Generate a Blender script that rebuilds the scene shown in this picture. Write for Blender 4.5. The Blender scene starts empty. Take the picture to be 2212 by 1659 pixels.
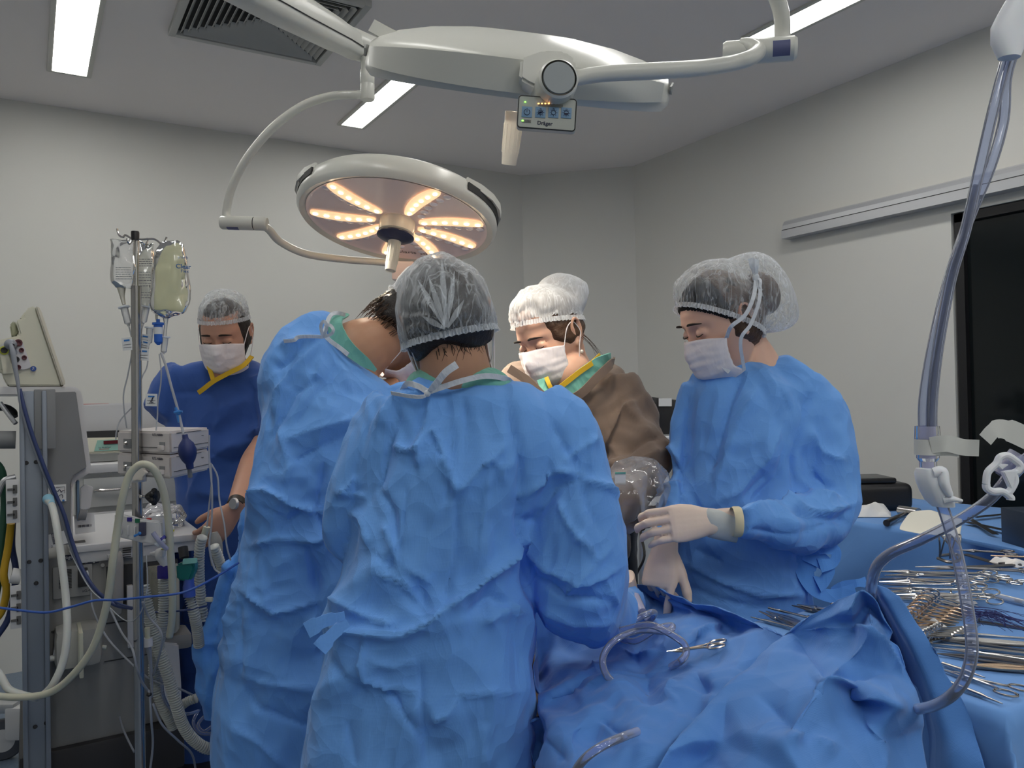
import bpy, bmesh, math, random
import numpy as np
from mathutils import Vector, Matrix
random.seed(7); NR = np.random.RandomState(5)
S = bpy.context.scene
COL = S.collection
# ---------------------------------------------------------------- camera
FPX = 1720.0
_y = math.radians(31.3); _p = .013; _r = .02
DF = np.array([math.sin(_y), math.cos(_y), 0]); DR = np.array([math.cos(_y), -math.sin(_y), 0]); DU = np.array([0, 0, 1.])
CF = DF*math.cos(_p)+DU*math.sin(_p); _cu = DU*math.cos(_p)-DF*math.sin(_p)
CR = DR*math.cos(_r)-_cu*math.sin(_r); CU = _cu*math.cos(_r)+DR*math.sin(_r)
CAM = np.array([0, 0, 1.42])
cd = bpy.data.cameras.new('camera'); co = bpy.data.objects.new('camera', cd); COL.objects.link(co)
cd.sensor_width = 36; cd.sensor_fit = 'HORIZONTAL'; cd.lens = 36*FPX/2212; cd.clip_start = .05
m = Matrix.Identity(4)
for i in range(3):
    m[i][0], m[i][1], m[i][2], m[i][3] = CR[i], CU[i], -CF[i], CAM[i]
co.matrix_world = m
S.camera = co
# ---------------------------------------------------------------- world, exposure
w = bpy.data.worlds.new('world'); S.world = w; w.use_nodes = True
w.node_tree.nodes['Background'].inputs[0].default_value = (.8, .85, .9, 1)
w.node_tree.nodes['Background'].inputs[1].default_value = 0.02
S.view_settings.view_transform = 'Standard'; S.view_settings.look = 'None'
S.view_settings.gamma = 1; S.view_settings.use_curve_mapping = False
S.view_settings.exposure = EXPO = 0.08
S.cycles.max_bounces = 12; S.cycles.transparent_max_bounces = 24; S.cycles.diffuse_bounces = 8
S.cycles.glossy_bounces = 4; S.cycles.transmission_bounces = 8
S.cycles.caustics_reflective = False; S.cycles.caustics_refractive = False
S.cycles.use_denoising = True
CEIL = 3.05; WY = 5.0; WX = 3.75
E_TROF = 16.0
# ---------------------------------------------------------------- pixels to points
def ray(px, py): return CF+CR*((px-1106)/FPX)+CU*((829.5-py)/FPX)
def W(px, py, d): return CAM+ray(px, py)*d
def onz(px, py, z): v = ray(px, py); return CAM+v*((z-CAM[2])/v[2])
def onx(px, py, x): v = ray(px, py); return CAM+v*(x/v[0])
def ony(px, py, y): v = ray(px, py); return CAM+v*(y/v[1])
def proj(P):
    q = np.asarray(P)-CAM; d = q@CF
    return 1106+FPX*(q@CR)/d, 829.5-FPX*(q@CU)/d, d
def n_(v): v = np.asarray(v, float); return v/np.linalg.norm(v)
def A(*a): return np.array(a, float)
# ---------------------------------------------------------------- materials
MATS = {}
def mat(name, col=(.5, .5, .5), rough=.5, metal=0, bump=0, bscale=60, spec=.5, trans=0, ior=1.45, emit=0, ecol=None, sheen=0, coat=0, alpha=1, var=0, vscale=4, bdist=.002, sss=0):
    if name in MATS: return MATS[name]
    m = bpy.data.materials.new(name); m.use_nodes = True; nt = m.node_tree; b = nt.nodes['Principled BSDF']
    b.inputs['Base Color'].default_value = (*col, 1); b.inputs['Roughness'].default_value = rough
    b.inputs['Metallic'].default_value = metal; b.inputs['Specular IOR Level'].default_value = spec
    b.inputs['Transmission Weight'].default_value = trans; b.inputs['IOR'].default_value = ior
    b.inputs['Coat Weight'].default_value = coat; b.inputs['Alpha'].default_value = alpha
    if sheen: b.inputs['Sheen Weight'].default_value = sheen
    if sss:
        b.inputs['Subsurface Weight'].default_value = sss; b.inputs['Subsurface Radius'].default_value = (.012, .004, .002); b.inputs['Subsurface Scale'].default_value = 1
    if emit:
        b.inputs['Emission Color'].default_value = (*(ecol or col), 1); b.inputs['Emission Strength'].default_value = emit
    tc = nt.nodes.new('ShaderNodeTexCoord')
    if var:
        n = nt.nodes.new('ShaderNodeTexNoise'); n.inputs['Scale'].default_value = vscale; n.inputs['Detail'].default_value = 5
        nt.links.new(tc.outputs['Object'], n.inputs['Vector'])
        mx = nt.nodes.new('ShaderNodeMix'); mx.data_type = 'RGBA'
        mx.inputs['A'].default_value = (*[c*(1-var) for c in col], 1); mx.inputs['B'].default_value = (*[min(1, c*(1+var)) for c in col], 1)
        nt.links.new(n.outputs['Fac'], mx.inputs['Factor']); nt.links.new(mx.outputs['Result'], b.inputs['Base Color'])
    if bump:
        n = nt.nodes.new('ShaderNodeTexNoise'); n.inputs['Scale'].default_value = bscale; n.inputs['Detail'].default_value = 4
        nt.links.new(tc.outputs['Object'], n.inputs['Vector'])
        bp = nt.nodes.new('ShaderNodeBump'); bp.inputs['Strength'].default_value = bump; bp.inputs['Distance'].default_value = bdist
        nt.links.new(n.outputs['Fac'], bp.inputs['Height']); nt.links.new(bp.outputs['Normal'], b.inputs['Normal'])
    MATS[name] = m; return m
def cloth_mat(name, col, rough=.75, dots=True, crumple=.5, cscale=9, thin=.10, var=.06, dscale=520):
    """non-woven fabric: embossed dots, faceted crumples, a little light through it"""
    if name in MATS: return MATS[name]
    m = bpy.data.materials.new(name); m.use_nodes = True; nt = m.node_tree; N = nt.nodes; L = nt.links; b = N['Principled BSDF']
    b.inputs['Roughness'].default_value = rough; b.inputs['Specular IOR Level'].default_value = .35
    b.inputs['Sheen Weight'].default_value = .15
    tc = N.new('ShaderNodeTexCoord')
    n = N.new('ShaderNodeTexNoise'); n.inputs['Scale'].default_value = 5; n.inputs['Detail'].default_value = 6
    L.new(tc.outputs['Object'], n.inputs['Vector'])
    mx = N.new('ShaderNodeMix'); mx.data_type = 'RGBA'
    mx.inputs['A'].default_value = (*[c*(1-var) for c in col], 1); mx.inputs['B'].default_value = (*[min(1, c*(1+var)) for c in col], 1)
    L.new(n.outputs['Fac'], mx.inputs['Factor']); L.new(mx.outputs['Result'], b.inputs['Base Color'])
    # crumples: distance to voronoi edges under a warped coordinate
    nz = N.new('ShaderNodeTexNoise'); nz.inputs['Scale'].default_value = 3; L.new(tc.outputs['Object'], nz.inputs['Vector'])
    va = N.new('ShaderNodeVectorMath'); va.operation = 'MULTIPLY_ADD'; va.inputs[1].default_value = (.25, .25, .25)
    L.new(nz.outputs['Color'], va.inputs[0]); L.new(tc.outputs['Object'], va.inputs[2])
    v = N.new('ShaderNodeTexVoronoi'); v.feature = 'F1'; v.distance = 'EUCLIDEAN'; v.inputs['Scale'].default_value = cscale; v.inputs['Randomness'].default_value = 1
    mp = N.new('ShaderNodeMapping'); mp.inputs['Scale'].default_value = (1, 1, .6); L.new(va.outputs[0], mp.inputs['Vector']); L.new(mp.outputs[0], v.inputs['Vector'])
    v2 = N.new('ShaderNodeTexVoronoi'); v2.inputs['Scale'].default_value = cscale*2.7; L.new(mp.outputs[0], v2.inputs['Vector'])
    ad = N.new('ShaderNodeMath'); ad.operation = 'MULTIPLY_ADD'; ad.inputs[1].default_value = .28; L.new(v2.outputs['Distance'], ad.inputs[0]); L.new(v.outputs['Distance'], ad.inputs[2])
    b1 = N.new('ShaderNodeBump'); b1.inputs['Strength'].default_value = crumple; b1.inputs['Distance'].default_value = .055
    L.new(ad.outputs[0], b1.inputs['Height'])
    last = b1
    if dots:
        d = N.new('ShaderNodeTexVoronoi'); d.inputs['Scale'].default_value = dscale; d.inputs['Randomness'].default_value = .15
        L.new(tc.outputs['Object'], d.inputs['Vector'])
        b2 = N.new('ShaderNodeBump'); b2.inputs['Strength'].default_value = .35; b2.inputs['Distance'].default_value = .0006
        L.new(d.outputs['Distance'], b2.inputs['Height']); L.new(b1.outputs['Normal'], b2.inputs['Normal']); last = b2
    L.new(last.outputs['Normal'], b.inputs['Normal'])
    if thin:
        t = N.new('ShaderNodeBsdfTranslucent'); L.new(mx.outputs['Result'], t.inputs['Color']); L.new(last.outputs['Normal'], t.inputs['Normal'])
        ms = N.new('ShaderNodeMixShader'); ms.inputs[0].default_value = thin
        L.new(b.outputs[0], ms.inputs[1]); L.new(t.outputs[0], ms.inputs[2]); L.new(ms.outputs[0], N['Material Output'].inputs[0])
    MATS[name] = m; return m
def cap_mat(name, dens=.5, col=(.82, .86, .9), scale=40):
    """see-through non-woven cap: strands and pleats denser than the gaps"""
    if name in MATS: return MATS[name]
    m = bpy.data.materials.new(name); m.use_nodes = True; nt = m.node_tree; N = nt.nodes; L = nt.links
    b = N['Principled BSDF']; b.inputs['Base Color'].default_value = (*col, 1); b.inputs['Roughness'].default_value = .8
    tc = N.new('ShaderNodeTexCoord')
    n = N.new('ShaderNodeTexNoise'); n.inputs['Scale'].default_value = scale; n.inputs['Detail'].default_value = 8; n.inputs['Roughness'].default_value = .75
    mp = N.new('ShaderNodeMapping'); mp.inputs['Scale'].default_value = (1.6, 1.6, .35); L.new(tc.outputs['Object'], mp.inputs['Vector']); L.new(mp.outputs[0], n.inputs['Vector'])
    vo = N.new('ShaderNodeTexNoise'); vo.inputs['Scale'].default_value = scale*.42; vo.inputs['Detail'].default_value = 3; vo.inputs['Distortion'].default_value = 1.2; L.new(mp.outputs[0], vo.inputs['Vector'])
    sb = N.new('ShaderNodeMath'); sb.operation = 'SUBTRACT'; sb.inputs[1].default_value = .5; L.new(vo.outputs['Fac'], sb.inputs[0])
    ab = N.new('ShaderNodeMath'); ab.operation = 'ABSOLUTE'; L.new(sb.outputs[0], ab.inputs[0])
    mr = N.new('ShaderNodeMapRange'); mr.inputs[1].default_value = 0; mr.inputs[2].default_value = .035; mr.inputs[3].default_value = .38; mr.inputs[4].default_value = 0
    L.new(ab.outputs[0], mr.inputs[0])
    m2 = N.new('ShaderNodeMapRange'); m2.inputs[1].default_value = .35; m2.inputs[2].default_value = .75; m2.inputs[3].default_value = dens-.2; m2.inputs[4].default_value = dens+.25
    L.new(n.outputs['Fac'], m2.inputs[0])
    lw = N.new('ShaderNodeLayerWeight'); lw.inputs[0].default_value = .35
    a1 = N.new('ShaderNodeMath'); a1.operation = 'ADD'; L.new(mr.outputs[0], a1.inputs[0]); L.new(m2.outputs[0], a1.inputs[1])
    a2 = N.new('ShaderNodeMath'); a2.operation = 'MULTIPLY_ADD'; a2.use_clamp = True; a2.inputs[1].default_value = .55; L.new(lw.outputs['Facing'], a2.inputs[0]); L.new(a1.outputs[0], a2.inputs[2])
    bp = N.new('ShaderNodeBump'); bp.inputs['Strength'].default_value = .5; bp.inputs['Distance'].default_value = .004
    L.new(n.outputs['Fac'], bp.inputs['Height']); L.new(bp.outputs[0], b.inputs['Normal'])
    t = N.new('ShaderNodeBsdfTranslucent'); t.inputs[0].default_value = (*col, 1)
    mm = N.new('ShaderNodeMixShader'); mm.inputs[0].default_value = .35; L.new(b.outputs[0], mm.inputs[1]); L.new(t.outputs[0], mm.inputs[2])
    tr = N.new('ShaderNodeBsdfTransparent'); ms = N.new('ShaderNodeMixShader')
    L.new(a2.outputs[0], ms.inputs[0]); L.new(tr.outputs[0], ms.inputs[1]); L.new(mm.outputs[0], ms.inputs[2]); L.new(ms.outputs[0], N['Material Output'].inputs[0])
    MATS[name] = m; return m
def film_mat(name, col=(.9, .92, 1), dens=.16, rough=.12, edge=.8, scale=20, tint=(1, 1, 1)):
    """clear plastic: mostly transparent, glossy, denser at grazing angles"""
    if name in MATS: return MATS[name]
    m = bpy.data.materials.new(name); m.use_nodes = True; nt = m.node_tree; N = nt.nodes; L = nt.links
    b = N['Principled BSDF']; b.inputs['Base Color'].default_value = (*col, 1); b.inputs['Roughness'].default_value = rough; b.inputs['Specular IOR Level'].default_value = .9
    lw = N.new('ShaderNodeLayerWeight'); lw.inputs[0].default_value = .45
    a = N.new('ShaderNodeMath'); a.operation = 'MULTIPLY_ADD'; a.use_clamp = True; a.inputs[1].default_value = edge; a.inputs[2].default_value = dens
    L.new(lw.outputs['Facing'], a.inputs[0])
    tr = N.new('ShaderNodeBsdfTransparent'); tr.inputs[0].default_value = (*tint, 1)
    ms = N.new('ShaderNodeMixShader'); L.new(a.outputs[0], ms.inputs[0]); L.new(tr.outputs[0], ms.inputs[1]); L.new(b.outputs[0], ms.inputs[2]); L.new(ms.outputs[0], N['Material Output'].inputs[0])
    gl = N.new('ShaderNodeBsdfGlossy'); gl.inputs['Roughness'].default_value = .06; fr = N.new('ShaderNodeFresnel'); fr.inputs[0].default_value = 1.45
    m3 = N.new('ShaderNodeMixShader'); L.new(fr.outputs[0], m3.inputs[0]); L.new(ms.outputs[0], m3.inputs[1]); L.new(gl.outputs[0], m3.inputs[2]); L.new(m3.outputs[0], N['Material Output'].inputs[0])
    MATS[name] = m; return m
# ---------------------------------------------------------------- mesh building
ORG = {}
class G:
    """collects vertices and faces in world space"""
    def __init__(s): s.v = []; s.f = []; s.n = 0
    def add(s, V, Fc):
        V = np.asarray(V, float); s.v.append(V); s.f += [tuple(i+s.n for i in f) for f in Fc]; s.n += len(V); return s
    def box(s, c, sz, R=None, bev=0, seg=2):
        bm = bmesh.new(); bmesh.ops.create_cube(bm, size=1)
        for v in bm.verts: v.co = Vector((v.co.x*sz[0], v.co.y*sz[1], v.co.z*sz[2]))
        if bev: bmesh.ops.bevel(bm, geom=bm.edges[:], offset=min(bev, min(sz)*.49), segments=seg, affect='EDGES', profile=.6)
        return s.bm(bm, c, R)
    def bm(s, bm, c=(0, 0, 0), R=None):
        bm.verts.index_update(); V = np.array([v.co[:] for v in bm.verts]); Fc = [tuple(v.index for v in f.verts) for f in bm.faces]; bm.free()
        if R is not None: V = V@np.asarray(R).T
        return s.add(V+np.asarray(c, float), Fc)
    def prism(s, pts, c, ax, ay, az, h, bev=0):
        """outline pts (2D) in axes ax, ay extruded +-h/2 along az"""
        bm = bmesh.new(); vs = [bm.verts.new((p[0], p[1], -h/2)) for p in pts]; f = bm.faces.new(vs)
        r = bmesh.ops.extrude_face_region(bm, geom=[f]); bmesh.ops.translate(bm, vec=(0, 0, h), verts=[g for g in r['geom'] if isinstance(g, bmesh.types.BMVert)])
        bmesh.ops.recalc_face_normals(bm, faces=bm.faces[:])
        if bev: bmesh.ops.bevel(bm, geom=bm.edges[:], offset=bev, segments=2, affect='EDGES', clamp_overlap=True)
        return s.bm(bm, c, np.stack([ax, ay, az], 1))
    def tube(s, P, r, seg=12, smooth=0, caps=True, sub=6):
        P = np.array(P, float)
        r = np.full(len(P), r, float) if np.isscalar(r) else np.array(r, float)
        if smooth: P, r = spline(P, r, sub)
        n = len(P); T = np.gradient(P, axis=0); T /= np.linalg.norm(T, axis=1)[:, None]+1e-12
        up = A(0, 0, 1) if abs(T[0][2]) < .9 else A(1, 0, 0)
        U = np.cross(T[0], up); U /= np.linalg.norm(U); V = []
        a = np.linspace(0, 2*np.pi, seg, endpoint=False)
        for i in range(n):
            U = U-T[i]*(U@T[i]); U /= np.linalg.norm(U)+1e-12; B = np.cross(T[i], U)
            V.append(P[i]+r[i]*(np.cos(a)[:, None]*U+np.sin(a)[:, None]*B))
        Fc = [(i*seg+j, i*seg+(j+1) % seg, (i+1)*seg+(j+1) % seg, (i+1)*seg+j) for i in range(n-1) for j in range(seg)]
        if caps: Fc += [tuple(range(seg))[::-1], tuple(range((n-1)*seg, n*seg))]
        return s.add(np.concatenate(V), Fc)
    def lathe(s, prof, c, axis=(0, 0, 1), seg=28, a0=0, a1=2*math.pi, sx=1, sy=1, xdir=None):
        """prof: (radius, height) along axis from c"""
        z = n_(axis); x = n_(np.cross(z, A(1, 0, 0) if abs(z[0]) < .8 else A(0, 1, 0))) if xdir is None else n_(xdir); y = np.cross(z, x)
        full = abs(a1-a0-2*math.pi) < 1e-6
        a = np.linspace(a0, a1, seg, endpoint=not full); V = []
        for (r, h) in prof: V.append(np.asarray(c)+h*z+max(r, 1e-5)*(np.cos(a)[:, None]*x*sx+np.sin(a)[:, None]*y*sy))
        m = len(prof); k = seg if full else seg-1
        Fc = [(i*seg+j, i*seg+(j+1) % seg, (i+1)*seg+(j+1) % seg, (i+1)*seg+j) for i in range(m-1) for j in range(k)]
        return s.add(np.concatenate(V), Fc)
    def ell(s, c, R, X=None, nu=24, nv=14):
        """ellipsoid radii R in axes X (columns)"""
        t = np.linspace(0, 2*np.pi, nu, endpoint=False); p = np.linspace(0, np.pi, nv+2)[1:-1]
        V = [[0, 0, 1]]+[[math.sin(b)*math.cos(a), math.sin(b)*math.sin(a), math.cos(b)] for b in p for a in t]+[[0, 0, -1]]
        V = np.array(V)*np.asarray(R, float)
        if X is not None: V = V@np.asarray(X).T
        Fc = [(0, 1+j, 1+(j+1) % nu) for j in range(nu)]
        for i in range(nv-1): Fc += [(1+i*nu+j, 1+(i+1)*nu+j, 1+(i+1)*nu+(j+1) % nu, 1+i*nu+(j+1) % nu) for j in range(nu)]
        e = 1+nv*nu; Fc += [(e, 1+(nv-1)*nu+(j+1) % nu, 1+(nv-1)*nu+j) for j in range(nu)]
        return s.add(V+np.asarray(c), Fc)
    def loft(s, rings, caps=True, closed=True):
        m = len(rings); k = len(rings[0])
        Fc = [(i*k+j, i*k+(j+1) % k, (i+1)*k+(j+1) % k, (i+1)*k+j) for i in range(m-1) for j in range(k if closed else k-1)]
        if caps: Fc += [tuple(range(k))[::-1], tuple(range((m-1)*k, m*k))]
        return s.add(np.concatenate([np.asarray(r) for r in rings]), Fc)
    def strip(s, P, wid, nrm, th=.0012):
        """flat ribbon along P, width dir = cross(T, nrm)"""
        P = np.array(P, float); n = len(P); T = np.gradient(P, axis=0); T /= np.linalg.norm(T, axis=1)[:, None]
        nrm = np.broadcast_to(np.asarray(nrm, float), P.shape); B = np.cross(T, nrm); B /= np.linalg.norm(B, axis=1)[:, None]; Nn = np.cross(B, T)
        wid = np.full(n, wid) if np.isscalar(wid) else np.asarray(wid); h = wid[:, None]/2
        R = np.stack([P-B*h-Nn*th/2, P+B*h-Nn*th/2, P+B*h+Nn*th/2, P-B*h+Nn*th/2], 1)
        return s.loft(list(R))
    def arr(s): return np.concatenate(s.v), s.f
def spline(P, r=None, sub=6):
    P = np.array(P, float); Q = np.vstack([2*P[0]-P[1], P, 2*P[-1]-P[-2]]); t = np.linspace(0, 1, sub, endpoint=False)[:, None]
    out = [.5*((2*Q[i])+(-Q[i-1]+Q[i+1])*t+(2*Q[i-1]-5*Q[i]+4*Q[i+1]-Q[i+2])*t*t+(-Q[i-1]+3*Q[i]-3*Q[i+1]+Q[i+2])*t**3) for i in range(1, len(P))]
    O = np.vstack(out+[P[-1:]])
    if r is None: return O
    return O, np.interp(np.linspace(0, len(P)-1, len(O)), range(len(P)), r)
def origin_of(o): return ORG.get(o.name, A(0, 0, 0))
def mk(name, g, m, parent=None, smooth=True, label=None, cat=None, group=None, kind=None, auto=35, at=None):
    V, Fc = g.arr() if isinstance(g, G) else g
    me = bpy.data.meshes.new(name); o = bpy.data.objects.new(name, me); COL.objects.link(o)
    if parent is not None: org = origin_of(parent); o.parent = parent
    else:
        org = A((V[:, 0].min()+V[:, 0].max())/2, (V[:, 1].min()+V[:, 1].max())/2, V[:, 2].min()) if at is None else np.asarray(at, float)
        o.location = org
    ORG[o.name] = org
    me.from_pydata((V-org).tolist(), [], [list(f) for f in Fc]); me.update()
    if smooth:
        me.polygons.foreach_set('use_smooth', [True]*len(me.polygons))
        if auto: 
            try: me.set_sharp_from_angle(angle=math.radians(auto))
            except Exception: pass
    for mm in (m if isinstance(m, (list, tuple)) else [m]): me.materials.append(mm)
    tag(o, label, cat, group, kind); return o
def tag(o, label=None, cat=None, group=None, kind=None):
    for k, v in (('label', label), ('category', cat), ('group', group), ('kind', kind)):
        if v: o[k] = v
    return o
def thing(name, loc, label, cat, group=None):
    o = bpy.data.objects.new(name, None); COL.objects.link(o); o.location = loc; o.empty_display_size = .05
    ORG[o.name] = np.asarray(loc, float); return tag(o, label, cat, group)
def struct(name, g, m, parent=None, **k):
    return mk(name, g, m, parent, kind=None if parent is not None else 'structure', **k)
def copy_tree(o, parent=None):
    c = o.copy(); COL.objects.link(c); ORG[c.name] = origin_of(o)
    if parent is not None: c.parent = parent
    for ch in [x for x in bpy.data.objects if x.parent == o]: copy_tree(ch, c)
    return c
def text(s, name, c, ax, ay, size, m, parent, th=.0004, bold=0, italic=0):
    """lettering as a mesh lying in the plane of ax, ay, centred on c"""
    cu = bpy.data.curves.new('t', 'FONT'); cu.body = s; cu.size = size; cu.align_x = 'CENTER'; cu.align_y = 'CENTER'; cu.extrude = th/2; cu.offset = bold; cu.shear = italic; cu.resolution_u = 3
    o = bpy.data.objects.new('t', cu); COL.objects.link(o); dg = bpy.context.evaluated_depsgraph_get(); me = bpy.data.meshes.new_from_object(o.evaluated_get(dg))
    V = np.array([v.co[:] for v in me.vertices]) if len(me.vertices) else np.zeros((0, 3)); Fc = [tuple(p.vertices) for p in me.polygons]
    bpy.data.objects.remove(o); bpy.data.meshes.remove(me)
    ax = n_(ax); ay = n_(ay); az = np.cross(ax, ay)
    return mk(name, (V@np.stack([ax, ay, az], 1).T+np.asarray(c), Fc), m, parent, smooth=False)
def remesh(g, vox, smooth=2, fac=.5):
    """one continuous surface around everything in g"""
    V, Fc = g.arr() if isinstance(g, G) else g
    me = bpy.data.meshes.new('r'); me.from_pydata(V.tolist(), [], [list(f) for f in Fc]); me.update()
    o = bpy.data.objects.new('r', me); COL.objects.link(o)
    md = o.modifiers.new('r', 'REMESH'); md.mode = 'VOXEL'; md.voxel_size = vox
    if smooth: sm = o.modifiers.new('s', 'SMOOTH'); sm.iterations = smooth; sm.factor = fac
    dg = bpy.context.evaluated_depsgraph_get(); dg.update(); e = bpy.data.meshes.new_from_object(o.evaluated_get(dg))
    n = len(e.vertices); V = np.empty(n*3); e.vertices.foreach_get('co', V); Fc = [tuple(p.vertices) for p in e.polygons]
    bpy.data.objects.remove(o); bpy.data.meshes.remove(me); bpy.data.meshes.remove(e)
    return V.reshape(-1, 3), Fc
def normals(V, Fc):
    N = np.zeros_like(V); q = np.array([f for f in Fc if len(f) == 4], int).reshape(-1, 4); t = np.array([f for f in Fc if len(f) == 3], int).reshape(-1, 3)
    for K in (q, t):
        if len(K):
            a = np.cross(V[K[:, 2]]-V[K[:, 0]], V[K[:, -1]]-V[K[:, 1]]) if K.shape[1] == 4 else np.cross(V[K[:, 1]]-V[K[:, 0]], V[K[:, 2]]-V[K[:, 0]])
            for j in range(K.shape[1]): np.add.at(N, K[:, j], a)
    return N/(np.linalg.norm(N, axis=1)[:, None]+1e-12)
def vnoise(P, sc, seed=0):
    """smooth value noise in -1..1"""
    P = np.asarray(P)*sc+seed*17.13+100; i = np.floor(P).astype(np.int64); f = P-i; f = f*f*(3-2*f)
    def h(a): 
        x = (a[:, 0]*374761393+a[:, 1]*668265263+a[:, 2]*2147483647+seed*974634777) & 0x7fffffff
        x = ((x ^ (x >> 13))*1274126177) & 0x7fffffff; return ((x ^ (x >> 16)) & 0xffff)/32767.5-1
    r = 0
    for dx in (0, 1):
        for dy in (0, 1):
            for dz in (0, 1):
                wgt = (f[:, 0] if dx else 1-f[:, 0])*(f[:, 1] if dy else 1-f[:, 1])*(f[:, 2] if dz else 1-f[:, 2])
                r = r+wgt*h(i+A(dx, dy, dz).astype(np.int64))
    return r
def crumple(P, amp, lam, seed=0, n=5):
    """crisp crossing creases: folded triangle waves under a slow warp, fading in and out"""
    rs = np.random.RandomState(seed); h = 0
    Wp = np.stack([vnoise(P, 1.7/lam*.25, seed+k) for k in range(3)], 1)*lam*.9
    for k in range(n):
        d = n_(rs.normal(size=3)); L = lam*rs.uniform(.6, 1.5); t = ((P+Wp)@d)/L+rs.uniform()
        tri = np.abs((t % 1)-.5)*2
        h = h+(tri**1.15-.48)*L/lam*np.clip(vnoise(P, 1.2/lam*.5, seed+20+k)+.35, 0, 1)
    return h*amp
def strokes(V, N, ST, front=True):
    """hand-placed creases: each (points in the photo's frame, amplitude m, width px, sharpness)"""
    x, y, d = proj(V); h = np.zeros(len(V)); face = (N@(-CF) > -.15) if front else np.ones(len(V), bool)
    for st in ST:
        pts, amp, wd = st[:3]; side = st[3] if len(st) > 3 else 0
        best = np.full(len(V), 1e9); sg = np.zeros(len(V)); tt = np.zeros(len(V)); n = len(pts)-1
        for i in range(n):
            a = A(*pts[i][:2]); b = A(*pts[i+1][:2]); e = b-a; L = np.linalg.norm(e); u = ((x-a[0])*e[0]+(y-a[1])*e[1])/L**2
            uc = np.clip(u, 0, 1); dx = x-a[0]-uc*e[0]; dy = y-a[1]-uc*e[1]; dd = np.hypot(dx, dy); k = dd < best
            best[k] = dd[k]; sg[k] = np.sign(e[0]*dy-e[1]*dx)[k]; tt[k] = ((i+uc)/n)[k]
        w_ = wd*np.where(sg*side > 0, .35, 1.0) if side else wd
        tap = np.clip(np.minimum(tt, 1-tt)*5+.25, 0, 1)
        h += amp*np.exp(-(best/w_)**.95)*tap*face
    return h
# ================================================================ the setting
M_wall = mat('wall_paint', (.66, .655, .62), .7, bump=.15, bscale=180, bdist=.0005, var=.02, vscale=1.2)
M_ceil = mat('ceiling_paint', (.90, .85, .83), .8, bump=.1, bscale=150, bdist=.0005, var=.02, vscale=1)
M_floor = mat('floor_terrazzo', (.14, .19, .26), .35, var=.35, vscale=90)
M_alu = mat('brushed_aluminium', (.55, .56, .58), .38, metal=.7)
M_frame = mat('fixture_frame', (.62, .61, .56), .4)
M_lit = mat('lit_diffuser', (.9, .92, .85), .5, emit=E_TROF, ecol=(1.0, .985, .94))
M_black = mat('black_plastic', (.012, .012, .014), .4)
M_bglass = mat('black_glass', (.008, .011, .012), .08, spec=.5)
X0, Y0 = -2.7, -2.6
def wall(name, a, b, z0, z1, inward, th=.12, m=M_wall, holes=None):
    a = A(*a, 0); b = A(*b, 0); e = n_(b-a); nn = A(*inward, 0); L = np.linalg.norm(b-a)
    g = G(); g.box((a+b)/2-nn*th/2+A(0, 0, (z0+z1)/2), (L, th, z1-z0), np.stack([e, nn, DU], 1)); return g
struct('floor', G().box((.5, 1.2, -.05), (6.8, 7.8, .1)), M_floor, smooth=False)
struct('ceiling', G().box((.5, 1.2, CEIL+.05), (6.8, 7.8, .1)), M_ceil, smooth=False)
struct('wall_back', wall('', (X0-.1, WY), (3.17, WY), 0, CEIL, (0, -1)), M_wall, smooth=False)
struct('wall_corner', wall('', (3.16, WY), (WX, 4.42), 0, CEIL, n_((-.58, -.59)), th=.1), M_wall, smooth=False)
g = wall('', (WX, 4.43), (WX, 2.13), 0, CEIL, (-1, 0)); gb = wall('', (WX, 2.13), (WX, .7), 2.235, CEIL, (-1, 0)); g.add(*gb.arr()); gb = wall('', (WX, .7), (WX, Y0), 0, CEIL, (-1, 0)); g.add(*gb.arr())
struct('wall_right', g, M_wall, smooth=False)
struct('wall_left', wall('', (X0, Y0), (X0, WY), 0, CEIL, (1, 0)), M_wall, smooth=False)
struct('wall_front', wall('', (X0, Y0), (WX, Y0), 0, CEIL, (0, 1)), M_wall, smooth=False)
# dark sliding door in its opening, and the track cover along the wall
d = struct('door_1', G().box((WX+.05, 1.415, 1.12), (.02, 1.43, 2.22)), M_bglass, smooth=False)
struct('door_frame', G().box((WX+.035, 2.10, 1.12), (.05, .04, 2.22)).box((WX+.035, 1.42, 2.21), (.05, 1.40, .04)), M_black, d, smooth=False)
prof = [(0, 0), (.075, 0), (.075, .045), (.066, .048), (.064, .075), (.05, .098), (.03, .108), (0, .11)]
tr = struct('trim_1', G().prism(prof, (WX, 1.8, 2.275), A(-1, 0, 0), A(0, 0, 1), A(0, 1, 0), 2.52), mat('track_alu', (.5, .51, .53), .3, metal=.35), auto=20)
struct('track_line', G().box((WX-.0745, 1.8, 2.322), (.004, 2.51, .003)), M_black, tr, smooth=False)
# a small mark low on the ceiling edge at the corner
struct('trim_2', G().tube([onx(1344, 352, WX-.004), onx(1338, 385, WX-.004)], .003, 6), M_frame)
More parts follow.
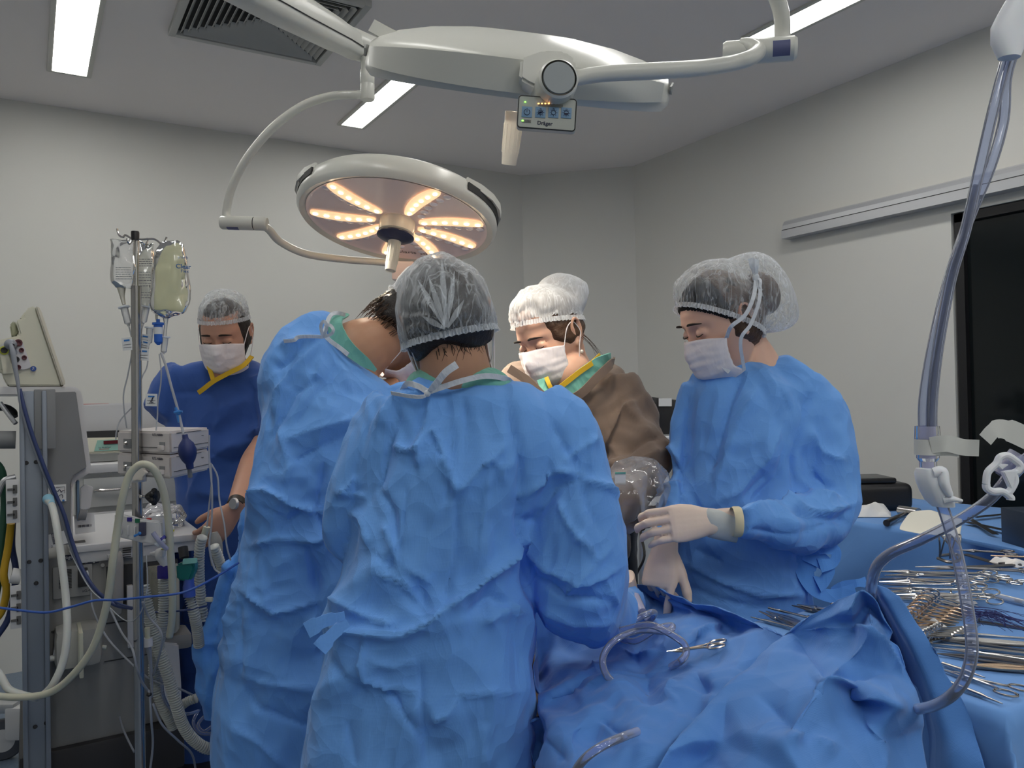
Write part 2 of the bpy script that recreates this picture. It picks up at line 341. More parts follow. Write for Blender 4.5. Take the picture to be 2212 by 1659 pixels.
# ---- recessed ceiling lights
def troffer(x, y0, y1, wd, label):
    t = thing('ceiling_light', (x, (y0+y1)/2, CEIL-.012), label, 'ceiling light', 'long recessed ceiling lights'); L = y1-y0; c = A(x, (y0+y1)/2, CEIL)
    g = G()
    for sx in (-1, 1): g.box(c+A(sx*(wd/2+.010), 0, -.006), (.022, L+.04, .012), bev=.003)
    for sy in (-1, 1): g.box(c+A(0, sy*(L/2+.010), -.006), (wd, .02, .012), bev=.003)
    mk('frame', g, M_frame, t)
    mk('diffuser', G().box(c+A(0, 0, -.004), (wd, L, .006)), M_lit, t, smooth=False)
    return t
troffer(.19, 3.12, 4.44, .15, 'leftmost lit ceiling strip above the left wall')
troffer(1.67, 3.18, 4.53, .13, 'lit ceiling strip half hidden behind the upper surgical lamp')
troffer(2.92, 1.25, 2.54, .14, 'rightmost lit ceiling strip crossed by the curved lamp tube')
troffer(1.67, .95, 2.25, .13, 'lit ceiling strip just above the camera view over the table')
troffer(.19, .9, 2.2, .15, 'lit ceiling strip above the camera on the left')
troffer(1.67, -1.5, -.2, .13, 'lit ceiling strip behind the camera')
troffer(.19, -2.0, -.6, .15, 'lit ceiling strip behind the camera on the left')
troffer(2.92, -1.5, -.2, .14, 'lit ceiling strip behind the camera on the right')
troffer(.93, -1.9, -.5, .15, 'added unseen fill strip behind the camera')  # extra strip added to brighten the gown backs
troffer(-.6, -1.9, -.5, .15, 'added unseen fill strip far left behind the camera')  # also added as fill for surfaces facing the camera
troffer(-1.5, 2.4, 3.7, .14, 'lit ceiling strip far to the left of the room')
# ---- four-way ceiling vent
VX0, VX1, VY0, VY1 = .54, 1.225, 3.06, 3.735
cx, cy = (VX0+VX1)/2, (VY0+VY1)/2; hw = (VX1-VX0)/2; hl = (VY1-VY0)/2
t = thing('ceiling_vent', (cx, cy, CEIL-.03), 'large square four-way louvred air vent in the ceiling', 'vent')
M_vent = mat('vent_metal', (.5, .5, .48), .5)
g = G()
for (x, y, sx, sy) in ((cx-hw+.015, cy, .03, 2*hl), (cx+hw-.015, cy, .03, 2*hl), (cx, cy-hl+.015, 2*hw-.06, .03), (cx, cy+hl-.015, 2*hw-.06, .03)): g.box((x, y, CEIL-.014), (sx, sy, .028), bev=.003)
mk('frame', g, M_vent, t)
mk('backing', G().box((cx, cy, CEIL-.003), (2*hw-.05, 2*hl-.05, .004)), mat('vent_dark', (.03, .03, .032), .7), t, smooth=False)
for (ux, uy) in ((1, 0), (-1, 0), (0, 1), (0, -1)):
    g = G(); hh = hw if ux else hl; ho = hl if ux else hw
    for k in range(11):
        r = (k+.7)/11.3; half = (ho-.035)*r; off = (hh-.035)*r
        c = A(cx+ux*off, cy+uy*off, CEIL-.016)
        nrm = A(ux, uy, 0); al = A(-uy, ux, 0); tilt = n_(nrm*.62+A(0, 0, -.78)); R = np.stack([al, tilt, np.cross(al, tilt)], 1)
        g.box(c, (2*half-.012, .026, .0022), R)
    mk('slat_panel', g, M_vent, t, smooth=False)
# ================================================================ surgical lamps
M_lamp = mat('lamp_enamel', (.62, .62, .57), .28, bump=.12, bscale=260, bdist=.0008)
M_lamp2 = mat('lamp_face', (.86, .74, .73), .35)
M_glow = mat('lit_led', (1, .8, .5), .4, emit=7, ecol=(1, .86, .60))
M_warm = mat('lit_petal', (1, .7, .42), .4, emit=.75, ecol=(1, .70, .40))
M_lens = mat('led_lens', (.90, .86, .90), .15, spec=.8)
M_rub = mat('grey_rubber', (.08, .09, .11), .5)
M_navy = mat('navy_plastic', (.03, .035, .075), .35)
M_gap = mat('shadow_gap', (.03, .03, .03), .7)
M_label = mat('label_print', (.10, .11, .22), .5)
M_paper = mat('label_paper', (.75, .76, .76), .6)
def surgical_lamp(C, n, a, Rr, parent, dome, angs, detail=True):
    n = n_(n); a = n_(a-n*(a@n)); b = np.cross(n, a)   # b points to the picture top on the lit face
    P = lambda r, th, h: C+r*(math.cos(th)*a+math.sin(th)*b)+h*n
    mk('housing', G().lathe([(Rr*.9, .004), (Rr*.965, .012), (Rr*.995, 0), (Rr, -.012), (Rr*.99, -.03), (Rr*.97, -.052), (Rr*.93, -.064), (Rr*.8, -.066-dome*.35), (Rr*.6, -.066-dome*.7), (Rr*.35, -.066-dome*.93), (0, -.066-dome)], C, n, 96, xdir=a), M_lamp, parent)
    mk('face_plate', G().lathe([(0, -.001), (Rr*.86, -.001), (Rr*.885, .003), (Rr*.905, .006)], C, n, 96, xdir=a), M_lamp2, parent)
    for k, th in enumerate(angs):
        th = math.radians(th); d = math.cos(th)*a+math.sin(th)*b; s = -math.sin(th)*a+math.cos(th)*b
        pt = []
        for i in range(26):
            t_ = i/26*2*math.pi; u = math.cos(t_); v = math.sin(t_); rr = Rr*(.22+.66*(u+1)/2); wd = Rr*(.060+.022*(u+1)/2)*(abs(v)**.55)*np.sign(v)
            bend = .035*Rr*math.sin(math.pi*(u+1)/2)
            pt.append((rr, wd+bend))
        pet = mk('led_petal', G().prism(pt, C+n*.003, d, s, n, .005), M_warm, parent)
        g = G(); g2 = G()
        for j in range(6):
            rr = Rr*(.28+.545*j/5); be = .035*Rr*math.sin(math.pi*j/5)
            g.ell(C+d*rr+s*be+n*.007, (.0085, .0060, .003), np.stack([d, s, n], 1), 12, 6)
            g2.lathe([(.0125, 0), (.0125, .002), (.009, .004), (0, .005)], C+d*rr+s*(be+Rr*.125*(-1 if math.cos(th) > 0 else .75))+n*.0005, n, 16)
        mk('led', g, M_glow, pet); mk('unlit_led', g2, M_lens, parent)
    mk('hub', G().lathe([(.055, 0), (.055, .04), (.050, .046), (0, .046)] if Rr < .32 else [(.05, 0), (.045, .02), (0, .022)], C, n, 40), mat('hub_cream', (.70, .66, .58), .3) if Rr < .32 else M_lamp, parent)
    h = mk('sterile_handle', G().lathe([(.0, .052), (.021, .053), (.020, .075), (.019, .135), (.0175, .150), (.0165, .165), (.0155, .166), (.0155, .163), (0, .163)], C, n, 32), M_lamp, parent)
    if Rr < .32: mk('handle_collar', G().lathe([(.0, .047), (.057, .048), (.058, .052), (.045, .060), (.023, .066), (.021, .07)], C, n, 40), M_navy, h)
    g = G()
    for i in range(14):
        q = 2*math.pi*i/14; g.tube([P(.0202, q, .078), P(.0185, q, .14)], .0011, 5)
    mk('handle_rib', g, M_lamp, h)
    return P, a, b, n
LC = W(859, 478, 2.48)
t = thing('surgical_lamp', W(870, 600, 2.72), 'lit round surgical lamp with glowing petals hanging in front of the wall', 'surgical lamp', 'round surgical lamps')
nL = n_(-DU*math.cos(.235)-DF*math.sin(.235)-.12*DR)
P, a_, b_, n__ = surgical_lamp(LC, nL, DR, .31, t, .055, [8, 57, 128, 177, 216, 253, 291, 330])
for sgn, th0 in ((1, 10), (-1, 168)):     # grip rails standing off both sides, a dark strip painting the shade in the gap behind
    th = [math.radians(th0+k) for k in (-32, -22, -11, 0, 11, 22, 32)]
    th = [x for x in th]
    g = G().strip([P(.30+.018*math.sin(math.pi*i/6), q, -.052) for i, q in enumerate(th)], .022, [P(1, q, 0)-P(0, q, 0) for q in th], .006)
    mk('grip_rail', g, M_lamp, t)
    mk('grip_recess', G().strip([P(.3085, q, -.034) for q in th], .022, [P(1, q, 0)-P(0, q, 0) for q in th], .006), M_gap, t)
text('Polaris 100', 'lettering', P(.235, math.radians(-86), .0015), a_, b_, .030, mat('lamp_print', (.12, .10, .11), .5), t)
mk('mounting_block', G().box(W(872, 586, 2.73), (.075, .05, .062), np.stack([CR, CF, CU], 1), bev=.006), M_lamp2, t)
# its yoke, joint and ceiling arm
arm = thing('lamp_suspension_arm', (*W(790, 120, 2.35)[:2], CEIL-.4), 'cream ceiling arm with a curved tube carrying the lit lower lamp', 'lamp arm', 'ceiling arms of the surgical lamps')
mk('yoke_tube', G().tube([W(792, 205, 2.34), W(765, 205, 2.34), W(715, 208, 2.36), W(655, 228, 2.38), W(590, 275, 2.4), W(535, 340, 2.43), W(503, 400, 2.46), W(490, 450, 2.48), W(489, 476, 2.48)], .0125, 18, 1), M_lamp, arm)
mk('lower_tube', G().tube([W(565, 484, 2.48), W(582, 497, 2.5), W(605, 522, 2.55), W(660, 548, 2.62), W(740, 560, 2.70), W(820, 566, 2.76), W(880, 572, 2.78)], .0125, 18, 1), M_lamp, arm)
j = mk('swivel_joint', G().lathe([(0, -.072), (.018, -.072), (.0215, -.067), (.0215, .030), (.020, .031), (.020, .033), (.0215, .034), (.0215, .068), (.018, .073), (0, .073)], W(527, 482, 2.48), CR-CU*.03, 36), M_lamp, arm)
mk('joint_label', G().lathe([(.0218, -.05), (.0218, -.014)], W(527, 482, 2.48), CR-CU*.03, 20, a0=2.4, a1=4.3, xdir=CU), M_label, j)
mk('joint_groove', G().lathe([(.0204, .0308), (.0206, .0332)], W(527, 482, 2.48), CR-CU*.03, 36), M_black, j)
mk('drop_tube', G().lathe([(0, 0), (.0185, .001), (.021, .006), (.021, .045), (.0205, .046), (.0205, .048), (.021, .049), (.021, .085), (.0175, .092), (.0175, .14), (0, .14)], W(794, 217, 2.34), DU, 32), M_lamp, arm)
e0, e1 = W(776, 104, 2.36), W(430, -90, 1.75); dd = n_(e1-e0); up = n_(DU-dd*(DU@dd)); sd = np.cross(dd, up)
def sq(w, h, c, k=5): return [c+sd*w*np.sign(math.cos(q))*abs(math.cos(q))**.45+up*h*np.sign(math.sin(q))*abs(math.sin(q))**.6 for q in np.linspace(0, 2*math.pi, 28, endpoint=False)]
L = np.linalg.norm(e1-e0)
mk('spring_arm', G().loft([sq(.020, .022, e0-dd*.01), sq(.034, .036, e0+dd*.01), sq(.036, .038, e0+dd*.10), sq(.036, .042, e0+dd*.13), sq(.040, .050, e0+dd*L*.6), sq(.040, .052, e1)]), M_lamp, arm)
mk('elbow_cap', G().lathe([(0, -.044), (.034, -.044), (.042, -.040), (.042, .040), (.034, .044), (0, .044)], W(779, 100, 2.36), CF*-.75-CR*.6, 36), M_lamp, arm)
mk('arm_seam', G().tube([e0+dd*.03-sd*.037-up*.014, e0+dd*.10-sd*.0375-up*.012, e0+dd*.3-sd*.041-up*.018, e1-sd*.041-up*.02], .0016, 6), M_gap, arm)
mk('ceiling_post', G().tube([e1, (e1[0], e1[1], CEIL-.02)], .045, 24), M_lamp, arm)
mk('ceiling_flange', G().lathe([(.13, 0), (.13, -.03), (.05, -.05), (.045, -.2)], (e1[0], e1[1], CEIL-.001), DU, 32), M_lamp, arm)
# ---- upper lamp, seen from its edge
UC = W(1118, 186, 1.72)
v_ = n_(UC-CAM); rl = n_(DR-.145*DU); nU = n_(np.cross(v_, rl)); nU = nU if nU[2] < 0 else -nU; nU = n_(nU+v_*.03)
t2 = thing('surgical_lamp', W(1180, 290, 1.6), 'big surgical lamp seen edge-on near the ceiling, with a control panel below', 'surgical lamp', 'round surgical lamps')
P2, a2, b2, n2 = surgical_lamp(UC, nU, DR, .325, t2, .042, [15, 60, 105, 150, 195, 240, 285, 330])
mk('grip_rail', G().strip(spline([W(912, 108, 1.60), W(880, 95, 1.60), W(840, 76, 1.60), W(803, 56, 1.60)]), .026, -CF, .009), M_lamp, t2)
tf = math.atan2(-CF@b2, -CF@a2)
mk('front_band', G().strip([P2(.3275, tf+math.radians(q), -.026) for q in range(-62, 63, 4)], [.030+.026*math.cos(math.radians(q*1.3)) for q in range(-62, 63, 4)], [P2(1, tf+math.radians(q), 0)-P2(0, 0, 0) for q in range(-62, 63, 4)], .005), M_lamp, t2)
for q0 in (-84, 84): mk('grip_recess', G().strip([P2(.3265, tf+math.radians(q0+q), -.034) for q in (-9, -4, 1, 6, 10)], [.010, .022, .024, .020, .008], [P2(1, tf+math.radians(q0+q), 0)-P2(0, 0, 0) for q in (-9, -4, 1, 6, 10)], .004), mat('recess_grey', (.25, .26, .25), .5), t2)
HC = W(1207, 170, 1.34)
hub = mk('pivot_housing', G().lathe([(.036, .10), (.036, .05), (.0355, .02), (.033, .008), (.0335, 0), (.030, -.004)], HC, CF-CR*.12, 40), M_lamp, t2)
mk('pivot_shroud', G().prism([(-.071, -.018), (-.068, .018), (-.028, .036), (.008, .038), (.028, .025), (.026, -.025), (.020, -.034), (-.032, -.034), (-.055, -.026)], W(1207, 172, 1.405), n_(CR-.1*CU), CU, CF, .07, bev=.010), M_lamp, t2)
mk('pivot_cap', G().lathe([(0, -.0052), (.0265, -.0052), (.0275, -.002)], HC, CF-CR*.12, 40), mat('cap_grey', (.30, .33, .34), .45), hub)
# control panel with its keys
pr = n_(CR-.075*CU); pu = n_(CU+.06*CR); pn = np.cross(pr, pu); PC = W(1181, 248, 1.37); KX = .125/128.; kk = lambda x, y, o=0: PC+pr*(x-1181)*.000797-pu*(y-248-(x-1181)*.08)*.000797+pn*o
Rp = np.stack([pr, pu, -pn], 1)
def rr_(w, h, r, n=5): return [(cx_+r*math.cos(q), cy_+r*math.sin(q)) for (cx_, cy_, q0) in ((w/2-r, h/2-r, 0), (-w/2+r, h/2-r, 1.5708), (-w/2+r, -h/2+r, 3.1416), (w/2-r, -h/2+r, 4.712)) for q in np.linspace(q0, q0+1.5708, n)]
cp = mk('control_panel', G().prism(rr_(.1015, .057, .0055), PC, pr, pu, pn, .016, bev=.002), mat('panel_grey', (.42, .44, .40), .4), t2)
mk('panel_gasket', G().tube([PC+pr*x+pu*y+pn*.0075 for x, y in rr_(.0985, .054, .005)+rr_(.0985, .054, .005)[:1]], .0011, 6, caps=False), M_black, cp)
M_key = mat('key_blue', (.16, .29, .45), .4); M_ink = mat('key_ink', (.01, .015, .05), .5)
for i, (x, y) in enumerate(((1138, 245.5), (1167, 246.5), (1195, 247), (1222.5, 248))):
    k = mk('key', G().box(kk(x, y, .0088), (.0178, .0183, .0012), Rp, bev=.0004), M_key, cp); c = kk(x, y+.5, .0099)
    g = G()
    if i == 0:
        g.tube([c+pr*.0050*math.sin(q)+pu*.0050*math.cos(q) for q in np.linspace(.5, 5.78, 20)], .0005, 5).tube([c+pu*.007, c], .0005, 5)
    else:
        g.tube([c+pr*.0037*math.sin(q)+pu*.0037*math.cos(q) for q in np.linspace(0, 6.283, 20)], .00045, 5)
        for q in range(8):
            if q: g.tube([c+(pr*math.sin(q*.785)+pu*math.cos(q*.785))*.0048, c+(pr*math.sin(q*.785)+pu*math.cos(q*.785))*.0066], .0004, 4)
        g.tube([c+pr*-.0012+pu*.004, c+pr*-.0012+pu*.0066, c+pr*.0012+pu*.0066, c+pr*.0012+pu*.004], .0004, 4)
        if i == 1:
            for s_ in (-.002, -.0007, .0007, .002): g.tube([c+pr*(s_-.0018)-pu*.0018, c+pr*(s_+.0018)+pu*.0018], .00045, 4)
        if i == 3: g.prism([(.0037*math.cos(q), .0037*math.sin(q)) for q in np.linspace(math.pi, 2*math.pi, 14)], c, pr, pu, pn, .0006)
    mk('key_symbol', g, M_ink, k)
mk('indicator_bar', G().box(kk(1188, 231, .0084), (.042, .0050, .0008), Rp), mat('bar_grey', (.2, .2, .18), .5), cp, smooth=False)
M_orange = mat('lit_orange', (1, .5, .15), .4, emit=3.5, ecol=(1, .42, .12)); M_green = mat('lit_green', (.4, 1, .2), .4, emit=2.5, ecol=(.25, 1, .1))
for i in range(7): mk('indicator_led', G().ell(kk(1162+7.2*i, 227.5+.1*i, .009), (.0017, .0017, .001), None, 10, 5), M_orange if i < 4 else M_lens, cp)
mk('status_led', G().ell(kk(1133, 224, .009), (.0018, .0018, .001), None, 10, 5), M_green, cp)
mk('power_led', G().box(kk(1130, 264, .009), (.0034, .0026, .001), Rp, bev=.0004), M_green, cp)
mk('power_mark', G().box(kk(1138, 265, .0086), (.016, .0045, .0006), Rp), MATS['bar_grey'], cp, smooth=False)
text('~/m', 'mark_print', kk(1140, 265, .0092), pr, pu, .005, M_ink, cp)
text('Dräger', 'lettering', kk(1178, 270, .0086), pr, pu, .0092, M_ink, cp, bold=.00015)
# carrying tube and joint on the right
ar2 = thing('lamp_suspension_arm', (*W(1690, 60, 1.5)[:2], CEIL-1.0), 'cream curved tube from the ceiling carrying the upper lamp, jointed at right', 'lamp arm', 'ceiling arms of the surgical lamps')
mk('carrying_tube', G().tube([W(1225, 172, 1.39), W(1300, 160, 1.40), W(1400, 154, 1.42), W(1500, 148, 1.45), W(1575, 138, 1.5), W(1618, 126, 1.51), W(1638, 110, 1.53), W(1620, 98, 1.55), W(1600, 96, 1.56)], [.0135]*2+[.0148]*5+[.0145, .012], 20, 1), M_lamp, ar2)
jc = W(1640, 110, 1.56); jx = n_(CR-.02*CU-CF*.25)
j2 = mk('swivel_joint', G().lathe([(0, -.069), (.019, -.069), (.023, -.063), (.0235, -.020), (.0215, -.019), (.0215, -.0165), (.0235, -.0155), (.0235, .064), (.019, .070), (0, .070)], jc, jx, 36), M_lamp, ar2)
mk('joint_groove', G().lathe([(.022, -.0195), (.022, -.016)], jc, jx, 36), M_black, j2)
mk('joint_label', G().lathe([(.0238, .024), (.0238, .056)], jc, jx, 20, a0=1.2, a1=2.5, xdir=CU), M_label, j2)
mk('riser_tube', G().tube([W(1690, 100, 1.58), W(1690, 70, 1.58), W(1688, 30, 1.57), W(1676, -10, 1.56), W(1655, -60, 1.54), W(1610, -130, 1.5), A(*W(1590, -200, 1.46)[:2], CEIL-.03)], .0155, 20, 1), M_lamp, ar2)
mk('ceiling_flange', G().lathe([(.10, 0), (.10, -.03), (.03, -.05), (.02, -.1)], (*W(1590, -200, 1.46)[:2], CEIL-.001), DU, 32), M_lamp, ar2)
# light the lamps throw down on the table
def spot(name, loc, tgt, en, ang, size, col, parent):
    l = bpy.data.lights.new(name, 'SPOT'); l.energy = en; l.spot_size = math.radians(ang); l.spot_blend = .35; l.shadow_soft_size = size; l.color = col
    o = bpy.data.objects.new(name, l); COL.objects.link(o); o.location = Vector(loc)-Vector(origin_of(parent)); o.parent = parent
    o.rotation_euler = Vector(n_(np.asarray(tgt)-np.asarray(loc))).to_track_quat('-Z', 'Y').to_euler()
spot('lamp_beam', LC+nL*.05, W(1165, 960, 2.1), 115, 66, .12, (1, .86, .68), t)
spot('lamp_beam', UC+nU*.05, W(1130, 1080, 2.2), 30, 40, .14, (1, .88, .72), t2)
# ================================================================ people: shared builders
def sm(x): x = np.clip(x, 0, 1); return x*x*(3-2*x)
def gs(x, s): return np.exp(-(x/s)**2)
NU_, NV_ = 180, 120
def sphere_grid(nu=NU_, nv=NV_):
    t = np.linspace(0, 2*np.pi, nu, endpoint=False); p = np.linspace(0.012, np.pi-.012, nv)
    T, Pp = np.meshgrid(t, p); D = np.stack([np.sin(Pp)*np.sin(T), np.sin(Pp)*np.cos(T), np.cos(Pp)], -1).reshape(-1, 3)
    Fc = [(i*nu+j, (i+1)*nu+j, (i+1)*nu+(j+1) % nu, i*nu+(j+1) % nu) for i in range(nv-1) for j in range(nu)]
    return D, Fc
def head_shape(D, face=True):
    P = D*A(.075, .098, .118); x, y, z = P[:, 0].copy(), P[:, 1].copy(), P[:, 2].copy()
    zt = [-.119, -.112, -.10, -.085, -.07, -.055, -.04, -.01, .01, .03, .05, .08, .10, .118]
    yt = [.012, .066, .083, .080, .083, .086, .088, .087, .085, .091, .088, .073, .052, 0]
    e = .098*np.sqrt(np.clip(1-(z/.1181)**2, 1e-4, 1)); fac = np.interp(z, zt, yt)/e
    k = sm(y/.04); yn = y*(1+(fac-1)*k)
    j = sm((-.015-z)/.10); x = x*(1-.22*j)*(1+.05*gs(z+.03, .03)); xf = np.where(z < -.05, 1+.15*sm((-.05-z)/.06), 1); x = x*xf
    b = sm((-.015-z)/.09); yn = np.where(yn < 0, yn*(1-.55*b), yn)
    x = x*(1+.06*gs(z-.05, .05)*sm(-yn/.05)); z = np.where(yn < 0, z, z)
    if face:
        fr = sm(yn/.05)
        s = np.interp(z, [-.052, -.044, -.036, -.02, 0, .018, .026], [0, .35, 1, .72, .42, .18, 0]); wn = .0085+.007*gs(z+.036, .010)
        yn = yn+.024*s*gs(x, wn)*fr+.007*gs(z+.038, .008)*gs(np.abs(x)-.012, .005)*fr
        yn = yn-.010*gs(np.abs(x)-.031, .014)*gs(z-.006, .012)*fr+.004*gs(z-.026, .008)*gs(np.abs(x)-.028, .02)*fr
        yn = yn+.004*gs(np.abs(x)-.04, .016)*gs(z+.022, .016)*fr+.005*gs(z+.060, .005)*gs(x, .018)*fr+.006*gs(z+.071, .005)*gs(x, .015)*fr+.006*gs(z+.098, .012)*gs(x, .014)*fr
    return np.stack([x, yn, z], 1)
def frame(f, up=DU, roll=0):
    f = n_(f); up = n_(np.asarray(up)-f*(np.asarray(up)@f)); r = np.cross(f, up)
    if roll: up, r = up*math.cos(roll)+r*math.sin(roll), r*math.cos(roll)-up*math.sin(roll)
    return np.stack([r, f, up], 1)
class Head:
    """local axes: x the person's right, y the face direction, z the crown"""
    def __init__(s, C, f, roll=0, k=1.0, up=DU): s.C = np.asarray(C); s.X = frame(f, up, roll); s.k = k
    def T(s, P): return s.C+(np.asarray(P)*s.k)@s.X.T
    def body(s, g, eyes=True):
        D, Fc = sphere_grid(); g.add(s.T(head_shape(D)), Fc)
        for sx in (1, -1):
            g.ell(s.T(A(sx*.0765, -.010, -.004)), A(.0055, .017, .029)*s.k, s.X, 16, 10)
            q = np.linspace(-1.2, 3.6, 14)
            g.tube(s.T(np.stack([sx*(.083+.004*np.sin(q)), -.014-.016*np.cos(q)*-1*-1, .004+.028*np.sin(q)], 1)), .0042*s.k, 8)
            g.ell(s.T(A(sx*.078, -.002, -.030)), A(.005, .009, .009)*s.k, s.X, 12, 8)
            if eyes: g.ell(s.T(A(sx*.031, .0745, .004)), A(.0155, .0125, .0115)*s.k, s.X, 16, 10)
    def eyes(s, parent, col=(.03, .018, .012), lid=.35, skin=None, skin_m=None):
        """closed or lowered lids: lash line, brow"""
        for sx in (1, -1):
            q = np.linspace(-1, 1, 9)
            P = np.stack([sx*(.031+.0145*q), .0745+.0135*np.sqrt(1-.75*q*q), .004-.0035*(1-q*q)-.0015+.0*q], 1)
            mk('eyelash', G().tube(s.T(P), [.0006, .0011, .0014, .0016, .0016, .0016, .0014, .0012, .0008], 6), mat('lash', (.02, .012, .01), .6), parent)
            q = np.linspace(-1, 1, 11); P = np.stack([sx*(.033+.019*q), .0945-.0085*(q+.35)**2*np.where(q > -.35, 1, .2), .0275+.0035*(1-q*q)-.002*q], 1)
            mk('eyebrow', G().tube(s.T(P), np.interp(q, [-1, -.6, .3, 1], [.0022, .0032, .0026, .0008]), 8, 0), mat('brow', col, .9, bump=.8, bscale=900), parent)
    def shell(s, mask, off, D=None, fold=None):
        """offset shell over the head where mask>0; edges sink onto the skin"""
        D, Fc = sphere_grid(); P = head_shape(D, False); N = normals(P, Fc); N = np.where((np.sum(N*D, 1) < 0)[:, None], -N, N)
        mv = mask(P, D); keep = mv > -.0
        h = off(P, D, mv); Q = P+N*h[:, None]
        if fold is not None: Q = fold(Q, P, D, mv, N)
        Fk = [f for f in Fc if all(keep[list(f)])]
        used = sorted({i for f in Fk for i in f}); mp = {a: i for i, a in enumerate(used)}
        return s.T(Q[used]), [tuple(mp[i] for i in f) for f in Fk]
    def hair(s, parent, mask, th=.010, m=None, seed=0, rough=.0015, name='hair'):
        def off(P, D, mv): return -.003+(th+.003)*sm(mv/.02)+rough*np.abs(vnoise(P*A(1, 1, .25), 260, seed))*sm(mv/.02)+rough*vnoise(P, 90, seed+1)
        V, Fc = s.shell(mask, off); return mk(name, (V, Fc), m, parent, auto=0)
    def cap(s, parent, pn, pc, puff, m, back=None, seed=0, knots=None, ruffle=.004, rim_m=None, low=.004):
        """pn, pc: rim plane in head space; puff(P, D): looseness in metres; knots: pleat centres"""
        pn = n_(pn); rs = np.random.RandomState(seed)
        def mask(P, D): return P@pn-pc+.004*np.sin(np.arctan2(P[:, 0], P[:, 1])*9+seed)
        def off(P, D, mv):
            t = sm(mv/.045); az = np.arctan2(D@n_(np.cross(pn, A(.3, .9, .1))), D@n_(np.cross(pn, n_(np.cross(pn, A(.3, .9, .1))))))
            h = low+puff(P, D)*t
            h += ruffle*(1-t)*np.sin(az*70+2*vnoise(D, 4, seed))+.004*t*crumple(D, 1, .9, seed, 4)
            for (kn, am) in (knots or []):
                kn = n_(kn); dd = np.arccos(np.clip(D@kn, -1, 1)); e1 = n_(np.cross(kn, A(.31, .2, .93))); e2 = np.cross(kn, e1); th = np.arctan2(D@e1, D@e2)
                h += am*sm(dd/.25)*np.exp(-dd/.8)*(np.abs(((th*14/6.283+1.2*vnoise(D, 2.2, seed+3)) % 1)-.5)*4-1)
            return h
        V, Fc = s.shell(mask, off); c = mk('surgical_cap', (V, Fc), m, parent, auto=0)
        # elastic rim
        q = np.linspace(0, 2*math.pi, 181); D, F0 = sphere_grid(); P = head_shape(D, False)
        e1 = n_(np.cross(pn, A(1, 0, 0))); e1 = e1 if e1[1] > 0 else -e1; e2 = np.cross(pn, e1); pts = []
        az = np.arctan2(P@e2, P@e1); near = np.abs(P@pn-pc) < .007
        azn = az[near]; rn = np.hypot(P[near]@e1, P[near]@e2); o_ = np.argsort(azn); azs = azn[o_]; rr = rn[o_]
        R = np.interp(((q+math.pi) % (2*math.pi))-math.pi, azs, rr, period=2*math.pi); R = np.convolve(np.r_[R[-6:], R, R[:6]], np.ones(7)/7, 'same')[6:-6]
        for i, a in enumerate(q):
            rad = R[i]+low+.002; pts.append((a, rad))
        V = []; nq = 1441; Q = np.linspace(0, 2*math.pi, nq)[:-1]; RR = np.interp(Q, q, [t[1] for t in pts])
        for r_, (dz, am, dr) in enumerate(((.004, .0004, 0), (0, .0012, .001), (-.005, .0022, .001), (-.0085, .0030, .002))):
            rad = RR+dr+am*np.sin(Q*95+1.5*np.sin(Q*7+seed)); zz = pc+dz+.004*np.sin(3*Q)*0+.0008*np.sin(Q*51)*(r_/3)
            V.append(pn*zz[:, None]+rad[:, None]*(e1*np.cos(Q)[:, None]+e2*np.sin(Q)[:, None]))
        n1 = len(Q); Fc = [(i*n1+j, i*n1+(j+1) % n1, (i+1)*n1+(j+1) % n1, (i+1)*n1+j) for i in range(3) for j in range(n1)]
        mk('elastic_rim', (s.T(np.concatenate(V)), Fc), rim_m or cap_mat('cap_rim', .70, scale=60), c, auto=0)
        return c
    def mask(s, parent, m, wrap=66, top=-.004, bot=-.122, loops='ear', tilt=0, seed=1, k=1.0):
        nu, nv = 56, 44; u = np.linspace(-1, 1, nu); v = np.linspace(0, 1, nv); U, Vv = np.meshgrid(u, v); a = U*math.radians(wrap)
        hgt = 1-.22*np.abs(U)**2.2
        z = top+.006*(1-U**2)*(1-Vv)+(bot-top)*(.5+(Vv-.5)*hgt)
        x = .0845*np.sin(a)*(1-.10*Vv)
        y = -.004+(.100+.013*np.sin(np.pi*np.clip(Vv*1.05, 0, 1))**.7)*np.cos(a)**.85-.035*sm((Vv-.72)/.3)*(np.cos(a))
        y += .014*gs(U, .22)*np.interp(Vv, [0, .25, .6, 1], [.35, 1, .45, 0])
        for c in (.30, .47, .64): y += .0011*(np.clip(((Vv-c)/.05), -1, 1))*gs(Vv-c, .07)
        P = np.stack([x, y, z], -1).reshape(-1, 3)
        P[:, 1] += .0016*vnoise(P*A(.5, 1, 1.6), 55, seed)+.0025*crumple(P, 1, .06, seed, 4)
        Fc = [(i*nu+j, i*nu+j+1, (i+1)*nu+j+1, (i+1)*nu+j) for i in range(nv-1) for j in range(nu-1)]
        o = mk('face_mask', (s.T(P*A(k, k, 1)), Fc), m, parent, auto=0); sd = o.modifiers.new('th', 'SOLIDIFY'); sd.thickness = .0012; sd.offset = 1
        Q = P.reshape(nv, nu, 3)
        g = G(); 
        for row, nn in ((0, 'e'), (nv-1, 'e')): g.tube(s.T(Q[row]+A(0, .0008, 0)), .0011, 6)
        for colm in (0, nu-1): g.tube(s.T(Q[:, colm]), .0013, 6)
        mk('mask_edge', g, m, o)
        g = G()
        for sx, colm in ((1, nu-1), (-1, 0)):
            t_, b_ = Q[0, colm], Q[-1, colm]
            if loops == 'ear': g.tube(s.T(np.array([t_, [sx*.083, .020, .018], [sx*.084, -.006, .026], [sx*.082, -.020, .010], [sx*.082, -.022, -.012], [sx*.083, .002, -.040], b_])), .0013, 7, 1)
        if loops == 'ear': mk('ear_loop', g, m, o)
        return o, Q
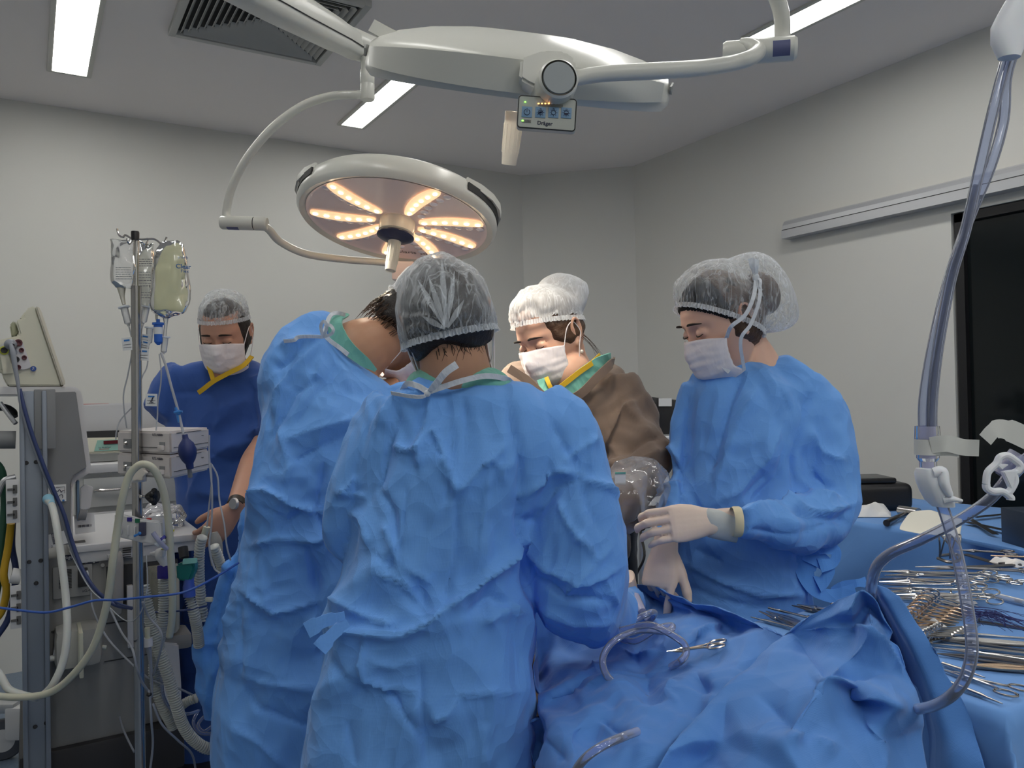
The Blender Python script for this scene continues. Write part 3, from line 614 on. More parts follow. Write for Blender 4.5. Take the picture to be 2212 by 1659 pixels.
def limb(g, P, r, seg=20, sub=5): g.tube(P, r, seg, 1, True, sub)
def torso(g, rows, seg=44, ex=2.5, dirw=CR, dird=DF, zmin=.30):
    rg = []
    for (py, L, R, d, th) in rows:
        a, b = W(L, py, d), W(R, py, d); c = (a+b)/2; hw = np.linalg.norm(b-a)/2
        q = np.linspace(0, 2*np.pi, seg, endpoint=False); cc, ss = np.cos(q), np.sin(q)
        rg.append(c+dirw*(hw*np.sign(cc)*np.abs(cc)**(2/ex))[:, None]+dird*(th*np.sign(ss)*np.abs(ss)**(2/ex))[:, None])
    # smooth between rows
    Rg = np.array(rg); n = len(Rg); ti = np.linspace(0, n-1, (n-1)*4+1); out = []
    Q = np.concatenate([2*Rg[:1]-Rg[1:2], Rg, 2*Rg[-1:]-Rg[-2:-1]])
    for t in ti:
        i = min(int(t), n-2); f = t-i; a, b, c, d = Q[i], Q[i+1], Q[i+2], Q[i+3]
        out.append(.5*(2*b+(-a+c)*f+(2*a-5*b+4*c-d)*f*f+(-a+3*b-3*c+d)*f**3))
    g.loft(out); return g
def fabric(name, g, m, parent, vox=.009, smooth=4, st=(), amp=.006, lam=.12, seed=0, amp2=.0022, post=1, label=None, fade=None):
    V, Fc = remesh(g, vox, smooth); N = normals(V, Fc)
    h = crumple(V, amp*2.0, lam, seed)+crumple(V, amp2*2.4, lam*.42, seed+50)+.004*vnoise(V*A(1, 1, .5), 7, seed)
    if st: h = h+1.5*strokes(V, N, st)
    if fade is not None: h = h*fade(V)
    return mk(name, (V+N*h[:, None], Fc), m, parent, auto=0, label=label)
def hand(Wr, d, back, side, curls=((.2, .3, .2),)*4, thumb=((.55, .75, -.25), (.25, .25)), k=1.0, spread=(.10, .03, -.03, -.11), wrist_r=(.027, .019), vox=.0022, tail=.05):
    """wrist point, hand direction, back-of-hand direction, thumb side"""
    d = n_(d); side = n_(np.asarray(side)-d*(np.asarray(side)@d)); back = n_(np.cross(side, d)) if np.cross(side, d)@np.asarray(back) > 0 else -n_(np.cross(side, d))
    g = G(); rg = []
    q = np.linspace(0, 2*np.pi, 24, endpoint=False)
    for (l, w_, t_, o_) in ((-tail, wrist_r[0]*1.05, wrist_r[1]*1.05, 0), (-.01, *wrist_r, 0), (.015, .030, .0185, .001), (.04, .037, .0175, .002), (.065, .041, .0150, .001), (.085, .0405, .0120, 0), (.094, .037, .0085, 0)):
        rg.append(Wr+d*l*k+side*o_*k+(side*(w_*k*np.sign(np.cos(q))*np.abs(np.cos(q))**.8)[:, None]+back*(t_*k*np.sin(q))[:, None]))
    g.loft(rg)
    def rot(v, ax, a): return v*math.cos(a)+np.cross(ax, v)*math.sin(a)+ax*(ax@v)*(1-math.cos(a))
    bases = ((.0285, .087, (.043, .026, .021), .0092), (.0095, .091, (.047, .030, .022), .0094), (-.0100, .087, (.043, .027, .021), .0088), (-.0280, .079, (.034, .021, .019), .0078))
    tips = []
    for i, (o_, l, seg, r) in enumerate(bases):
        c = curls[i] if i < len(curls) else curls[-1]; p = Wr+d*(l-.018)*k+side*o_*k-back*.001; v = rot(d, back, -spread[i]*(1 if np.cross(back, d)@side > 0 else -1)*-1)
        ax = n_(np.cross(v, back)); P = [p.copy(), p+v*.018*k]; rad = [r*1.02, r*1.06]; p = P[-1]
        for s_, (L, cu) in enumerate(zip(seg, c)):
            v = rot(v, ax, -cu if (rot(v, ax, -.3)@back) < (v@back) else cu)
            P += [p+v*L*k*.5, p+v*L*k]; rad += [r*(.93, .86, .80)[s_], r*(.98, .9, .62)[s_]]; p = P[-1]
        tips.append(p); g.tube(P, np.array(rad)*k, 14, 1, True, 3); g.ell(p, A(1, 1, 1)*r*.66*k, None, 10, 6)
    t0, tb = thumb; v = n_(d*t0[0]+side*t0[1]+back*t0[2]); p = Wr+d*.022*k+side*.020*k-back*.004*k; P = [p, p+v*.038*k]; rad = [.014, .0125]; p = P[-1]
    for L, cu in zip((.032, .027), tb):
        v = n_(v*math.cos(cu)+n_(d*.8-side*.6-back*.1)*math.sin(cu)); P += [p+v*L*k*.5, p+v*L*k]; rad += [.0108, .0105 if L > .03 else .0075]; p = P[-1]
    g.tube(P, np.array(rad)*k, 14, 1, True, 3); g.ell(p, A(1, 1, 1)*.0078*k, None, 10, 6)
    return g, tips
def shoe(C, d, col, parent):
    d = n_(d); s = np.cross(d, DU); rg = []
    q = np.linspace(0, 2*np.pi, 20, endpoint=False)
    for l, w_, h in ((-.085, .022, .055), (-.06, .036, .075), (0, .038, .07), (.07, .045, .05), (.12, .044, .042), (.155, .03, .032), (.168, .012, .02)):
        rg.append(C+d*l+s*(w_*np.cos(q))[:, None]+DU*(h/2+h/2*np.sign(np.sin(q))*np.abs(np.sin(q))**.7)[:, None])
    mk('shoe', G().loft(rg), col, parent)
def legs(g, hips, feet, r=(.085, .075, .055, .05, .042, .038)):
    for h, f in zip(hips, feet):
        h, f = np.asarray(h), np.asarray(f); kn = (h+f)/2+A(0, 0, .02)
        limb(g, [h, h*.6+kn*.4, kn, kn*.55+f*.45, f*.8+kn*.2, f+A(0, 0, .06)], r)
SK1 = mat('skin_light', (.56, .31, .22), .5, bump=.25, bscale=300, bdist=.0004, sss=.12, var=.05, vscale=14)
SK2 = mat('skin_tan', (.47, .26, .165), .5, bump=.25, bscale=300, bdist=.0004, sss=.12, var=.06, vscale=14)
SK3 = mat('skin_fair', (.66, .39, .28), .5, bump=.2, bscale=300, bdist=.0004, sss=.12, var=.05, vscale=14)
SK4 = mat('skin_pale', (.72, .45, .34), .48, bump=.15, bscale=300, bdist=.0004, sss=.14, var=.05, vscale=14)
M_gown = cloth_mat('gown_blue', (.162, .410, .92), crumple=.40, cscale=11)
M_gown2 = cloth_mat('gown_blue_bright', (.12, .37, .90), crumple=.35, cscale=10)
M_scrub = cloth_mat('scrub_navy', (.035, .10, .36), dots=False, crumple=.22, cscale=8, thin=.05, rough=.85)
M_brown = cloth_mat('gown_brown', (.185, .135, .105), dots=False, crumple=.18, cscale=7, thin=.05, rough=.9, var=.12)
M_green = cloth_mat('scrub_green', (.20, .53, .44), dots=False, crumple=.25, cscale=22, thin=.1)
M_yell = mat('yellow_trim', (.62, .40, .02), .7)
M_mask = cloth_mat('mask_white', (.90, .86, .88), dots=False, crumple=.08, cscale=40, thin=.12, var=.02)
M_tie = cloth_mat('tie_white', (.74, .78, .83), dots=False, crumple=.15, cscale=60, thin=.2, var=.03)
M_hair = mat('hair_dark', (.016, .011, .009), .45, bump=.9, bscale=260, bdist=.002)
M_hairb = mat('hair_brown', (.07, .035, .018), .42, bump=.9, bscale=260, bdist=.002)
M_glove = mat('glove_latex', (.72, .58, .49), .5, bump=.25, bscale=120, bdist=.0008, sss=.08, var=.05, vscale=20)
M_gloveb = mat('glove_band', (.68, .60, .40), .5, bump=.2, bscale=120)
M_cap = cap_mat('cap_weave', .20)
M_cap2 = cap_mat('cap_weave_lit', .62)  # denser copy of the weave, standing in for lamplight on the caps
M_shoe = mat('shoe_dark', (.03, .03, .035), .5); M_shoew = mat('shoe_white', (.5, .5, .5), .5)
M_trous = cloth_mat('trousers_black', (.012, .012, .014), dots=False, thin=0, crumple=.1)
# ================================================================ the five people
# ---- person 3: nearest, seen from behind
p = thing('person', (*W(930, 1500, 1.45)[:2], 0), 'nearest person, back to us, blue gown and see-through cap, white neck tie', 'person')
H = Head(W(965, 700, 1.44), DF*.93-DR*.14-DU*.26, roll=-.20, k=.95)
g = G(); H.body(g, False)
limb(g, [W(965, 710, 1.45), W(978, 770, 1.43), W(985, 825, 1.45), W(975, 900, 1.47)], [.062, .061, .066, .09])
torso(g, [(860, 880, 1120, 1.47, .05), (950, 840, 1160, 1.47, .08), (1100, 820, 1110, 1.47, .08), (1300, 790, 1090, 1.47, .10), (1500, 800, 1080, 1.47, .08)])
limb(g, [W(1130, 890, 1.47), W(1225, 1010, 1.46), W(1250, 1240, 1.46), W(1310, 1290, 1.62), W(1362, 1290, 1.76)], [.05, .045, .04, .035, .026])
limb(g, [W(870, 890, 1.47), W(790, 1010, 1.46), W(785, 1190, 1.52), W(850, 1200, 1.75)], [.05, .045, .04, .03])
b0 = W(930, 1500, 1.47); legs(g, [b0-DR*.09+DU*.1, b0+DR*.09+DU*.1], [A(*(b0-DR*.10)[:2], .0), A(*(b0+DR*.10)[:2], .0)])
mk('body', remesh(g, .0048, 2), SK2, p)
H.hair(p, lambda P, D: np.minimum(P[:, 2]+.072+.008*np.sin(P[:, 0]*60)-.25*np.maximum(P[:, 1]+.02, 0), .028-P[:, 1]), .009, M_hair, 3)
rs = np.random.RandomState(4); g = G()
for i in range(90):
    a = rs.uniform(-1.15, 1.15); z0 = -.052+rs.uniform(-.014, .014); L = rs.uniform(.012, .028); xx = .066*math.sin(a); yy = -.086*math.cos(a)+.02
    g.tube(H.T(np.array([[xx, yy, z0], [xx*.97+rs.uniform(-.004, .004), yy+.004, z0-L*.5], [xx*.9+rs.uniform(-.010, .010), yy+.014, z0-L]])), [.0007, .0006, .0002], 4)
mk('nape_hair', g, M_hair, p)
c = H.cap(p, A(0, -.25, 1), -.024, lambda P, D: .004+.003*sm(-D[:, 1])+.003*sm(D[:, 2]), M_cap, seed=2, knots=[(A(-.22, -.97, -.38), .0055), (A(.5, -.3, .9), .003)], ruffle=.004, low=.0135)
g = G()
for th_, L in ((-2.15, .95), (-1.85, 1.15), (-1.45, .8), (-1.15, .9), (-2.6, .6), (-.55, .5)):   # folded pleats fanning up from the gather
    k0 = n_(A(-.22, -.97, -.36)); e1 = n_(np.cross(k0, A(0, 0, 1))); e2 = np.cross(e1, k0); P = []
    for t in np.linspace(0.03, L, 8):
        dd = n_(k0*math.cos(t)+(e1*math.cos(th_)-e2*math.sin(th_))*math.sin(t)); P.append(dd*A(.075, .098, .118)*1.175)
    g.strip(H.T(np.array(P)), np.interp(np.linspace(0, 1, 8), [0, .5, 1], [.003, .011, .001]), (H.T(np.array(P))-H.C)+CR*.03*(1 if th_ > -1.6 else -1), .0006)
mk('pleat', g, cap_mat('cap_fold', .38), c)
for sx in (1, -1): mk('ear_loop', G().tube(H.T(np.array([[sx*.078, .012, .020], [sx*.088, -.014, .018], [sx*.086, -.026, -.004], [sx*.080, -.020, -.030], [sx*.072, .010, -.075], [sx*.06, .05, -.09]])), .0012, 6, 1), M_tie, p)
H.mask(p, M_mask, seed=9)
mk('scrub_top', fabric_g := remesh(torso(G(), [(794, 915, 1068, 1.45, .048), (808, 888, 1092, 1.45, .064), (828, 876, 1110, 1.45, .068), (850, 870, 1128, 1.46, .070), (900, 850, 1140, 1.47, .07)]), .006, 3), M_green, p)
g = G()
torso(g, [(822, 905, 1100, 1.45, .055), (840, 868, 1150, 1.45, .078), (872, 838, 1200, 1.455, .098), (920, 806, 1222, 1.46, .115), (980, 786, 1218, 1.46, .125), (1060, 776, 1190, 1.46, .13), (1150, 765, 1150, 1.46, .135), (1225, 744, 1140, 1.46, .14), (1300, 716, 1150, 1.46, .15), (1380, 703, 1157, 1.46, .155), (1480, 688, 1155, 1.46, .155), (1570, 674, 1152, 1.46, .155), (1659, 664, 1152, 1.46, .155), (1900, 650, 1155, 1.46, .15), (2060, 650, 1150, 1.46, .15)])
limb(g, [W(1150, 890, 1.46), W(1205, 950, 1.45), W(1232, 1050, 1.45), W(1250, 1160, 1.44), W(1255, 1260, 1.45), W(1285, 1325, 1.50), W(1325, 1318, 1.62), W(1352, 1300, 1.72)], [.070, .080, .088, .095, .092, .070, .050, .036], 26)
limb(g, [W(870, 890, 1.46), W(815, 970, 1.46), W(780, 1080, 1.47), W(785, 1180, 1.50), W(850, 1210, 1.62), W(900, 1200, 1.78)], [.060, .060, .056, .050, .05, .045], 24)
ST3 = [([(932, 925), (950, 960), (975, 1020), (984, 1060)], .009, 5, 1), ([(905, 965), (930, 930), (955, 925)], .007, 6), ([(845, 965), (880, 975), (925, 965)], .010, 9, 1), ([(1040, 1010), (1075, 985), (1090, 960)], .010, 6, 1), ([(1055, 990), (1085, 1010), (1110, 1000)], .008, 5), ([(1080, 1010), (1088, 1045)], .008, 5),
 ([(1190, 1025), (1240, 1020), (1290, 1050), (1345, 1070)], .010, 7, 1), ([(1215, 1000), (1265, 960), (1290, 950)], .008, 6), ([(1195, 1020), (1150, 1050), (1120, 1080)], .009, 8), ([(1205, 1080), (1230, 1140), (1265, 1170)], .008, 6), ([(1290, 1210), (1265, 1170), (1240, 1160)], .009, 6, 1), ([(1290, 1210), (1250, 1250), (1215, 1290)], .009, 8), ([(1290, 1210), (1320, 1180)], .008, 6), ([(1340, 1310), (1320, 1280), (1300, 1240)], .007, 6),
 ([(880, 1060), (870, 1150), (862, 1220)], -.005, 5, 1), ([(780, 1030), (740, 1070)], .008, 7), ([(745, 1060), (790, 1075)], .007, 6), ([(1060, 1000), (1040, 1150), (1035, 1240)], .005, 5), ([(820, 1240), (870, 1260), (900, 1300)], .008, 8, 1), ([(1045, 1350), (1080, 1320), (1130, 1305)], .009, 8), ([(800, 1420), (850, 1440), (900, 1430)], .006, 7), ([(1095, 860), (1125, 1000), (1122, 1130), (1140, 1290)], -.012, 9), ([(1128, 1120), (1150, 1128), (1200, 1060), (1290, 1010)], -.010, 12), ([(1130, 1160), (1180, 1235), (1260, 1260), (1350, 1225)], .010, 16, 1),
 ([(700, 1340), (760, 1362), (860, 1368), (920, 1345), (1020, 1270), (1100, 1205), (1140, 1160)], .020, 17, -1), ([(720, 1290), (790, 1330), (860, 1350)], .010, 12),
 ([(960, 1100), (980, 1010), (975, 900)], -.006, 8), ([(984, 1070), (1040, 1010), (1075, 960)], .010, 10), ([(984, 1070), (965, 1010), (950, 985)], .008, 7), ([(984, 1070), (984, 1200), (960, 1300)], -.007, 8, 1),
 ([(862, 1230), (900, 1240), (930, 1260)], .008, 9), ([(862, 1230), (850, 1170), (830, 1130)], .007, 8), ([(800, 1190), (900, 1250), (920, 1320)], -.006, 10),
 ([(795, 1372), (786, 1430), (790, 1470), (830, 1490), (900, 1500)], .012, 11, 1), ([(830, 1490), (870, 1540), (915, 1600)], -.008, 8, 1), ([(905, 1430), (910, 1500), (920, 1659)], -.006, 6),
 ([(990, 1500), (1060, 1495), (1130, 1490)], .008, 10), ([(990, 1510), (960, 1545), (930, 1560)], .009, 8), ([(1000, 1330), (1060, 1290), (1100, 1310), (1120, 1400)], -.008, 12),
 ([(935, 840), (925, 900), (900, 960), (905, 1010)], .012, 14, 1), ([(1000, 860), (1010, 930), (1000, 1000)], -.007, 9), ([(870, 880), (840, 960), (815, 1060)], -.008, 10, 1), ([(930, 850), (860, 870), (820, 930)], .010, 10),
 ([(1180, 900), (1240, 1000), (1270, 1100), (1300, 1160)], -.008, 14, 1), ([(1200, 1010), (1260, 1040), (1330, 1060)], .008, 10), ([(1150, 1240), (1220, 1290), (1320, 1300)], -.009, 12, 1), ([(1170, 1310), (1240, 1345), (1330, 1350)], .009, 12),
 ([(760, 1100), (790, 1130), (800, 1180)], .009, 9), ([(820, 1060), (850, 1100), (860, 1180), (840, 1240)], -.008, 9), ([(1060, 1110), (1045, 1240), (1010, 1300)], .006, 10), ([(720, 1420), (760, 1470), (790, 1500)], -.008, 10), ([(1080, 1330), (1140, 1320)], .008, 10), ([(740, 1560), (770, 1659)], -.006, 12), ([(1040, 1560), (1050, 1659)], .007, 16)]
fabric('gown', g, M_gown, p, .0062, 4, ST3, .007, .15, 11, .0016)
# collar binding and its tie
cp_ = [W(868, 847, 1.40), W(880, 829, 1.37), W(905, 835, 1.36), W(925, 845, 1.355), W(950, 838, 1.355), W(1000, 822, 1.36), W(1050, 812, 1.375), W(1092, 818, 1.41), W(1105, 826, 1.45)]
mk('collar_binding', G().strip(spline(cp_), .0095, -CF-CU*.1, .003), M_tie, p)
t_ = mk('neck_tie', G().strip(spline([W(925, 848, 1.345), W(940, 832, 1.33), W(962, 805, 1.32), W(987, 787, 1.325)]), np.interp(np.linspace(0, 1, 19), [0, .3, 1], [.006, .012, .013]), -CF+CR*.4, .0012), M_tie, p)
mk('tie_end', G().strip(spline([W(925, 850, 1.345), W(912, 857, 1.34), W(885, 856, 1.345), W(845, 849, 1.37)]), [.006]*6+[.007]*13, -CF-CU*.5, .0012), M_tie, t_)
mk('tie_knot', G().ell(W(923, 850, 1.345), (.006, .005, .006)), M_tie, t_)
g = G()
for a_, b__ in (((745, 1330), (662, 1362)), ((752, 1345), (690, 1402))):
    A0, B0 = W(*a_, 1.285), W(*b__, 1.265); mid = (A0+B0)/2+CU*.004
    g.strip(spline([A0, mid, B0]), [.014]*4+[.020]*5+[.026]*4, -CF+CR*.2, .0015)
mk('waist_tie', g, M_gown, p)
wr = W(1362, 1282, 1.74); gh, _t = hand(wr, A(*(CR*.25+CF*.35-CU*.9)), -CF*.8+CR*.5, CR*.2+CF*.9, ((.5, .7, .5), (.6, .8, .5), (.6, .8, .5), (.7, .8, .5)), k=.92)
mk('glove', remesh(gh, .0026, 1), M_glove, p)
for s_ in (-1, 1): shoe(A(*(b0+DR*.10*s_)[:2], 0), DF, M_shoew, p)
# ---- person 2: bent forward, back to us, dark hair at the nape
p = thing('person', (*W(700, 1400, 1.95)[:2], 0), 'person in blue gown bent far forward, bare nape, dark hair, white bow', 'person')
H = Head(W(884, 714, 2.12), DR*.42+DF*.42-DU*.80, roll=.0, k=1.05, up=DR*.6+DU*.8)
g = G(); H.body(g, False)
limb(g, [W(876, 728, 2.12), W(840, 740, 2.10), W(798, 748, 2.06), W(762, 768, 2.03), W(700, 820, 2.02)], [.064, .068, .076, .085, .10])
torso(g, [(740, 640, 800, 2.03, .07), (900, 620, 830, 2.0, .08), (1100, 610, 800, 1.96, .09), (1300, 600, 760, 1.95, .09), (1500, 590, 740, 1.95, .09)])
limb(g, [W(640, 800, 2.0), W(610, 950, 1.98), W(610, 1110, 1.95), W(680, 1190, 2.12), W(780, 1180, 2.3)], [.05, .045, .04, .033, .028]); limb(g, [W(820, 830, 2.05), W(860, 950, 2.1), W(900, 1100, 2.25)], [.05, .045, .035])
b0 = W(650, 1500, 1.97); legs(g, [b0-DR*.09+DU*.1, b0+DR*.09+DU*.1], [A(*(b0-DR*.10)[:2], .0), A(*(b0+DR*.10)[:2], .0)])
mk('body', remesh(g, .0048, 3), SK2, p)
H.hair(p, lambda P, D: np.minimum(P[:, 2]+.050+.010*np.sin(P[:, 0]*70)-.2*np.maximum(P[:, 1], 0), .035-P[:, 1]), .014, M_hair, 5, rough=.003)
rs = np.random.RandomState(8); g = G()
for i in range(170):
    a = rs.uniform(-1.3, 1.3); z0 = rs.uniform(-.045, .05); L = rs.uniform(.03, .06); xx = .083*math.sin(a)*math.sqrt(max(.1, 1-(z0/.118)**2)); yy = -.108*math.cos(a)*math.sqrt(max(.1, 1-(z0/.118)**2))
    g.tube(H.T(np.array([[xx, yy, z0], [xx*1.04, yy*1.05, z0-L*.45], [xx*.99+rs.uniform(-.006, .006), yy*.99+.002, z0-L]])), [.0012, .0013, .0003], 5)
mk('hair_strand', g, M_hairb, p)
_pd = n_(H.X.T@(DU-.35*DR)); H.cap(p, A(0, .25, .97), -.004, lambda P, D: .016+.026*sm((D@_pd-.35)/.6)+.006*vnoise(D, 2.5, 3), M_cap2, seed=6, knots=[(A(.2, -.3, .9), .004)], ruffle=.006, low=.020)
H.mask(p, M_mask, seed=4, loops='ear')
mk('scrub_top', G().strip(spline([W(752, 680, 2.02), W(730, 685, 1.975), W(724, 702, 1.95), W(730, 724, 1.935), W(748, 748, 1.925), W(775, 772, 1.925), W(812, 800, 1.94)]), np.interp(np.linspace(0, 1, 37), [0, .15, .5, .9, 1], [.006, .030, .040, .026, .008]), -CF-CR*.1+CU*.1, .006), M_green, p)
g = G()
torso(g, [(676, 672, 716, 2.04, .05), (692, 642, 724, 2.03, .075), (722, 606, 732, 2.02, .09), (762, 583, 752, 2.0, .11), (800, 578, 790, 1.99, .12), (835, 574, 838, 1.98, .125), (880, 566, 868, 1.97, .13), (940, 556, 890, 1.96, .135), (1000, 552, 895, 1.95, .135), (1060, 548, 890, 1.94, .135), (1130, 540, 880, 1.94, .13), (1200, 520, 860, 1.94, .13), (1280, 505, 850, 1.94, .135), (1400, 487, 830, 1.94, .14), (1500, 474, 820, 1.94, .14), (1576, 466, 810, 1.94, .14), (1659, 470, 800, 1.94, .14), (1850, 480, 800, 1.94, .13)])
limb(g, [W(645, 790, 1.98), W(625, 900, 1.95), W(618, 1010, 1.92), W(622, 1090, 1.88), W(650, 1130, 1.90), W(720, 1160, 2.02), W(790, 1150, 2.2)], [.07, .072, .075, .072, .066, .055, .045], 24)
limb(g, [W(830, 850, 2.0), W(870, 930, 2.0), W(880, 1040, 2.05), W(900, 1100, 2.2)], [.065, .07, .06, .045], 22)
ST2 = [([(700, 735), (650, 742), (605, 750)], .016, 10), ([(698, 740), (690, 800), (680, 820)], .009, 7), ([(698, 740), (730, 790), (770, 850)], .008, 8), ([(698, 742), (640, 790), (600, 850), (590, 900)], .013, 13, 1), ([(660, 740), (620, 780), (590, 800)], -.012, 9), ([(730, 775), (700, 830), (650, 900), (640, 920)], -.006, 7), ([(690, 820), (640, 850), (600, 920), (580, 960)], -.008, 8),
 ([(545, 1065), (580, 1060), (640, 1090), (700, 1110)], .018, 13, -1), ([(545, 1180), (600, 1165), (690, 1170), (730, 1150)], .018, 14, 1), ([(625, 1175), (665, 1180), (690, 1290)], -.010, 12), ([(560, 1090), (620, 1130), (660, 1100)], -.012, 12), ([(600, 920), (615, 960), (630, 1010), (620, 1050)], .010, 11), ([(620, 950), (680, 930), (770, 905)], .009, 10), ([(630, 1000), (700, 960), (760, 930)], -.008, 11), ([(700, 1000), (680, 1100), (720, 1200)], -.012, 12, 1),
 ([(520, 1275), (560, 1300), (590, 1325), (640, 1315), (690, 1300)], .013, 9, 1), ([(520, 1290), (565, 1340), (620, 1350)], -.010, 9), ([(520, 1460), (590, 1480), (680, 1485)], .009, 9), ([(520, 1480), (560, 1530), (640, 1560), (680, 1575)], -.008, 9, 1), ([(520, 1460), (520, 1380), (518, 1300)], -.006, 6), ([(560, 1200), (570, 1260), (580, 1310)], .006, 8), ([(500, 1560), (560, 1600), (620, 1659)], .008, 12), ([(665, 1200), (690, 1330), (695, 1450)], -.009, 12)]
fabric('gown', g, M_gown, p, .0070, 4, ST2, .007, .16, 21, .0018)
g = G(); q = [(531, 1080, 560), (519, 1123, 560), (503, 1190, 560), (480, 1222, 560), (463, 1278, 560), (444, 1345, 550), (421, 1395, 545), (420, 1450, 540), (422, 1510, 535), (440, 1558, 530)]
torso(g, [(py, L, R, 2.10, .035 if i else .02) for i, (L, py, R) in enumerate(q)], ex=2)
fabric('gown_flap', g, M_gown2, p, .009, 3, [([(500, 1130), (505, 1230), (470, 1330), (450, 1450)], -.010, 9), ([(480, 1222), (505, 1235)], .008, 8), ([(424, 1395), (470, 1390), (510, 1380)], .012, 10), ([(440, 1500), (470, 1440), (500, 1400)], .007, 10)], .006, .14, 31)
mk('collar_binding', G().strip(spline([W(745, 680, 1.99), W(728, 676, 1.965), W(714, 682, 1.945), W(706, 700, 1.93), W(702, 722, 1.92), W(712, 735, 1.91), W(735, 752, 1.90), W(752, 766, 1.89)]), .010, -CF-CR*.1, .003), M_tie, p)
tt = mk('neck_tie', G().strip(spline([W(698, 728, 1.90), W(693, 705, 1.885), W(700, 694, 1.88), W(706, 706, 1.885), W(699, 728, 1.90)]), .0075, -CF+CR*.3, .0012).strip(spline([W(698, 728, 1.90), W(715, 722, 1.885), W(720, 712, 1.88), W(712, 702, 1.885), W(702, 706, 1.89)]), .0075, -CF+CR*.3, .0012), M_tie, p)
mk('tie_end', G().strip(spline([W(698, 728, 1.90), W(675, 727, 1.89), W(645, 728, 1.885), W(635, 735, 1.88), W(613, 737, 1.88)]), .009, -CF-CU*.5, .0012), M_tie, tt)
for s_ in (-1, 1): shoe(A(*(b0+DR*.10*s_)[:2], 0), DF, M_shoew, p)
# ---- person 1: man in navy scrubs at the left
p = thing('person', (*W(490, 1200, 2.75)[:2], 0), 'man in navy scrubs with yellow neckline, cap and mask, looking down beside the drip stand', 'person')
H = Head(W(488, 722, 2.66), -DF*.90-DR*.02-DU*.42, k=1.0)
g = G(); H.body(g)
limb(g, [W(488, 735, 2.70), W(490, 775, 2.74), W(492, 830, 2.76)], [.058, .058, .09])
torso(g, [(800, 430, 555, 2.76, .06), (900, 390, 580, 2.76, .09), (1100, 400, 580, 2.76, .09), (1250, 400, 580, 2.78, .09)])
limb(g, [W(420, 810, 2.76), W(415, 880, 2.76), W(425, 960, 2.76)], [.045, .038, .034]); limb(g, [W(572, 820, 2.74), W(578, 940, 2.70), W(545, 1000, 2.52), W(512, 1085, 2.36)], [.05, .045, .038, .027])
b0 = W(490, 1250, 2.78); legs(g, [b0-DR*.10+DU*.1, b0+DR*.10+DU*.1], [A(*(b0-DR*.11)[:2], .0), A(*(b0+DR*.11)[:2], .0)])
hg, tips = hand(W(508, 1098, 2.34), -CU*.75-CR*.62-CF*.12, -CF*.9-CR*.1, -CR*.7+CU*.4-CF*.3, ((.55, .5, .3), (.45, .5, .4), (.35, .5, .4), (.3, .45, .4)), thumb=((.75, .45, -.35), (.2, .2)), k=.98, tail=.03)
g.add(*hg.arr()); mk('body', remesh(g, .0040, 2), SK1, p)
H.eyes(p, (.018, .011, .008)); H.mask(p, M_mask, seed=3, wrap=62)
H.hair(p, lambda P, D: np.minimum(P[:, 2]+.045+.5*np.minimum(P[:, 1]-.0, .02), np.maximum(np.minimum(np.abs(P[:, 0])-.050+10*(P[:, 1] < 0), .046-P[:, 1]), P[:, 2]-.074)), .0045, M_hair, 1)
mk('beard', (lambda VF: VF)(H.shell(lambda P, D: np.minimum(np.minimum(-.03-P[:, 2], .06-P[:, 1]), np.minimum(np.abs(P[:, 0])-.03, P[:, 1]+.01)), lambda P, D, mv: -.002+.004*sm(mv/.015))), M_hair, p, auto=0)
H.cap(p, A(0, -.18, 1), .056, lambda P, D: .016+.012*sm(-D[:, 1]+.4)+.004*vnoise(D, 3, 2), M_cap, seed=4, knots=[(A(0, .98, .42), .004)], ruffle=.004, low=.009)
g = G(); torso(g, [(775, 445, 540, 2.76, .055), (787, 412, 566, 2.76, .08), (820, 382, 592, 2.76, .105), (870, 368, 602, 2.76, .12), (950, 370, 606, 2.76, .13), (1040, 379, 602, 2.76, .13), (1120, 392, 596, 2.76, .13), (1230, 400, 590, 2.77, .13), (1330, 400, 590, 2.78, .12)])
limb(g, [W(410, 815, 2.75), W(375, 860, 2.73), W(342, 898, 2.70)], [.075, .075, .062]); limb(g, [W(560, 820, 2.74), W(582, 880, 2.72), W(578, 945, 2.66)], [.075, .075, .064])
fabric('scrub_top', g, M_scrub, p, .009, 4, [([(365, 850), (410, 848), (470, 850)], -.006, 5), ([(400, 1080), (440, 1000), (520, 950)], .012, 16), ([(420, 960), (500, 1000), (550, 980)], -.010, 14), ([(475, 870), (480, 900), (460, 930)], .010, 12), ([(395, 900), (388, 990), (400, 1080)], -.010, 12), ([(545, 830), (550, 950)], -.010, 9), ([(430, 1060), (500, 1080), (560, 1050)], .011, 14)], .008, .2, 41)
g = G(); 
for s_ in (-1, 1): limb(g, [b0+DR*.09*s_+DU*.12, b0+DR*.10*s_-DU*.25, A(*(b0+DR*.11*s_)[:2], .05)], [.12, .09, .075])
fabric('scrub_trousers', g, M_scrub, p, .012, 3, (), .008, .2, 43)
q = spline([W(445, 770, 2.64), W(451, 790, 2.61), W(461, 822, 2.60)]); q2 = spline([W(544, 770, 2.66), W(525, 790, 2.615), W(490, 808, 2.60), W(461, 824, 2.595), W(440, 840, 2.60), W(429, 848, 2.61)])
mk('neckline_trim', G().strip(q, .014, -CF, .004).strip(q2, .015, -CF-CU*.1, .005), M_yell, p)
sk = mk('throat', G().prism([(0, 0), (.13, .0), (.10, -.04), (.03, -.085), (.005, -.03)], W(447, 772, 2.66), CR, CU, CF, .03, bev=.004), SK1, p)
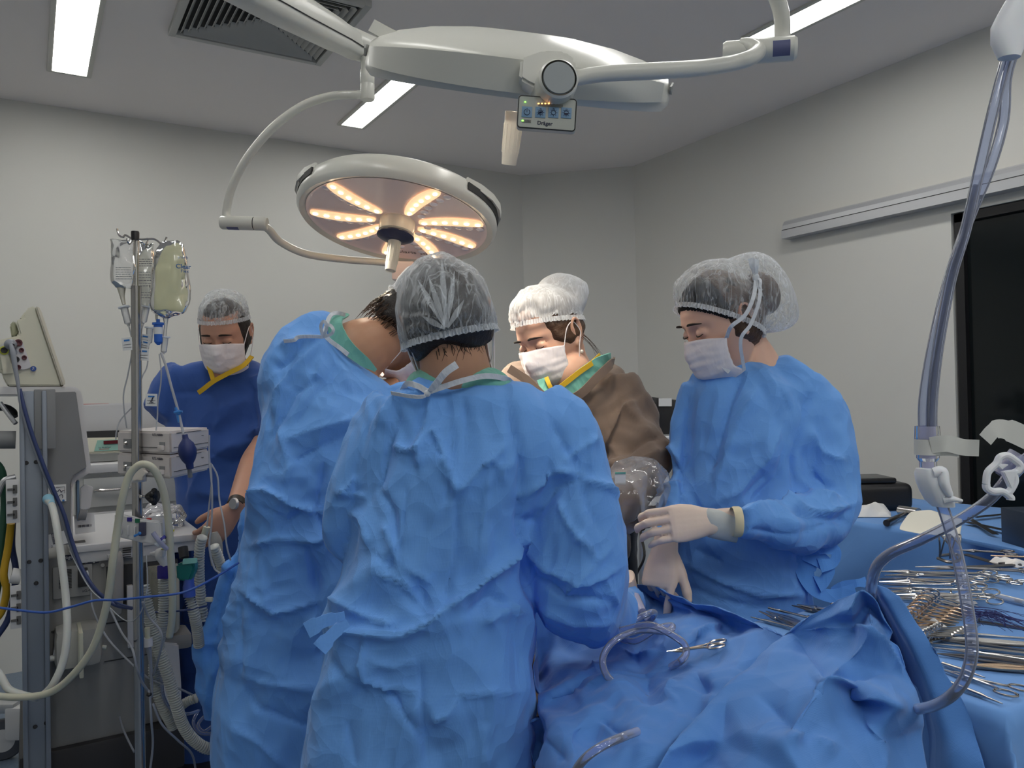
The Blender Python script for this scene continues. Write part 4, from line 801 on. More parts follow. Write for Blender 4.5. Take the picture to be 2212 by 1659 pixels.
wt = mk('wrist_watch', G().lathe([(.0285, -.011), (.0305, -.010), (.0305, .010), (.0285, .011)], W(511, 1090, 2.345), n_(W(530, 1050, 2.42)-W(508, 1098, 2.34)), 28, sx=1.05, sy=.9), mat('leather_dark', (.03, .022, .018), .5), p)
mk('watch_face', G().lathe([(0, .008), (.015, .008), (.017, .004), (.017, 0)], W(507, 1088, 2.313), -CF-CR*.5+CU*.1, 24), M_alu, wt)
for s_ in (-1, 1): shoe(A(*(b0+DR*.11*s_)[:2], 0), -DF, M_shoe, p)
# ---- person 4: brown gown
p = thing('person', (*W(1230, 1400, 2.15)[:2], 0), 'woman in brown gown with yellow and mint neckline, cap and mask, looking down', 'person')
H = Head(W(1190, 728, 2.12), -DF*.62-DR*.62-DU*.42, roll=.10, k=1.02)
g = G(); H.body(g)
limb(g, [W(1205, 720, 2.15), W(1225, 770, 2.18), W(1225, 830, 2.2)], [.055, .052, .09])
g.ell(W(1228, 805, 2.10), (.06, .06, .06)); torso(g, [(810, 1110, 1320, 2.18, .06), (950, 1100, 1340, 2.18, .08), (1150, 1120, 1330, 2.18, .08), (1350, 1130, 1330, 2.18, .08)])
limb(g, [W(1330, 850, 2.16), W(1375, 950, 2.12), W(1375, 1050, 2.0), W(1310, 1090, 1.9)], [.05, .045, .04, .03]); limb(g, [W(1100, 850, 2.16), W(1080, 950, 2.12), W(1130, 1050, 2.0)], [.05, .045, .04])
b0 = W(1235, 1450, 2.2); legs(g, [b0-DR*.09+DU*.1, b0+DR*.10+DU*.1], [A(*(b0-DR*.10)[:2], .0), A(*(b0+DR*.12)[:2], .0)])
mk('body', remesh(g, .0040, 2), SK3, p)
H.eyes(p, (.12, .06, .035)); H.mask(p, M_mask, seed=7, wrap=64)
H.hair(p, lambda P, D: np.minimum(P[:, 2]+.030-.8*np.maximum(P[:, 1]-.02, 0), .062-P[:, 1]), .006, M_hairb, 2)
bun = mk('hair_bun', G().ell(H.T(A(.012, -.112, .052)), (.045, .045, .045), H.X, 20, 12), M_hairb, p)
H.cap(p, A(0, -.38, 1), .040, lambda P, D: .015+.055*sm((D@n_(A(.05, -.9, .25))-.55)/.4)+.008*sm(D[:, 1]), M_cap2, seed=9, knots=[(A(.1, .9, .45), .005), (A(.9, -.4, .1), .004)], ruffle=.005, low=.010)
rs = np.random.RandomState(3); g = G()
for i in range(16):
    s = -.078 if i % 2 == 0 else .078; g.tube(H.T(np.array([[s, -.02+rs.uniform(-.01, .01), -.01], [s*1.08, -.04+rs.uniform(-.02, .01), -.05], [s*1.0, -.05+rs.uniform(-.03, .02), -.10-rs.uniform(0, .02)]])), [.0005, .0005, .0002], 4, 1)
mk('loose_hair', g, M_hairb, p)
for sx in (1, -1):
    e = mk('earring', G().tube(H.T(np.array([[sx*.080, -.001, -.038], [sx*.081, 0, -.050]])), .0008, 6), M_alu, p); mk('pearl', G().ell(H.T(A(sx*.081, 0, -.055)), A(1, 1, 1)*.0055, None, 14, 9), mat('pearl', (.7, .66, .6), .15, coat=.5), e)
mk('scrub_top', remesh(torso(G(), [(870, 1165, 1290, 2.16, .06), (880, 1150, 1310, 2.16, .085), (900, 1150, 1310, 2.16, .115), (920, 1150, 1310, 2.17, .12)]), .006, 4), M_green, p)
g = G(); torso(g, [(786, 1110, 1316, 2.22, .04), (802, 1088, 1336, 2.20, .07), (826, 1075, 1350, 2.18, .09), (860, 1070, 1375, 2.17, .12), (910, 1068, 1385, 2.16, .135), (980, 1066, 1380, 2.16, .14), (1060, 1066, 1375, 2.16, .14), (1150, 1072, 1360, 2.16, .14), (1260, 1075, 1350, 2.17, .14), (1450, 1075, 1350, 2.17, .14), (1700, 1075, 1350, 2.17, .13)])
limb(g, [W(1325, 840, 2.16), W(1362, 900, 2.12), W(1375, 970, 2.06), W(1372, 1035, 1.98), W(1350, 1080, 1.92), W(1300, 1100, 1.86)], [.075, .075, .077, .075, .060, .045], 24)
limb(g, [W(1110, 840, 2.18), W(1085, 920, 2.16), W(1090, 1000, 2.1)], [.07, .07, .06])
fabric('gown', g, M_brown, p, .0085, 4, [([(1290, 810), (1275, 870), (1255, 930)], -.007, 6), ([(1380, 860), (1330, 900), (1290, 990)], .014, 16, 1), ([(1300, 930), (1340, 990), (1300, 1010)], .012, 14), ([(1320, 980), (1380, 960), (1420, 950)], -.012, 12), ([(1310, 1010), (1370, 1000), (1425, 980)], .013, 12), ([(1270, 880), (1285, 960), (1280, 1040)], -.012, 10), ([(1340, 870), (1390, 920), (1415, 1000)], .009, 14)], .010, .16, 51, .003)
mk('collar_binding', G().strip(spline([W(1100, 796, 2.05), W(1140, 822, 2.035), W(1175, 856, 2.02), W(1215, 868, 2.01), W(1255, 850, 2.01), W(1290, 815, 2.02), W(1318, 788, 2.06), W(1325, 780, 2.12)]), .022, -CF-CU*.2, .006), M_brown, p)
gn = spline([W(1305, 790, 2.10), W(1280, 800, 2.045), W(1250, 815, 2.035), W(1218, 838, 2.03), W(1195, 848, 2.03)]); gn2 = spline([W(1185, 812, 2.05), W(1190, 832, 2.035), W(1197, 848, 2.03)])
mk('neckline_panel', G().strip(spline([W(1318, 780, 2.10), W(1295, 790, 2.05), W(1262, 812, 2.03), W(1232, 838, 2.025), W(1205, 856, 2.02)]), .045, -CF-CU*.2, .006).strip(spline([W(1172, 818, 2.04), W(1180, 838, 2.03), W(1192, 854, 2.02)]), .030, -CF, .006), M_green, p)
mk('neckline_trim', G().strip(spline([W(1296, 768, 2.09), W(1278, 785, 2.035), W(1250, 805, 2.022), W(1218, 830, 2.018), W(1195, 846, 2.02)]), .013, -CF-CU*.2, .004).strip(spline([W(1180, 815, 2.03), W(1186, 830, 2.02), W(1194, 845, 2.02)]), .011, -CF, .004), M_yell, p)
# clear sleeve cover with a white sticker
g = G(); limb(g, [W(1388, 1035, 1.93), W(1378, 1065, 1.88), W(1350, 1085, 1.83), W(1300, 1100, 1.80)], [.070, .078, .062, .05], 30); V, Fc = remesh(g, .006, 3); N = normals(V, Fc); V = V+N*(crumple(V, .012, .07, 3)+crumple(V, .006, .035, 5))[:, None]
sc = mk('sleeve_cover', (V, Fc), film_mat('crinkled_film', dens=.05, edge=.5), p, auto=20)
mk('sticker', G().box(W(1340, 1034, 1.79), (.024, .026, .001), np.stack([CR, CU, CF], 1)), M_paper, sc, smooth=False); mk('sticker_band', G().box(W(1340, 1022, 1.788), (.024, .004, .0014), np.stack([CR, CU, CF], 1)), M_green, sc, smooth=False)
g = G()
for s_ in (-1, 1): limb(g, [b0+DR*.09*s_+DU*.42, b0+DR*.105*s_-DU*.05, A(*(b0+DR*(.12 if s_ > 0 else -.10))[:2], .05)], [.095, .085, .06])
g.tube([W(1340, 1110, 2.3), W(1345, 1300, 2.3)], .05, 20)
fabric('trousers', g, M_trous, p, .012, 3, (), .008, .2, 53)
for s_ in (-1, 1): shoe(A(*(b0+DR*(.12 if s_ > 0 else -.10))[:2], 0), -DF, M_shoe, p)
# ---- person 5: woman at the right crossing her gloved hands
p = thing('person', (*W(1600, 1400, 1.95)[:2], 0), 'woman in a blue gown standing at right with black headband, cap, mask and gloved hands', 'person')
H = Head(W(1560, 697, 1.92), -DR*.90-DF*.26-DU*.40, roll=.0, k=1.04)
g = G(); H.body(g)
limb(g, [W(1585, 700, 1.95), W(1612, 745, 1.96), W(1618, 800, 1.97)], [.052, .050, .09])
torso(g, [(800, 1540, 1700, 1.96, .06), (950, 1500, 1720, 1.96, .08), (1150, 1490, 1710, 1.96, .08), (1400, 1490, 1710, 1.96, .08)])
limb(g, [W(1720, 850, 1.95), W(1775, 950, 1.93), W(1780, 1090, 1.88), W(1690, 1130, 1.76), W(1590, 1128, 1.67)], [.045, .035, .032, .028, .022]); limb(g, [W(1520, 850, 1.97), W(1480, 950, 1.97), W(1470, 1070, 1.91), W(1437, 1165, 1.78)], [.035, .026, .024, .020])
b0 = W(1600, 1500, 1.98); legs(g, [b0-DR*.09+DU*.1, b0+DR*.09+DU*.1], [A(*(b0-DR*.10)[:2], .0), A(*(b0+DR*.10)[:2], .0)])
mk('body', remesh(g, .0040, 2), SK4, p)
H.eyes(p, (.05, .025, .016)); MO, Q = H.mask(p, M_mask, seed=12, wrap=62, loops='none', top=-.012)
HB = mat('headband_black', (.006, .006, .007), .8)
mk('headband', (lambda VF: VF)(H.shell(lambda P, D: np.minimum((P@n_(A(0, -.92, 1))+.010), .095-(P@n_(A(0, -.92, 1)))), lambda P, D, mv: -.001+.0065*sm(mv/.006))), HB, p, auto=0)
H.hair(p, lambda P, D: np.minimum(P@n_(A(0, -.80, 1))+.045, .03-P[:, 1]), .006, M_hairb, 2)
mk('hair_bun', G().ell(H.T(A(.0, -.125, .022)), (.05, .04, .055), H.X, 20, 12), M_hairb, p)
Cc = H.cap(p, A(0, -.92, 1), .003, lambda P, D: .012+.062*sm((D@n_(A(0, -.95, .05))-.50)/.45)+.010*sm(D[:, 2]), M_cap, seed=14, knots=[(A(0, .93, .36), .0045), (A(.9, -.45, .35), .004)], ruffle=.0045, low=.010)
# upper and lower mask ties run to a knot on the crown
kn = W(1633, 600, 1.84)
sgn = 1 if (H.T(A(.08, 0, 0))-H.T(A(-.08, 0, 0)))@CF < 0 else -1   # the side that faces us
colm = Q.shape[1]-1 if sgn > 0 else 0
g = G(); tcorn, bcorn = H.T(Q[0, colm]), H.T(Q[-1, colm])
ti = mk('mask_tie', g.strip(spline([tcorn, W(1580, 705, 1.80), W(1610, 680, 1.80), W(1628, 640, 1.81), kn]), .009, -CF, .001).strip(spline([bcorn, W(1600, 735, 1.80), W(1622, 700, 1.80), W(1640, 650, 1.81), W(1641, 615, 1.825), kn]), .008, -CF, .001), M_tie, p)
mk('tie_bow', G().strip(spline([kn, W(1627, 580, 1.84), W(1622, 558, 1.84)]), [.010]*7+[.014]*6, -CF, .0012).strip(spline([kn, W(1634, 580, 1.83), W(1634, 560, 1.83)]), [.009]*7+[.012]*6, -CF+CR*.4, .0012).ell(kn, (.009, .007, .011)).strip(spline([kn, W(1643, 606, 1.825), W(1640, 622, 1.82), kn]), .006, -CF, .001), M_tie, ti)
g = G(); torso(g, [(776, 1560, 1700, 1.97, .055), (796, 1515, 1740, 1.96, .08), (830, 1492, 1772, 1.95, .105), (880, 1488, 1775, 1.94, .12), (950, 1482, 1758, 1.93, .13), (1050, 1466, 1748, 1.92, .135), (1150, 1464, 1740, 1.92, .14), (1250, 1456, 1742, 1.92, .145), (1350, 1450, 1748, 1.93, .15), (1500, 1445, 1750, 1.94, .15), (1750, 1440, 1750, 1.95, .15)])
limb(g, [W(1725, 835, 1.94), W(1765, 890, 1.92), W(1780, 960, 1.90), W(1780, 1040, 1.87), W(1788, 1105, 1.82), W(1740, 1135, 1.75), W(1680, 1138, 1.69), W(1630, 1130, 1.65), W(1598, 1127, 1.63)], [.062, .070, .073, .077, .062, .058, .050, .040, .030], 26)
limb(g, [W(1512, 842, 1.95), W(1490, 890, 1.95), W(1476, 960, 1.94), W(1472, 1040, 1.90), W(1456, 1110, 1.84), W(1436, 1140, 1.80), W(1436, 1168, 1.77)], [.044, .036, .034, .036, .038, .034, .026], 24)
ST5 = [([(1715, 1085), (1722, 980), (1740, 900), (1755, 840)], -.012, 8), ([(1662, 780), (1690, 860), (1712, 905)], -.003, 4), ([(1605, 800), (1580, 870), (1550, 960), (1525, 1030)], -.011, 13), ([(1640, 830), (1600, 900), (1570, 980), (1535, 1080)], .010, 16), ([(1690, 920), (1660, 990), (1600, 1060), (1540, 1090)], .010, 14), ([(1700, 960), (1680, 1030), (1620, 1090)], -.011, 12), ([(1660, 1020), (1600, 1080)], -.008, 12),
 ([(1485, 860), (1478, 960), (1474, 1060), (1480, 1100)], -.010, 7), ([(1440, 960), (1470, 1000)], .010, 8), ([(1436, 1000), (1475, 1012)], -.010, 7), ([(1430, 1050), (1475, 1040)], .010, 8), ([(1410, 1110), (1470, 1100)], .010, 8),
 ([(1690, 1078), (1730, 1095), (1790, 1110), (1845, 1090)], .014, 10, 1), ([(1600, 1105), (1690, 1080), (1740, 1075)], .012, 10), ([(1710, 1100), (1770, 1110), (1840, 1130)], -.012, 10), ([(1600, 1140), (1680, 1160), (1760, 1150), (1830, 1110)], -.007, 14), ([(1740, 960), (1760, 1030), (1800, 1060)], -.009, 10), ([(1740, 920), (1780, 980), (1830, 1000)], .009, 10), ([(1730, 1030), (1760, 1075), (1810, 1078)], .010, 10),
 ([(1462, 1210), (1560, 1260), (1650, 1290), (1735, 1285)], .010, 9, 1), ([(1460, 1260), (1560, 1300), (1680, 1320)], -.009, 9), ([(1455, 1290), (1540, 1330), (1640, 1350)], .008, 8), ([(1500, 1190), (1560, 1215)], -.009, 12), ([(1450, 1270), (1500, 1340), (1520, 1380)], -.008, 9)]
fabric('gown', g, M_gown, p, .0065, 4, ST5, .006, .17, 61, .0013)
mk('undershirt', G().strip(spline([W(1556, 778, 1.86), W(1563, 792, 1.85), W(1575, 804, 1.85)]), .010, -CF, .003), M_tie, p)
g = G()
for a_, pts in ((.030, [(1735, 1195), (1742, 1215), (1740, 1240), (1760, 1275), (1800, 1288), (1850, 1282)]), (.026, [(1735, 1195), (1765, 1205), (1790, 1228), (1780, 1255), (1765, 1262)]), (.022, [(1738, 1190), (1775, 1180), (1805, 1190), (1800, 1215), (1770, 1222)]), (.018, [(1800, 1280), (1840, 1262), (1872, 1258)])):
    P_ = spline([W(x, y, 1.80-.004*i) for i, (x, y) in enumerate(pts)]); g.strip(P_, 1.25*a_*(1+.25*np.sin(np.linspace(0, 7, len(P_)))), -CF+CU*.5, .0014)
mk('waist_tie', g, M_gown2, p)
gl, _t = hand(W(1541, 1127, 1.655), -CR*.97-CF*.10-CU*.03, -CF*.75+CU*.6, CU*.75+CF*.4, ((.35, .75, .6), (.35, .75, .6), (.35, .7, .55), (.25, .6, .5)), thumb=((.8, .35, -.6), (.2, .2)), k=1.0, spread=(.03, 0, -.03, -.06), tail=.055)
gv = mk('glove', remesh(gl, .0023, 1), M_glove, p)
mk('glove_cuff', G().lathe([(.0295, -.004), (.0315, 0), (.0315, .011), (.030, .014)], W(1585, 1127, 1.635), n_(CR), 36, sx=1, sy=.9), M_gloveb, gv)
mk('glove_band', G().lathe([(.0245, 0), (.029, .006), (.0298, .03), (.0290, .045), (.0285, .064)], W(1524, 1128, 1.655), n_(CR-CU*.2), 36, sx=1.05, sy=.75, xdir=CU), mat('glove_band_pale', (.50, .53, .52), .5, bump=.3, bscale=90), gv)
gl, _t = hand(W(1437, 1176, 1.74), -CU*.92-CR*.22-CF*.34, -CF*.75-CR*.45, CR*.8-CF*.5, ((.10, .12, .10), (1.15, .95, .5), (1.2, .95, .5), (1.15, .9, .5)), thumb=((.80, .50, -.15), (.12, .12)), k=1.0, spread=(-.06, 0, 0, 0), tail=.03)
mk('glove', remesh(gl, .0023, 1), M_glove, p)
for s_ in (-1, 1): shoe(A(*(b0+DR*.10*s_)[:2], 0), -DF, M_shoew, p)
# ================================================================ drapes
from mathutils.geometry import delaunay_2d_cdt
def net(name, pts, edges, m, parent=None, cuts=4, smooth=2, amp=.004, lam=.12, seed=0, th=.0015, hull=None, st=(), **k):
    """cloth sheet spanned over ridge and valley points (x, y in the photo's frame, distance)"""
    P2 = [Vector((p[0], -p[1])) for p in pts]; Fh = [hull] if hull else []
    vo, eo, fo, ov, oe, of = delaunay_2d_cdt(P2, edges, Fh, 1 if hull else 0, 1e-3)
    V3 = []
    for i, v in enumerate(vo):
        src = ov[i]
        if src: p = pts[src[0]]; V3.append(W(*p[:3]))
        else:
            dd = np.array([math.hypot(v.x-q.x, v.y-q.y) for q in P2]); o = dd.argsort()[:3]; wt = 1/(dd[o]+1e-3); V3.append(W(v.x, -v.y, float((wt*np.array([pts[j][2] for j in o])).sum()/wt.sum())))
    bm = bmesh.new(); bv = [bm.verts.new(v) for v in V3]
    for f in fo:
        if len(f) > 2: bm.faces.new([bv[i] for i in f])
    for _ in range(cuts):
        bmesh.ops.subdivide_edges(bm, edges=bm.edges[:], cuts=1, use_grid_fill=True)
        bmesh.ops.triangulate(bm, faces=[f for f in bm.faces if len(f.verts) > 4])
        if _ > 0: bmesh.ops.smooth_vert(bm, verts=bm.verts[:], factor=.38, use_axis_x=True, use_axis_y=True, use_axis_z=True)
    for _ in range(smooth): bmesh.ops.smooth_vert(bm, verts=bm.verts[:], factor=.5, use_axis_x=True, use_axis_y=True, use_axis_z=True)
    bm.normal_update(); bm.verts.index_update(); V = np.array([v.co[:] for v in bm.verts]); Fc = [tuple(v.index for v in f.verts) for f in bm.faces]; bm.free()
    N = normals(V, Fc); fl = np.mean(np.sum(N*(CAM-V), 1)) < 0
    if fl: Fc = [f[::-1] for f in Fc]; N = -N
    h = crumple(V, amp, lam, seed)+crumple(V, amp*.35, lam*.4, seed+9)
    if st: h = h+1.5*strokes(V, N, st, False)
    o = mk(name, (V+N*h[:, None], Fc), m, parent, auto=0, **k)
    sd = o.modifiers.new('th', 'SOLIDIFY'); sd.thickness = th; sd.offset = -1; return o
def chain(*ids): return [(ids[i], ids[i+1]) for i in range(len(ids)-1)]
M_drape = cloth_mat('drape_blue', (.085, .25, .64), crumple=.28, cscale=7, dscale=700)
M_drape2 = cloth_mat('drape_table', (.14, .33, .72), crumple=.10, cscale=6, dots=False)
pts = [(1160, 1262, 1.80), (1350, 1251, 1.84), (1385, 1269, 1.80), (1410, 1290, 1.80), (1448, 1322, 1.70), (1515, 1329, 1.55), (1553, 1331, 1.53), (1584, 1362, 1.47), (1640, 1358, 1.36), (1700, 1365, 1.28),   # 0-9 back edge
 (1400, 1335, 1.70), (1470, 1352, 1.50), (1530, 1352, 1.46), (1490, 1378, 1.44), (1462, 1408, 1.42), (1340, 1400, 1.62), (1290, 1420, 1.60), (1180, 1400, 1.72), (1160, 1480, 1.66),   # 10-18
 (1155, 1526, 1.38), (1224, 1477, 1.40), (1285, 1462, 1.42), (1308, 1466, 1.36), (1235, 1505, 1.42), (1335, 1482, 1.31), (1233, 1565, 1.20), (1180, 1620, 1.20), (1160, 1600, 1.45), (1162, 1725, 1.4), (1170, 1720, 1.14),   # 19-29
 (1380, 1440, 1.50), (1426, 1412, 1.46), (1448, 1446, 1.40), (1400, 1474, 1.40), (1452, 1468, 1.33), (1402, 1498, 1.36), (1404, 1542, 1.17), (1349, 1626, 1.07), (1375, 1586, 1.11), (1300, 1560, 1.22), (1330, 1720, 1.0),   # 30-40
 (1570, 1394, 1.36), (1500, 1440, 1.33), (1470, 1490, 1.24), (1530, 1500, 1.24), (1600, 1430, 1.27), (1570, 1500, 1.16), (1500, 1560, 1.13), (1430, 1625, 1.05), (1480, 1720, 1.02), (1240, 1659, 1.10), (1640, 1460, 1.24), (1700, 1420, 1.24), (1290, 1600, 1.20), (1500, 1400, 1.43), (1560, 1600, 1.2), (1640, 1600, 1.2), (1700, 1500, 1.25)]
ed = chain(0, 1, 2, 3, 4, 5, 6, 7, 8, 9)+chain(6, 12, 13, 14, 31)+chain(19, 20, 21, 22)+chain(22, 24, 39)+chain(23, 20)+chain(25, 24)+chain(26, 25)+chain(31, 32, 34)+chain(30, 33, 35)+chain(34, 36, 38, 37, 40)+chain(8, 41, 42, 34)+chain(46, 44, 43)+chain(45, 46, 47, 48)+chain(25, 53, 37)+chain(29, 26, 19)
net('surgical_drape', pts, ed, M_drape, amp=.011, lam=.10, seed=3, cuts=4, smooth=1, label='crumpled blue drape over the patient in front of the surgeons', cat='drape',
    st=[([(1290, 1552), (1330, 1575), (1360, 1586)], -.008, 7, 1), ([(1465, 1480), (1440, 1500), (1470, 1520)], .006, 6), ([(1240, 1470), (1290, 1450), (1280, 1440)], .008, 6), ([(1160, 1540), (1175, 1600), (1220, 1640)], -.006, 8), ([(1224, 1480), (1260, 1510), (1305, 1470)], .007, 7), ([(1500, 1385), (1530, 1365), (1560, 1350)], .010, 9, 1), ([(1330, 1400), (1370, 1420), (1420, 1410)], .008, 9), ([(1385, 1300), (1420, 1345), (1440, 1380)], .006, 8)])
T = [(1863, 1264, 1.13), (1802, 1357, 1.16), (1728, 1363, 1.22), (1690, 1368, 1.25), (1630, 1432, 1.17), (1570, 1507, 1.09), (1531, 1560, 1.05), (1500, 1600, 1.02), (1425, 1632, 1.0), (1380, 1720, .96),   # 0-9
 (1905, 1338, 1.14), (1930, 1380, 1.12), (1949, 1430, 1.10), (1977, 1490, 1.07), (1993, 1532, 1.05), (2001, 1573, 1.04), (2013, 1659, 1.01), (2018, 1730, 1.0),   # 10-17
 (1883, 1355, 1.08), (1846, 1357, 1.15), (1783, 1457, 1.00), (1740, 1450, 1.06), (1830, 1421, 1.09), (1946, 1526, .97), (1770, 1600, .95), (1660, 1500, 1.05), (1600, 1720, .92), (1760, 1730, .86), (1900, 1730, .92), (1850, 1500, 1.06), (1880, 1600, .99), (1600, 1580, 1.0), (1690, 1590, .93), (1920, 1460, 1.08), (1530, 1640, 1.03), (1560, 1600, 1.03), (1670, 1660, .93), (1841, 1310, 1.12), (1877, 1305, 1.16)]
ed = chain(0, 37, 1, 2, 3, 4, 5, 6, 7, 8, 9)+chain(0, 38, 10, 11, 12, 13, 14, 15, 16, 17)+chain(1, 19, 18)+chain(18, 22)+chain(2, 21, 20, 23)+chain(18, 33, 23)+chain(3, 22, 29, 23)+chain(23, 30, 28)+chain(25, 32, 27)+chain(5, 35, 34)+chain(20, 32)
net('draped_mound', T, ed, M_drape, amp=.008, lam=.15, seed=8, cuts=4, smooth=1, label='tall peaked mound of blue drape filling the bottom right foreground', cat='drape',
    st=[([(1783, 1457), (1850, 1490), (1930, 1525)], .012, 14, 1), ([(1740, 1450), (1765, 1485), (1790, 1480)], -.008, 10), ([(1710, 1366), (1790, 1440), (1880, 1470)], -.010, 18), ([(1760, 1360), (1840, 1358), (1885, 1355)], .008, 10, -1), ([(1885, 1355), (1925, 1420), (1944, 1460)], .010, 10, -1), ([(1640, 1500), (1720, 1560), (1760, 1600)], -.010, 20), ([(1700, 1600), (1740, 1580), (1800, 1640)], .010, 16), ([(1880, 1560), (1900, 1640), (1890, 1700)], .008, 18)])
Sx = [(1888, 1258, 1.17), (1915, 1268, 1.17), (1943, 1288, 1.17), (1957, 1305, 1.17), (1993, 1360, 1.15), (2012, 1394, 1.14), (2046, 1454, 1.12), (2087, 1532, 1.10), (2107, 1568, 1.09), (2137, 1659, 1.05), (2150, 1730, 1.03),
 (1878, 1290, 1.24), (1895, 1340, 1.26), (1925, 1400, 1.24), (1955, 1460, 1.22), (1975, 1520, 1.20), (1990, 1600, 1.18), (2000, 1730, 1.14), (1915, 1300, 1.15), (1950, 1370, 1.14), (1985, 1440, 1.13), (2020, 1520, 1.11), (2045, 1600, 1.09), (2065, 1730, 1.06), (1865, 1262, 1.2)]
ed = chain(24, 0, 1, 2, 3, 4, 5, 6, 7, 8, 9, 10)+chain(24, 11, 12, 13, 14, 15, 16, 17)+chain(0, 18, 19, 20, 21, 22, 23)
net('drape_fold', Sx, ed, M_drape, amp=.003, lam=.2, seed=18, cuts=3, smooth=2, label='long smooth blue drape fold hanging right of the peaked mound', cat='drape')
# ---- instrument table and its cloth
ZT = .98
A_, B_ = onz(1590, 1352, ZT), onz(2172, 1548, ZT); e1 = n_(B_-A_); D0 = onz(2001, 1197, ZT); e2 = n_(D0-A_-e1*((D0-A_)@e1)); AB = np.linalg.norm(B_-A_); AD = 1.35
def ontab(px, py, dz=0): return onz(px, py, ZT+dz)
def cloth_table(name, O, u, v, Lu, Lv, z, drop, seed, m, label, gr=None, legs=True):
    nu_, nv_ = int(Lu/.018), int(Lv/.018); nd = int(drop/.02)
    us = np.r_[-np.arange(nd, 0, -1)*.02, np.linspace(0, Lu, nu_), Lu+np.arange(1, nd+1)*.02]; vs = np.r_[-np.arange(nd, 0, -1)*.02, np.linspace(0, Lv, nv_), Lv+np.arange(1, nd+1)*.02]
    Ug, Vg = np.meshgrid(us, vs); ou = np.maximum(0, np.maximum(-Ug, Ug-Lu)); ov = np.maximum(0, np.maximum(-Vg, Vg-Lv)); h = np.maximum(ou, ov)
    su = np.sign(Ug-Lu/2); sv = np.sign(Vg-Lv/2); cu_ = np.clip(Ug, 0, Lu); cv = np.clip(Vg, 0, Lv); fl = .10*h+np.minimum(ou, ov)*.35
    P = O+u*(cu_+su*fl*(ou > 0))[..., None]+v*(cv+sv*fl*(ov > 0))[..., None]; P = P.reshape(-1, 3); hh = h.ravel()
    P[:, 2] = z-hh*.97-np.minimum(ou, ov).ravel()*0
    nrm = (u*(su*(ou >= ov)*(ou > 0))[..., None]+v*(sv*(ov > ou))[..., None]).reshape(-1, 3); per = (Ug*1.0+Vg*1.0).ravel()
    wv = .018*np.sin(per*17+3*vnoise(P, 1.3, seed))*np.clip(hh*4, 0, 1)+.012*vnoise(P*A(1, 1, .2), 6, seed)*np.clip(hh*4, 0, 1)
    P = P+nrm*(wv+.004*np.clip(hh*20, 0, 1))[:, None]; P[:, 2] += .0018*crumple(P, 1, .2, seed)*(hh == 0)*1.5
    n1, n2 = len(us), len(vs); Fc = [(i*n1+j, i*n1+j+1, (i+1)*n1+j+1, (i+1)*n1+j) for i in range(n2-1) for j in range(n1-1)]
    if np.cross(u, v)[2] < 0: Fc = [f[::-1] for f in Fc]
    c0 = O+u*Lu/2+v*Lv/2
    t = thing(name, (c0[0], c0[1], 0), label, 'table', gr); R = np.stack([u, v, DU], 1)
    mk('tabletop', G().box(c0*A(1, 1, 0)+A(0, 0, z-.022), (Lu-.01, Lv-.01, .03), R, bev=.004), M_alu, t)
    for a in (.06, Lu-.06):
        for b in (.06, Lv-.06): mk('leg', G().tube([(*(O+u*a+v*b)[:2], .0), (*(O+u*a+v*b)[:2], z-.035)], .015, 14), M_alu, t)
    return mk('table_cloth', (P, Fc), m, None, auto=0, label=label.replace('table under', 'cloth spread under').replace('table', 'cloth'), cat='tablecloth'), t
cl, tb = cloth_table('instrument_table', A_, e1, e2, AB, AD, ZT, .55, 5, M_drape2, 'steel instrument table at right holding the pile of clamps and forceps'); cl['label'] = 'blue cloth under the pile of clamps and forceps at right'
ZB = .93
a1_, b1_ = onz(1815, 1150, ZB), onz(2330, 1262, ZB); f1 = n_(b1_-a1_); q_ = onz(1850, 1086, ZB); f2 = n_(q_-a1_-f1*((q_-a1_)@f1)); 
a1_ = onz(1780, 1150, ZB)
# keep the back table square to the walls: its long side runs along the right wall
o_b = A(2.62, 1.78, ZB)
cl2, tb2 = cloth_table('back_table', A(2.58, 1.24, ZB), A(1, 0, 0), A(0, 1, 0), .72, 1.0, ZB, .6, 9, M_drape2, 'steel table against the right wall near the dark door'); cl2['label'] = 'blue cloth on the back table under the paper card and gauze'
def onb(px, py, dz=0): return onz(px, py, ZB+dz)
# ================================================================ instruments
M_steel = mat('instrument_steel', (.50, .49, .48), .22, metal=1, bump=.1, bscale=300, bdist=.0003)
M_steeld = mat('dark_steel', (.20, .20, .21), .32, metal=1)
M_gold = mat('gilt_rings', (.62, .46, .33), .25, metal=1)
def ring_parts(L, curve, ring=.0115, wide=.012):
    """a ring-handled clamp lying along +x from jaw tip at 0 to rings at L, half-closed"""
    out = []
    for s in (-1, 1):
        lock = L*.30; g = G()
        g.tube([(0, s*.0006+curve, .002), (lock*.5, s*.0022+curve*.3, .002), (lock, s*.0035, .002+s*.0008), (lock*1.15, -s*.002, .002+s*.001), (L*.62, -s*.0052, .0022), (L-ring*2.2, -s*.0095, .0022), (L-ring*1.7, -s*(wide-.003), .0022)], [.0008, .0019, .0032, .0030, .0021, .0020, .0019], 8, 1)
        q = np.linspace(0, 2*np.pi, 25); g.tube(np.stack([L-ring*.8+ring*1.15*np.cos(q), -s*wide-s*.001+ring*.78*np.sin(q), .0022+0*q], 1), .0019, 8, caps=False)
        out.append(('ring_shank', g))
    out.append(('box_lock', G().box((L*.33, 0, .0022), (L*.075, .0085, .0046), bev=.0012)))
    out.append(('ratchet', G().box((L*.74, 0, .0022), (.0035, .013, .0022), bev=.0005)))
    return out
TPL = {}
